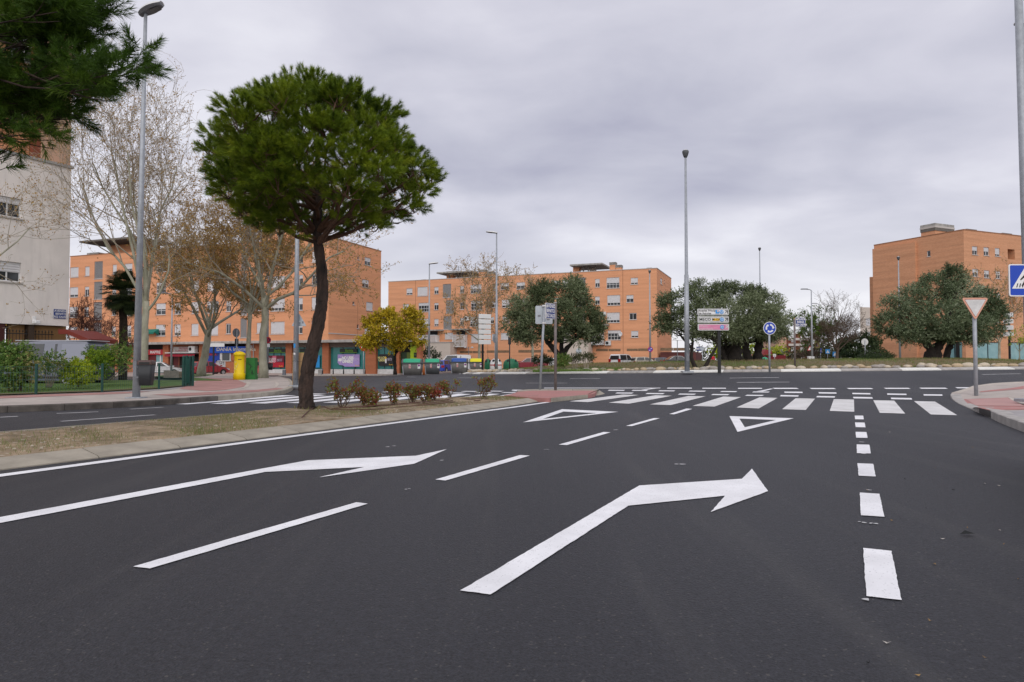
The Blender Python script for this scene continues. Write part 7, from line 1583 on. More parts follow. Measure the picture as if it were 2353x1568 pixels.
# left olive
D = 47; b = G(1286, 838, 0, mound); 
leafy('olive_tree', 'dense olive tree with forked dark limbs behind the splitter island signs', b, [(1200, 712, 42, 40, D), (1185, 745, 32, 38, D - .5), (1225, 755, 45, 45, D - 1), (1262, 690, 50, 45, D), (1300, 675, 48, 36, D), (1325, 690, 40, 40, D + .5), (1290, 735, 60, 50, D - 1.6), (1345, 735, 40, 48, D), (1362, 765, 32, 30, D), (1330, 765, 36, 34, D - 1), (1260, 785, 34, 25, D - .4), (1205, 785, 38, 26, D - .4), (1370, 740, 26, 30, D + .6), (1238, 665, 30, 26, D + .4), (1315, 652, 30, 20, D + 1)], OLIVE, rg, 1300, .125, .042,
      trunks=[([(1288, 842, D), (1284, 815, D), (1262, 790, D - .3), (1240, 760, D - .5)], .24, .10), ([(1292, 842, D), (1294, 815, D), (1306, 798, D), (1330, 775, D), (1345, 750, D)], .22, .09), ([(1290, 830, D), (1290, 800, D + .3), (1292, 760, D + .5)], .18, .1)])
D = 43; b = G(1608, 843, 0, mound); b2x = b
leafy('olive_tree', 'slim two stemmed olive left of the destination boards', b, [(1520, 745, 32, 24, D), (1545, 712, 36, 34, D), (1535, 690, 28, 24, D), (1580, 700, 40, 42, D - .6), (1580, 755, 46, 32, D - .5), (1615, 740, 36, 42, D - .5), (1635, 775, 34, 28, D), (1550, 770, 36, 20, D - .3), (1600, 672, 34, 26, D), (1655, 745, 30, 34, D)], OLIVE, rg, 1250, .12, .042,
      trunks=[([(1598, 846, D), (1588, 825, D), (1590, 800, D), (1575, 785, D), (1560, 765, D)], .13, .05), ([(1619, 846, D), (1632, 822, D), (1645, 800, D), (1655, 780, D)], .12, .05), ([(1590, 805, D), (1592, 780, D), (1600, 750, D)], .09, .05)])
D = 50; b = G(1690, 836, 0, mound)
leafy('olive_tree', 'largest olive with a massive dark trunk behind the destination boards', b, [(1630, 690, 40, 36, D), (1660, 672, 42, 28, D + .5), (1700, 680, 46, 34, D), (1670, 720, 52, 44, D - 1.8), (1730, 715, 50, 45, D - 1.5), (1700, 755, 52, 36, D - 2), (1650, 765, 40, 28, D - 1), (1610, 660, 30, 20, D + 1), (1735, 680, 36, 26, D), (1745, 770, 40, 28, D - 1), (1685, 790, 26, 18, D - 1)], OLIVE, rg, 1250, .125, .042,
      trunks=[([(1687, 838, D), (1686, 815, D), (1692, 790, D), (1690, 760, D)], .62, .38), ([(1672, 836, D - .3), (1662, 815, D - .3), (1655, 790, D - .3), (1645, 760, D)], .20, .12), ([(1664, 826, D), (1668, 812, D)], .26, .2)], tr=.4)
D = 51; b = G(1738, 835, 0, mound)
leafy('olive_tree', 'rightmost olive of the clump with two thick trunks left of the roundabout sign', b, [(1770, 705, 36, 34, D), (1785, 735, 32, 36, D), (1795, 760, 24, 28, D), (1760, 745, 46, 46, D - 1.2), (1770, 785, 36, 22, D - .6), (1745, 692, 30, 26, D + .6), (1735, 780, 34, 22, D - .6), (1755, 672, 20, 14, D + .6), (1800, 780, 16, 16, D)], OLIVE, rg, 1250, .125, .042,
      trunks=[([(1723, 836, D), (1716, 812, D), (1712, 790, D), (1715, 760, D)], .34, .2), ([(1741, 836, D), (1740, 815, D), (1745, 790, D), (1748, 760, D)], .38, .24)])
D = 50; b = G(2140, 832, 0, mound)
leafy('olive_tree', 'broad silvery olive with splayed trunks at the right end of the island', b, [(2045, 745, 40, 36, D), (2060, 710, 44, 36, D), (2105, 690, 50, 42, D), (2150, 660, 46, 36, D), (2190, 645, 40, 30, D + .5), (2215, 680, 48, 40, D), (2255, 700, 46, 42, D), (2275, 745, 38, 40, D), (2290, 715, 26, 30, D), (2235, 755, 50, 44, D - 1.2), (2165, 730, 60, 50, D - 1.8), (2100, 755, 52, 44, D - 1.2), (2180, 785, 40, 24, D - 1), (2120, 790, 34, 22, D - .6), (2060, 775, 30, 26, D), (2250, 790, 34, 22, D - .4), (2185, 618, 16, 12, D), (2210, 625, 18, 14, D)], OLIVE_R, rg, 1300, .125, .042,
      trunks=[([(2136, 832, D), (2138, 808, D), (2128, 785, D), (2105, 760, D)], .42, .2), ([(2148, 832, D), (2152, 800, D), (2165, 780, D), (2180, 760, D)], .42, .22), ([(2174, 832, D + .2), (2178, 805, D + .2), (2190, 785, D), (2200, 760, D)], .26, .16)])
b = foot(908, 860, .14); D = b[1]
leafy('acacia_tree', 'small round tree with mustard yellow leaves at the corner of the bank', b, [(855, 745, 24, 20, D), (835, 785, 16, 14, D), (850, 790, 22, 16, D - 1), (880, 730, 26, 18, D), (905, 725, 26, 16, D), (935, 730, 26, 20, D), (955, 755, 26, 22, D), (965, 785, 16, 16, D), (905, 760, 36, 26, D - 1.5), (870, 770, 26, 22, D - 1), (935, 785, 30, 18, D - 1), (895, 795, 30, 14, D - 1), (940, 718, 16, 10, D), (960, 730, 12, 10, D), (865, 725, 12, 9, D)], YELLOW, rg, 620, .17, .10,
      trunks=[([(908, 861, D), (907, 835, D), (908, 812, D), (905, 785, D)], .17, .12)], shell=.6)
# greenery beyond the island
BG = [('bush_tree', 'lime green domed tree behind the red pavilion', 112, 1783, [(1783, 806, 24, 9, 112), (1768, 809, 12, 6, 112)], LIME, .26, 'tree'),
      ('bush_tree', 'rounded bright green conifer like tree left of the bare trees', 130, 1856, [(1856, 795, 11, 13, 130), (1851, 802, 9, 9, 130), (1862, 803, 8, 9, 130)], MIDG, .3, 'tree'),
      ('bush_tree', 'lime tinged tree seen under the big olive crown', 98, 1655, [(1650, 800, 14, 14, 98), (1665, 806, 12, 12, 98), (1640, 810, 10, 10, 98)], LIME, .24, 'tree'),
      ('bush_tree', 'yellow green tree seen between the thick olive trunks', 98, 1712, [(1705, 803, 14, 12, 98), (1724, 805, 14, 12, 98), (1735, 800, 10, 10, 98)], LIME, .24, 'tree'),
      ('evergreen_mass', 'dark green trees behind the bare tree', 92, 1965, [(1945, 790, 20, 16, 92), (1970, 786, 20, 18, 92), (1995, 788, 16, 20, 92), (2010, 790, 14, 22, 92), (1958, 800, 30, 14, 92), (1990, 772, 8, 12, 92), (1935, 808, 14, 14, 92)], HEDGE_D, .21, 'trees'),
      ('hedge', 'very dark clipped hedge running toward the corner block', 90, 1985, [(1945, 820, 14, 14, 90), (1960, 818, 14, 15, 90), (1980, 818, 14, 15, 89), (2000, 816, 14, 18, 88), (2017, 810, 12, 22, 87), (2020, 824, 12, 12, 87), (1990, 828, 30, 8, 87)], HEDGE_D, .21, 'hedge'),
      ('shrub', 'greyish brown leafless looking shrub beside the white cabinet', 86, 1845, [(1838, 818, 14, 9, 86), (1855, 815, 14, 10, 86), (1872, 815, 12, 11, 86)], leafmat('brown_shrub_leaves', [(.06, .04, .03), (.11, .075, .055)], .1), .14, 'shrub'),
      ('treeline', 'low brownish green tree line far behind the olive trunks', 135, 1700, [(x_, 818 + 3 * math.sin(x_ * .3), 13, 12, 135) for x_ in range(1592, 1990, 14)], SHRUB, .34, 'tree line'),
      ('undergrowth', 'brownish tangle of growth under the leafless tree behind the small blue signs', 99, 1905, [(1882, 803, 13, 15, 99), (1903, 804, 14, 17, 99), (1925, 802, 14, 18, 99), (1895, 820, 20, 12, 98), (1922, 820, 18, 12, 98), (1862, 812, 14, 14, 99)], SHRUB, .21, 'undergrowth'),
      ('shrub', 'dark bush growing against the beige entrance block by the bins', 92, 995, [(975, 815, 16, 14, 92), (1000, 818, 16, 12, 92), (988, 805, 14, 9, 92)], HEDGE_D, .16, 'shrub')]
for nm, lab, D, px, lb, m, s, cat in BG:
    b = at_d(px, D); leafy(nm, lab, b, lb, m, rg, 260 if s < .3 else 130, s, s * .55, trunks=[([(px, proj(b)[1], D), (px, lb[0][1], D)], .14, .08)], cat=cat, shell=.3, bark=TWIG_D, twigs=False)
for i, (px, D, lb, lab, m) in enumerate(((2010, 49, [(1985, 824, 18, 6, 49), (2000, 818, 22, 10, 48.5), (2022, 815, 22, 11, 48.5), (2042, 821, 18, 9, 48.5), (2012, 824, 40, 7, 47.6)], 'low spreading shrub with purple tinged flowers at the right of the island', HEDGE_D),
      (1243, 46.5, [(1232, 829, 12, 12, 46.5), (1250, 827, 14, 13, 46.2), (1264, 830, 10, 11, 46.5)], 'dark clipped shrub below the left olive, left of the brown post', HEDGE_D),
      (1295, 45, [(1286, 828, 12, 14, 45), (1300, 827, 12, 14, 45), (1292, 835, 14, 8, 44.8)], 'dark green clipped shrub just right of the brown post', HEDGE),
      (1320, 46, [(1316, 825, 10, 11, 46), (1326, 822, 9, 10, 46)], 'small greyish shrub between two rounded shrubs', SHRUB),
      (1347, 44.5, [(1336, 822, 10, 9, 44.5), (1350, 819, 13, 10, 44.3), (1360, 822, 9, 9, 44.5)], 'umbrella shaped shrub with bare lower stems on the island', SHRUB))):
    b = at_d(px, D, 0, mound)
    t = leafy('shrub', lab, b, lb, m, rg, 2100, .07, .035, trunks=[([(px + dx * .4, proj(b)[1], D), (px + dx, lb[0][1] + 4, D)], .03, .02) for dx in (-7, -2, 4, 8)], cat='shrub', group='shrubs on the roundabout island', shell=.55, bark=TWIG, twigs=False)
    if i == 0: fl = MB(); C = np.concatenate([V(a, b_, d) + in_ball(rg, 120, .9) * np.array([rx * d / FPX, rx * d / FPX, rz * d / FPX]) * 1.03 for a, b_, rx, rz, d in lb[:2]]); C = C[C[:, 2] > b[2] + .25]; leaves(fl, C - b, rg, .05, .04, rg.uniform(0, 1, len(C))); fl.build('flowers', PURP, t)
# hedges and bushes on the lawn
t = leafy('hedge_bush', 'tall dense glossy hedge bush at the left edge', (V(20, 900, 20.6)[0], 20.6, .17), [(5, 815, 34, 26, 20.6), (45, 820, 34, 30, 20.6), (60, 850, 20, 34, 20.6), (15, 855, 46, 34, 20.2), (-50, 830, 46, 40, 20.6), (-60, 880, 46, 26, 20.6), (30, 880, 30, 16, 20.4)], HEDGE, rg, 1300, .085, .036, trunks=[([(x, 902, 20.6), (x + 4, 860, 20.6)], .05, .03) for x in (22, 34, 46)], cat='hedge', bark=TWIG_D, twigs=False, group='hedges by the car park')
leafy('hedge_bush', 'thin twiggy bush with bare grey stems before the grey van', (V(115, 890, 22)[0], 22, .17), [(100, 830, 20, 16, 22), (125, 828, 24, 14, 22), (145, 838, 22, 13, 22), (112, 848, 26, 12, 21.7), (150, 826, 10, 6, 22)], HEDGE, rg, 800, .075, .032, trunks=[([(112 + x * .4, 891, 22), (118 + x, 862, 22), (118 + x * 2, 842, 22)], .016, .008) for x in (-14, -8, -3, 3, 8, 14)], cat='hedge', bark=TWIG, twigs=False, group='hedges by the car park')
leafy('hedge_bush', 'long clipped hedge with bare stems below, left of the street lamp', (V(265, 872, 25)[0], 25, .17), [(215, 812, 18, 14, 25), (240, 810, 20, 14, 25), (268, 810, 20, 15, 25), (292, 812, 16, 18, 25), (250, 832, 30, 16, 24.8), (285, 836, 22, 16, 24.8), (222, 832, 20, 14, 25)], HEDGE, rg, 900, .075, .034, trunks=[([(230 + x * .5, 874, 25), (232 + x, 855, 25), (232 + x * 1.6, 838, 25)], .02, .01) for x in (-12, -6, 0, 6, 12, 40, 52)], cat='hedge', bark=TWIG, twigs=False, group='hedges by the car park')
leafy('lime_shrub', 'bright yellow green round shrub nearest the fence', (V(179, 889, 22.5)[0], 22.5, .17), [(179, 858, 36, 32, 22.5), (165, 862, 25, 25, 22.2), (195, 862, 24, 26, 22.3), (180, 845, 26, 20, 22.4)], LIME, rg, 2200, .055, .034, trunks=[([(179, 889, 22.5), (179, 870, 22.5)], .04, .02)], cat='shrub', bark=TWIG_D, twigs=False, group='lime shrubs on the lawn', shell=.7)
leafy('lime_shrub', 'looser leafy yellow green shrub behind the round one', (V(222, 872, 24.5)[0], 24.5, .17), [(215, 830, 22, 20, 24.5), (240, 828, 22, 18, 24.5), (228, 848, 32, 24, 24.2), (205, 814, 10, 12, 24.5), (236, 816, 12, 12, 24.5)], leafmat('fresh_lime_leaves', [(.07, .14, .01), (.16, .26, .015), (.26, .35, .03)], .3), rg, 1200, .075, .036, trunks=[([(222, 873, 24.5), (222, 850, 24.5)], .04, .02)], cat='shrub', bark=TWIG_D, twigs=False, group='lime shrubs on the lawn', shell=.5)
# palm
D = 41; b = np.array([V(283, 800, D)[0], D, 0.0]); t = thing('palm_tree', 'dark fan palm with a shaggy head in front of the orange block', 'tree', b); zc_ = V(283, 668, D)[2]
mb = MB(); tube(mb, curve((0, 0, -.1), (-.05, 0, zc_), 0, 10, rg, .03), np.linspace(.24, .21, 10) * (1 + .06 * rg.normal(size=10)), 12); mb.build('trunk', mat('palm_trunk', (.05, .035, .025), .95, var=.3, vs=8, bump=.6), t, True)
mb = MB()
for k in range(150):
    a = rg.uniform(0, 2 * PI); el = math.radians(rg.uniform(-72, 80)); d = np.array([math.cos(a) * math.cos(el), math.sin(a) * math.cos(el), math.sin(el)]); L1 = rg.uniform(.5, .95)
    s = np.array([-.05, 0, zc_ + rg.uniform(-.5, .2)]); h_ = s + d * L1; n = 17; u = np.cross(d, [0, 0, 1.0]); u /= np.linalg.norm(u) + 1e-6; v_ = np.cross(u, d); fr = rg.uniform(.45, .7); tn = rg.uniform(0, 1)
    mb.add([s - u * .012, s + u * .012, h_ + u * .012, h_ - u * .012], [(0, 1, 2, 3)], 0, .1)
    for j in range(n):
        q = (j / (n - 1) - .5) * 2.9; dd = d * math.cos(q) + u * math.sin(q) + v_ * .05 * abs(q); dd /= np.linalg.norm(dd); tip = h_ + dd * fr * rg.uniform(.85, 1.1) + np.array([0, 0, -.22 * fr]); sd = np.cross(dd, v_); sd = sd / (np.linalg.norm(sd) + 1e-6) * .026
        mid = h_ + dd * fr * .6 + np.array([0, 0, -.03]); mb.add([h_, mid + sd, tip, mid - sd], [(0, 1, 2, 3)], 0, np.clip(tn + rg.normal() * .1, 0, 1))
mb.build('fronds', PALM, t)
D = 36; b = np.array([V(262, 800, D)[0], D, .1]); t = leafy('fan_palm_shrub', 'small green spiky shrub at the foot of the palm', b, [(252, 806, 14, 10, D), (268, 802, 12, 12, D)], MIDG, rg, 260, .3, .03, cat='shrub', trunks=[([(262, 815, D), (262, 805, D)], .06, .04)], twigs=False)

# ---- roses, hose and weeds on the median
ROSES = [(783, 937, 58, 36), (835.5, 933.5, 34, 15), (861, 936, 26, 18), (904, 933, 47, 18), (947, 924.5, 36, 22), (974, 924.5, 32, 17), (998, 919.5, 26, 17), (1038, 914.5, 34, 22), (1110.5, 913.5, 41, 27)]
DES = ['widest rose bush of the row, nearest the pine trunk', 'thin second rose bush right of the pine', 'low reddish rose bush, third from the pine', 'upright rose bush, fourth from the pine', 'leafy rose bush, fifth from the pine', 'rose bush in the middle crowded against the fifth', 'small crimson leaved rose bush, seventh from the pine', 'bushy rose, second from the island end', 'many stemmed rose bush nearest the red island']
for (px, py, hpx, wpx), lab in zip(ROSES, DES):
    b = G(px, py, .08); k = b[1] / FPX; H_, W_ = hpx * k, wpx * k * 1.3; t = thing('rose_bush', lab, 'shrub', b, 0, 'rose bushes on the median'); st, lf = MB(), MB(); C = []
    for j in range(7):
        a = rg.uniform(0, 2 * PI); rr0 = rg.uniform(.25, 1.0) * W_; top = np.array([rr0 * math.cos(a), rr0 * math.sin(a) * .7, H_ * rg.uniform(.72, 1.02)]); P_ = curve((rg.normal() * .02, rg.normal() * .02, -.03), top, -.02, 6, rg, .018); tube(st, P_, np.linspace(.011, .004, 6), 5)
        for q in range(4):
            i = int(rg.integers(2, 6)); e_ = P_[i] + rg.normal(size=3) * np.array([.06, .06, .05]) + [0, 0, .05]; tube(st, curve(P_[i - 1], e_, 0, 3), [.005, .004, .003], 4); C.append(e_ + rg.normal(size=(12, 3)) * .036)
        C.append(top + rg.normal(size=(18, 3)) * .042)
    st.build('stems', TWIG_D, t); C = np.concatenate(C); leaves(lf, C, rg, .062, .04, np.clip(rg.normal(.5 if px != 998 else .1, .33, len(C)), 0, 1)); lf.build('leaves', ROSE, t)
HOSE = mat('brown_hose', (.11, .05, .038), .7)
t = thing('irrigation_hose', 'brown drip irrigation hose snaking through the rose bed', 'hose', G(790, 940, .085)); o_ = np.array(t.location); mb = MB()
for pts in ([(693, 961), (700, 953), (712, 942), (725, 935.5), (745, 935), (760, 941), (790, 942), (830, 942), (880, 939.5), (935, 934), (985, 930), (1045, 923.5)], [(762, 939.5), (800, 936), (850, 935), (900, 930), (960, 925), (1020, 919.5), (1048, 916), (1085, 917.5), (1122, 914), (1112, 919), (1090, 921)], [(795, 937), (860, 932), (905, 931.5), (960, 929), (1040, 921)]):
    P = np.array([G(a, b_, .10 + .03 * (i % 3 == 1)) for i, (a, b_) in enumerate(pts)]) - o_; f_ = np.linspace(0, len(P) - 1, 50); tube(mb, np.c_[[np.interp(f_, np.arange(len(P)), P[:, k]) for k in range(3)]].T, .011, 6)
mb.build('hose', HOSE, t, True)
def blades(mb, P, rg, h, wd, tint):
    n = len(P); a = rg.uniform(0, 2 * PI, n); u = np.c_[np.cos(a), np.sin(a), np.zeros(n)]; ln = np.c_[rg.normal(size=(n, 2)) * .35, np.ones(n)] * (h * rg.uniform(.5, 1.3, n))[:, None]
    v = np.stack([P - u * wd / 2, P + u * wd / 2, P + ln], 1).reshape(-1, 3); mb.add(v, np.arange(3 * n).reshape(-1, 3), 0, np.repeat(np.clip(tint, 0, 1), 3))
# median weeds: patches
mb = MB(); Q = [np.array(G(a, b_, .085)) for a, b_ in ((30, 1022), (250, 985), (240, 1000), (390, 968), (420, 985), (520, 962), (600, 968), (640, 950), (660, 955), (560, 955), (700, 950), (780, 948), (850, 943), (950, 935), (1050, 927), (1100, 918), (1150, 914), (1180, 913), (900, 936), (480, 999), (190, 1024), (380, 1000), (650, 975), (560, 985))]
MPOLY = np.array(MTOP + far)
def pip(p):
    x, y = p[:, 0], p[:, 1]; c = np.zeros(len(p), bool); a = MPOLY; b_ = np.roll(MPOLY, -1, axis=0)
    for (x0, y0), (x1, y1) in zip(a, b_):
        k = ((y0 > y) != (y1 > y)) & (x < (x1 - x0) * (y - y0) / (y1 - y0 + 1e-12) + x0); c ^= k
    return c
for c in Q:
    n = int(rg.integers(500, 1300)); p = c + rg.normal(size=(n, 3)) * np.array([.6, .45, 0]); p = p[pip(p)]; n = len(p)
    if n < 3: continue
    p[:, 2] = gz(p[:, 0], p[:, 1]) + .075; blades(mb, p, rg, .05, .006, rg.normal(.55, .3, n))
tag(mb.build('weeds', DRYG), 'sparse green and straw coloured weeds on the dry median soil', 'weeds', kind='stuff')
# pebbles and bits of litter on the median
mb = MB()
for k in range(150):
    s_ = rg.uniform(0, 1); a = np.array(MTOP[1]) + (np.array(MTOP[3]) - np.array(MTOP[1])) * s_; bb = np.array(far[5]) + (np.array(far[1]) - np.array(far[5])) * s_; q = a + (bb - a) * rg.uniform(.05, .95); r = rg.uniform(.008, .026)
    ellipsoid(mb, (q[0], q[1], zg(*q) + .09), (r, r * .8, r * .6), 6, 4)
tag(mb.build('pebbles', mat('pale_pebble', (.42, .37, .30), .9, var=.3, vs=9)), 'small pale pebbles and scraps scattered on the median soil', 'pebbles', kind='stuff')
# lawn
n = 16000; p = np.c_[rg.uniform(-21, -11.5, n), rg.uniform(16.5, 27, n), np.zeros(n)]
fa = np.array([f_[:2] for f_ in fence]); keep = np.ones(n, bool); ln_ = fa[2:6]
for i in range(len(p)):
    x, y = p[i, :2]; xi = np.interp(x, fa[::-1][:, 0], fa[::-1][:, 1]); keep[i] = y > xi + .12
p = p[keep]; p[:, 2] = gz(p[:, 0], p[:, 1]) + .165; mb = MB(); blades(mb, p, rg, .05, .012, rg.normal(.5, .25, len(p))); tag(mb.build('lawn_grass', GRASS), 'short green lawn behind the wire fence', 'grass', kind='stuff')
# dry grass and weeds on the roundabout
n = 42000; a = np.radians(rg.uniform(165, 335, n)); r = RI - 1.5 - 13 * rg.uniform(0, 1, n) ** 1.25; p = np.c_[RC[0] + r * np.cos(a), RC[1] + r * np.sin(a)]; z = mound(p[:, 0], p[:, 1])
gn = .5 + .5 * np.sin(p[:, 0] * .45 + 1.2 * np.sin(p[:, 1] * .33)) * np.cos(p[:, 1] * .5 + p[:, 0] * .21); mb = MB(); blades(mb, np.c_[p, z], rg, .14, .024, np.clip(.15 + .75 * gn + rg.normal(0, .22, n), 0, 1)); tag(mb.build('dry_grass', DRYG), 'brown and green rough grass covering the roundabout island', 'grass', kind='stuff')
mb = MB(); n = 5000; P_ = [at_d(q_, d_, 0, mound) for q_, d_ in zip(rg.uniform(1225, 1430, n), rg.uniform(42.2, 45.5, n))]; blades(mb, np.array(P_), rg, .17, .022, rg.normal(.6, .25, n)); tag(mb.build('green_weeds', GRASS), 'fresh green weeds under the rounded shrubs', 'weeds', kind='stuff')
# verge under the plane trees
vp = [(352, 866), (392, 860.5), (480, 860.8), (492, 861.8), (470, 865), (400, 868)]
VV = [G(a, b_, .15) for a, b_ in vp]; mb = MB(); sheet(mb, [tuple(v[:2]) for v in VV], .165, 1.2); tag(mb.build('verge', LAWN), kind='structure')
# ------------------------------------------------------------------ vehicles
def car_paint(name, c): 
    m = mat(name, c, .28, spec=.6); m.node_tree.nodes['Principled BSDF'].inputs['Coat Weight'].default_value = .6; return m
CARGLASS = glassmat('car_glass', (.02, .024, .028), .05)
TRIM = mat('black_trim', (.015, .015, .016), .6); HEADL = mat('headlamp_glass', (.55, .57, .60), .12, spec=.8); TAILL = mat('tail_lamp_red', (.30, .01, .012), .2); RIM = mat('alloy', (.38, .39, .40), .35, metal=.6); PLATE = mat('number_plate', (.60, .60, .58), .5); CHROME = mat('chrome_trim', (.55, .55, .56), .2, metal=.9)
STY = {  # side profiles, x forward from the rear, z up, unit length 1 and height 1; body below belt then cabin
 'hatch': dict(L=4.05, W=1.72, H=1.47, body=[(0, .30), (.0, .52), (.02, .64), (.30, .66), (.66, .645), (.80, .60), (.94, .53), (.99, .44), (1.0, .28), (.97, .17), (.03, .17)], cab=[(.015, .64), (.075, .93), (.12, .985), (.40, 1.0), (.52, .955), (.70, .64)], pill=(.36, .385)),
 'sedan': dict(L=4.7, W=1.82, H=1.47, body=[(0, .30), (.0, .52), (.02, .64), (.16, .655), (.64, .635), (.80, .59), (.94, .51), (.99, .43), (1.0, .28), (.97, .16), (.03, .16)], cab=[(.13, .65), (.25, .92), (.34, .99), (.44, 1.0), (.54, .96), (.69, .635)], pill=(.42, .44)),
 'mpv': dict(L=4.4, W=1.8, H=1.82, body=[(0, .26), (.0, .48), (.015, .56), (.30, .565), (.70, .56), (.82, .53), (.95, .46), (.99, .38), (1.0, .25), (.97, .15), (.03, .15)], cab=[(.005, .56), (.03, .93), (.06, .985), (.40, 1.0), (.60, .95), (.80, .54)], pill=(.40, .425)),
 'van': dict(L=4.9, W=1.85, H=1.95, body=[(0, .22), (.0, .44), (.01, .54), (.30, .545), (.78, .54), (.86, .50), (.96, .42), (.995, .34), (1.0, .22), (.97, .14), (.03, .14)], cab=[(.004, .54), (.03, .93), (.05, .985), (.40, 1.0), (.68, .96), (.86, .52)], pill=(.36, .40))}
def make_car(label, style, paint, loc, rz, H=None, group='parked cars', panelled=False, cat='car', high=False):
    S = STY[style]; L_, W_, H_ = S['L'], S['W'], H or S['H']
    t = thing('parked_car' if cat == 'car' else 'parked_van', label, cat, loc, rz, group); hw = W_ / 2
    def P3(p): return (p[0] - .5) * L_, p[1] * H_
    B = [P3(p) for p in S['body']]; cx = sum(p[0] for p in B) / len(B); cz = sum(p[1] for p in B) / len(B)
    mb = MB(); rings = []
    for y, s in ((-hw * .97, .93), (-hw, .985), (-hw * .92, 1.0), (hw * .92, 1.0), (hw, .985), (hw * .97, .93)): rings.append([(cx + (x - cx) * (1 - (1 - s) * .35), y, cz + (z - cz) * s) for x, z in B])
    n = len(B); v = [p for r in rings for p in r]; mb.add(v, [tuple(range(n)), tuple(range(6 * n - 1, 5 * n - 1, -1))] + [(r * n + i, r * n + (i + 1) % n, (r + 1) * n + (i + 1) % n, (r + 1) * n + i) for r in range(5) for i in range(n)])
    C = [P3(p) for p in S['cab']]; zb = min(p[1] for p in C); zt = max(p[1] for p in C)
    def hwz(z): return hw * (.96 - .20 * max(0, (z - zb) / (zt - zb)) ** 1.2)
    m_ = len(C); v = [(x, -hwz(z), z) for x, z in C] + [(x, hwz(z), z) for x, z in C]
    mb.add(v, [tuple(range(m_)), tuple(range(2 * m_ - 1, m_ - 1, -1))] + [(i, (i + 1) % m_, (i + 1) % m_ + m_, i + m_) for i in range(m_)]); body = mb.build('body', paint, t)
    # side glass, inset from the cabin outline, split by the pillar
    cc_ = (sum(p[0] for p in C) / m_, (zb + zt) / 2); top = [(x, z) for x, z in C]
    def edge_x(z, front):
        xs_ = []
        for i in range(m_):
            a, b = C[i], C[(i + 1) % m_]
            if (a[1] - z) * (b[1] - z) <= 0 and abs(a[1] - b[1]) > 1e-6: xs_.append(a[0] + (b[0] - a[0]) * (z - a[1]) / (b[1] - a[1]))
        return max(xs_) if front else min(xs_)
    z0, z1 = zb + .035 * H_, zb + (zt - zb) * .86; g = .035 * L_ if style != 'van' else .03 * L_; xp = [P3((q, 0))[0] for q in S['pill']]
    for s in (-1, 1):
        qs = [[(edge_x(z0, False) + g * 1.3, z0), (xp[0], z0), (xp[0], z1), (edge_x(z1, False) + g, z1)], [(xp[1], z0), (edge_x(z0, True) - g * 1.6, z0), (edge_x(z1, True) - g, z1), (xp[1], z1)]]
        if style == 'van': xr = -L_ * .22; qs = [[(xr + .05, z0 + .1), (xp[0] - .25, z0 + .1), (xp[0] - .25, z1), (xr + .05, z1)], qs[1]]
        for q in qs: mb = MB(); mb.add([(x, s * (hwz(z) + .006), z) for x, z in q], [(0, 1, 2, 3) if s < 0 else (3, 2, 1, 0)]); mb.build('side_window', CARGLASS, t)
        if style == 'sedan': mb = MB(); tube(mb, [(x, s * (hwz(z) + .012), z) for x, z in [(edge_x(z0, False) + g * .6, z0), (edge_x(z1, False) + g * .4, z1 + .01), (xp[0], z1 + .05), (edge_x(z1, True) - g * .5, z1 + .01), (edge_x(z0, True) - g, z0)]], .014, 5); mb.build('window_trim', CHROME, t)
    def slab(a, b, ins, nm, nx):   # windscreen / rear glass between two outline points
        (xa, za), (xb, zb_) = a, b; mb = MB(); k = .10
        xa2, za2, xb2, zb2 = xa + (xb - xa) * k, za + (zb_ - za) * k, xa + (xb - xa) * (1 - k), za + (zb_ - za) * (1 - k); nx_, nz_ = nx
        mb.add([(xa2 + nx_, -hwz(za2) + ins, za2 + nz_), (xa2 + nx_, hwz(za2) - ins, za2 + nz_), (xb2 + nx_, hwz(zb2) - ins, zb2 + nz_), (xb2 + nx_, -hwz(zb2) + ins, zb2 + nz_)], [(0, 1, 2, 3)]); mb.build(nm, CARGLASS, t)
    slab(C[-1], C[-2], .08, 'windscreen', (.010, .010)); slab(C[0], C[1], .10, 'rear_window', (-.012, .004))
    r = .31 if H_ < 1.7 else .33
    for fx in (.18, .80):
        for s in (-1, 1):
            mb = MB(); lathe(mb, [(r * .62, -.10), (r * .95, -.09), (r, -.05), (r, .05), (r * .95, .09), (r * .62, .10)], 22); o = mb.build('wheel', RUBBER, t); o.location = ((fx - .5) * L_, s * (hw - .09), r); o.rotation_euler = (PI / 2, 0, 0)
            mb = MB(); lathe(mb, [(.03, -.104), (r * .62, -.104), (r * .62, .104), (.03, .104)], 14); mb.build('rim', RIM, o)
            mb = MB(); a_ = np.linspace(0, PI, 10); v = [((fx - .5) * L_ + q * math.cos(a), s * (hw + .004), r + q * math.sin(a)) for q in (r * 1.0, r * 1.22) for a in a_]; mb.add(v, [(i, i + 1, i + 11, i + 10) for i in range(9)]); mb.build('wheel_arch', TRIM, t)
    for s in (-1, 1):
        xf = P3(S['body'][7])[0]; zf = P3(S['body'][7])[1]; mb = MB(); prism_xz(mb, [(xf - .42, zf + .13), (xf - .02, zf + .02), (xf + .015, zf - .12), (xf - .12, zf - .10)], s * hw * .55, s * (hw + .006)); mb.build('headlight', HEADL, t)
        mb = MB(); box(mb, -L_ / 2 - .012, -L_ / 2 + .12, min(s * hw * .62, s * (hw + .005)), max(s * hw * .62, s * (hw + .005)), H_ * (.42 if not high else .36), H_ * (.60 if H_ < 1.7 else .66)); mb.build('tail_light', TAILL, t)
        mb = MB(); bbox(mb, L_ * .20, L_ * .24, min(s * hw, s * (hw + .2)), max(s * hw, s * (hw + .2)), zb, zb + .14, .02); mb.build('mirror', paint, t)
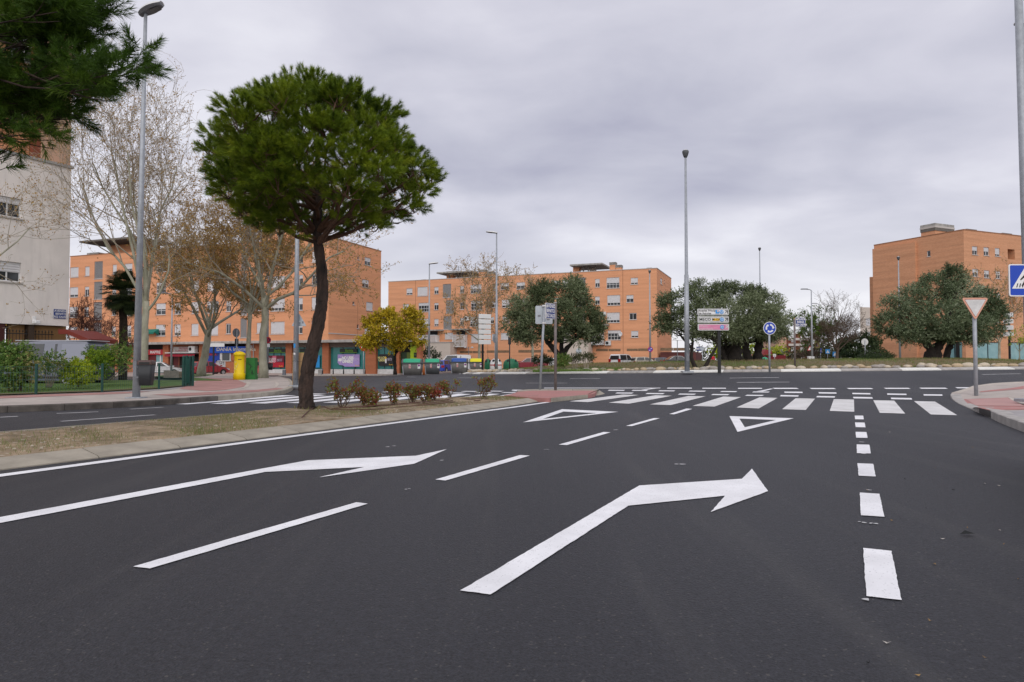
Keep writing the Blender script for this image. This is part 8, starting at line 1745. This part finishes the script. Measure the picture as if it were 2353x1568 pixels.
        mb = MB(); box(mb, -L_ * .5 + .5, L_ * .5 - .55, min(s * (hw - .02), s * (hw + .008)), max(s * (hw - .02), s * (hw + .008)), H_ * .19, H_ * .23); mb.build('sill_trim', TRIM, t)
        for fx in (xp[0] + .02, xp[0] - L_ * .24, xp[0] + L_ * .27): mb = MB(); box(mb, fx, fx + .01, min(s * hw * .9, s * (hw + .002)), max(s * hw * .9, s * (hw + .002)), H_ * .24, zb); mb.build('door_gap', TRIM, t)
    mb = MB(); box(mb, -L_ / 2 - .03, -L_ / 2 + .1, -hw * .95, hw * .95, H_ * .19, H_ * .34); mb.build('bumper', paint if style != 'van' else TRIM, t); mb = MB(); box(mb, L_ / 2 - .1, L_ / 2 + .03, -hw * .93, hw * .93, H_ * .17, H_ * .32); mb.build('bumper', paint if style != 'van' else TRIM, t)
    mb = MB(); box(mb, -L_ / 2 - .05, -L_ / 2 - .031, -.26, .26, H_ * .36, H_ * .36 + .11); mb.build('number_plate', PLATE, t); mb = MB(); box(mb, L_ / 2 + .031, L_ / 2 + .045, -.26, .26, H_ * .22, H_ * .22 + .11); mb.build('number_plate', PLATE, t); mb = MB(); box(mb, L_ / 2 - .02, L_ / 2 + .012, -hw * .5, hw * .5, H_ * .35, H_ * .43); mb.build('grille', TRIM, t)
    if panelled:
        for s in (-1, 1):
            mb = MB(); v = [(-L_ * .46, s * (hwz(z0) + .004), z0 + .02), (-L_ * .25, s * (hwz(z0) + .004), z0 + .02), (-L_ * .25, s * (hwz(z1) + .004), z1), (-L_ * .45, s * (hwz(z1) + .004), z1)]; mb.add(v, [(0, 1, 2, 3)]); mb.build('blind_panel', car_paint('dusty_blue_panel', (.17, .18, .24)) if s < 0 else bpy.data.materials['dusty_blue_panel'], t)
        mb = MB(); box(mb, -L_ * .48, L_ * .16, -hw * .72, hw * .72, zt - .002, zt + .035); mb.build('roof_skin', mat('faded_van_roof', (.42, .42, .46), .5), t)
    return t
P_RED, P_BLUE, P_WHITE, P_GREY, P_BEIGE, P_CRIM, P_SLATE, P_BLK = car_paint('crimson_paint', (.22, .014, .03)), car_paint('blue_paint', (.01, .05, .36)), car_paint('white_paint', (.66, .66, .67)), car_paint('dark_grey_paint', (.05, .052, .058)), car_paint('beige_paint', (.42, .38, .31)), car_paint('bright_red_paint', (.27, .012, .02)), car_paint('slate_van_paint', (.125, .135, .185)), car_paint('black_paint', (.008, .008, .009))
make_car('dusty slate blue panel van parked behind the hedge bushes', 'van', P_SLATE, (V(205, 850, 28)[0] - 2.45, 28.9, .02), PI, H=1.90, cat='van', panelled=True, group='parked cars')
def put(px, D, dz=0.0): return at_d(px, D, dz)
make_car('crimson saloon facing left beside the wide green igloo', 'sedan', P_RED, put(1214, 79, .05), PI - .12, 1.42)
make_car('blue hatchback seen from behind between the bins', 'hatch', P_BLUE, put(1021, 78), 1.25)
make_car('white camper like van behind the blue lidded bin', 'van', P_WHITE, put(1043, 92, .1), PI, 2.25, cat='van')
make_car('white people carrier with rear window toward the camera behind the island', 'mpv', P_WHITE, put(1432, 92, .05), .85, 1.86)
make_car('beige car roof showing over the island grass left of the no parking lamp', 'hatch', P_BEIGE, put(1484, 92, .05), .25, 1.46)
make_car('small blue grey car half hidden behind the dark saloon', 'hatch', car_paint('steel_blue_paint', (.05, .07, .12)), put(1527, 96, .05), .2, 1.48)
make_car('dark grey saloon with chrome window trim behind the slim olive', 'sedan', P_GREY, put(1561, 91, .12), 0.05, 1.46)
make_car('bright red hatchback parked beside the leaning plane trunk', 'hatch', P_CRIM, put(481, 77, .02), .95, 1.55)
make_car('white hatchback behind the pale planter slats', 'hatch', P_WHITE, put(375, 75, .02), PI * .1 , 1.47)
make_car('silver car under the right olives near the green igloo lid', 'hatch', car_paint('silver_paint', (.36, .37, .38)), put(1706, 98, .05), .1, 1.45)
make_car('pale green tinted car beyond the island by the name plate post', 'hatch', car_paint('pale_aqua_paint', (.25, .38, .35)), put(1838, 95, -.1), .1, 1.45)
make_car('white car glimpsed under the left olive behind the clipped shrubs', 'hatch', P_WHITE, put(1405 - 200 + 65, 84, .05), .0, 1.45)
bk = make_car('black car whose bumper just shows at the lower right edge', 'hatch', P_BLK, (5.25, 4.75, 0), math.atan2(.893, .451), 1.47)

# ------------------------------------------------------------------ people
def skin_mesh(name, verts, edges, radii, m, parent, sub=2, root=0):
    me = bpy.data.meshes.new(name); me.from_pydata([tuple(v) for v in verts], edges, []); o = bpy.data.objects.new(name, me); COL.objects.link(o); o.parent = parent
    sk = o.modifiers.new('skin', 'SKIN'); sk.use_smooth_shade = True; s = o.modifiers.new('sub', 'SUBSURF'); s.levels = s.render_levels = sub
    for i, r in enumerate(radii): me.skin_vertices[0].data[i].radius = (r, r) if not isinstance(r, tuple) else r
    me.skin_vertices[0].data[root].use_root = True; me.materials.append(m); return o
SKIN = mat('skin', (.42, .24, .17), .6); HAIRD = mat('dark_hair', (.02, .014, .01), .7); HAIRB = mat('fair_hair', (.30, .19, .09), .7); DENIM = mat('denim', (.05, .07, .15), .85); NAVYC = mat('navy_jacket', (.018, .02, .045), .85); MAROON = mat('maroon_panel', (.10, .012, .022), .85); REDC = mat('red_coat', (.50, .012, .03), .8); PINKC = mat('pink_cloth', (.50, .07, .14), .8); SHOE = mat('dark_shoe', (.02, .02, .02), .7)
def person(label, loc, rz, H, jacket, trousers, hair, stride=.22, arm=.18):
    """faces local -Y"""
    t = thing('person', label, 'person', loc, rz); s = H / 1.72
    hipz, kn, an = .92, .50, .08; f1, f2 = -stride, stride
    V_ = {'pel': (0, 0, .95), 'wai': (0, -.01, 1.12), 'che': (0, -.02, 1.34), 'nek': (0, -.02, 1.48), 'hd0': (0, -.04, 1.56), 'hd1': (0, -.035, 1.66),
          'lh': (-.09, 0, .90), 'lk': (-.10, f1 * .62 - .03, kn), 'la': (-.10, f1, an + .01), 'lt': (-.10, f1 - .14, .04), 'rh': (.09, 0, .90), 'rk': (.10, f2 * .35 - .02, kn + .01), 'ra': (.10, f2, an + .03), 'rt': (.10, f2 - .13, .045),
          'ls': (-.18, -.01, 1.40), 'le': (-.24, arm * .6, 1.13), 'lw': (-.24, arm * .7 - .08, .90), 'lf': (-.24, arm * .7 - .11, .80), 'rs': (.18, -.01, 1.40), 're': (.24, -arm * .5, 1.13), 'rw': (.24, -arm - .10, .92), 'rf': (.24, -arm - .14, .83)}
    R = dict(pel=(.15, .11), wai=(.135, .10), che=(.16, .115), nek=.052, hd0=(.068, .085), hd1=(.072, .09), lh=.082, lk=.055, la=.038, lt=.032, rh=.082, rk=.055, ra=.038, rt=.032, ls=.062, le=.042, lw=.029, lf=.033, rs=.062, re=.042, rw=.029, rf=.033)
    ks = list(V_); E = [('pel', 'wai'), ('wai', 'che'), ('che', 'nek'), ('nek', 'hd0'), ('hd0', 'hd1'), ('pel', 'lh'), ('lh', 'lk'), ('lk', 'la'), ('la', 'lt'), ('pel', 'rh'), ('rh', 'rk'), ('rk', 'ra'), ('ra', 'rt'), ('che', 'ls'), ('ls', 'le'), ('le', 'lw'), ('lw', 'lf'), ('che', 'rs'), ('rs', 're'), ('re', 'rw'), ('rw', 'rf')]
    sc_ = lambda v: tuple(x * s for x in v); rs = lambda r: tuple(x * s for x in r) if isinstance(r, tuple) else r * s
    bd = skin_mesh('body', [sc_(V_[k]) for k in ks], [(ks.index(a), ks.index(b)) for a, b in E], [rs(R[k]) for k in ks], SKIN, t)
    def part_(name, keys, edges, m, grow):
        skin_mesh(name, [sc_(V_[k]) for k in keys], [(keys.index(a), keys.index(b)) for a, b in edges], [tuple(x * s + grow for x in R[k]) if isinstance(R[k], tuple) else R[k] * s + grow for k in keys], m, t)
    part_('jacket', ['pel', 'wai', 'che', 'ls', 'le', 'lw', 'rs', 're', 'rw'], [('pel', 'wai'), ('wai', 'che'), ('che', 'ls'), ('ls', 'le'), ('le', 'lw'), ('che', 'rs'), ('rs', 're'), ('re', 'rw')], jacket, .022)
    part_('trousers', ['pel', 'lh', 'lk', 'la', 'rh', 'rk', 'ra'], [('pel', 'lh'), ('lh', 'lk'), ('lk', 'la'), ('pel', 'rh'), ('rh', 'rk'), ('rk', 'ra')], trousers, .016)
    for a in ('l', 'r'):
        p, q = np.array(V_[a + 'a']) * s, np.array(V_[a + 't']) * s; mb = MB(); ellipsoid(mb, (p + q) / 2 + np.array([0, 0, -.02]), (.05, .14, .05), 10, 6); mb.build('shoe', SHOE, t, True)
        w_, f_ = np.array(V_[a + 'w']) * s, np.array(V_[a + 'f']) * s; mb = MB()
        for j in range(4): b0 = f_ + np.array([0, (j - 1.5) * .018, -.01]); tube(mb, [b0 + [0, 0, .03], b0 + [0, -.004, -.03], b0 + [.012 if a == 'l' else -.012, -.012, -.065 + .008 * abs(j - 1)]], [.010, .009, .007], 6)
        tube(mb, [f_ + [0, -.03, .05], f_ + [0, -.055, .01], f_ + [0, -.055, -.02]], [.011, .010, .008], 6); mb.build('fingers', SKIN, bd, True)
    h = np.array([0, -.035, 1.625]) * s
    mb = MB(); ellipsoid(mb, h + [0, .012 * s, .035 * s], (.088 * s, .10 * s, .095 * s), 14, 9); vv = mb.v[0]; mb.v[0] = np.where((vv[:, 1] < h[1] - .04 * s)[:, None] & (vv[:, 2] < h[2] + .05 * s)[:, None], h + (vv - h) * .8, vv); mb.build('hair', hair, bd, True)
    mb = MB(); prism_xz(mb, [(-.012 * s, h[2] - .035 * s), (.012 * s, h[2] - .035 * s), (.004 * s, h[2] + .01 * s), (-.004 * s, h[2] + .01 * s)], h[1] - .108 * s, h[1] - .07 * s); mb.build('nose', SKIN, bd)
    mb = MB(); [ellipsoid(mb, (x * .03 * s, h[1] - .083 * s, h[2] + .008 * s), (.010, .006, .007), 6, 4) for x in (-1, 1)]; box(mb, -.022 * s, .022 * s, h[1] - .088 * s, h[1] - .075 * s, h[2] - .062 * s, h[2] - .056 * s); mb.build('face_features', HAIRD, bd)
    mb = MB(); [ellipsoid(mb, (x * .085 * s, h[1] + .01, h[2] - .005), (.012, .022, .032), 6, 5) for x in (-1, 1)]; mb.build('ears', SKIN, bd)
    return t
b = foot(727, 858.5, .14); t = person('person in navy jacket with maroon back and jeans striding past the bank', b, PI * .58, 1.66, NAVYC, DENIM, HAIRD, .26, .2)
mb = MB(); bbox(mb, -.13, .13, .10, .17, 1.06, 1.40, .03); mb.build('back_panel', MAROON, t)
b = at_d(591.5, 76, .14); person('person in dark top and pink bag half hidden behind the pale plane trunk', b, PI * .5, 1.64, NAVYC, PINKC, HAIRD, .1, .1)
b = at_d(1637, 86, .05); person('person in a red coat beyond the island between the olive trunks', b, 0, 1.66, REDC, NAVYC, HAIRB, .08, .08)

# litter and dry leaves on the asphalt at the right
mb = MB(); rg = np.random.default_rng(99)
for k in range(34):
    px, py = rg.uniform(1950, 2340), rg.uniform(960, 1560)
    if py > 1250 and rg.uniform() < .5: continue
    c = G(px, py); s = rg.uniform(.004, .011); a = rg.uniform(0, 6.3); h_ = rg.uniform(.004, .012)
    P_ = [(c[0] + s * 1.6 * math.cos(a), c[1] + s * 1.6 * math.sin(a), .004 + h_), (c[0] - s * math.sin(a) * .7, c[1] + s * math.cos(a) * .7, .005), (c[0] - s * 1.6 * math.cos(a), c[1] - s * 1.6 * math.sin(a), .004 + h_ * .5), (c[0] + s * math.sin(a) * .7, c[1] - s * math.cos(a) * .7, .005)]
    mb.add(P_, [(0, 1, 2, 3)], int(rg.integers(0, 3)))
for px, py, s in ((2224, 1232, .05),): c = G(px, py); mb.add([(c[0] - s, c[1], .012), (c[0], c[1] - s * .4, .02), (c[0] + s, c[1] + .01, .012), (c[0], c[1] + s * .5, .03)], [(0, 1, 2, 3)], 2)
tag(mb.build('litter', [mat('pale_scrap', (.45, .42, .38), .8), mat('ochre_leaf', (.26, .16, .06), .8), mat('dark_scrap', (.012, .014, .015), .8)]), 'tiny scraps and dry leaves on the asphalt at right', 'litter', kind='stuff')
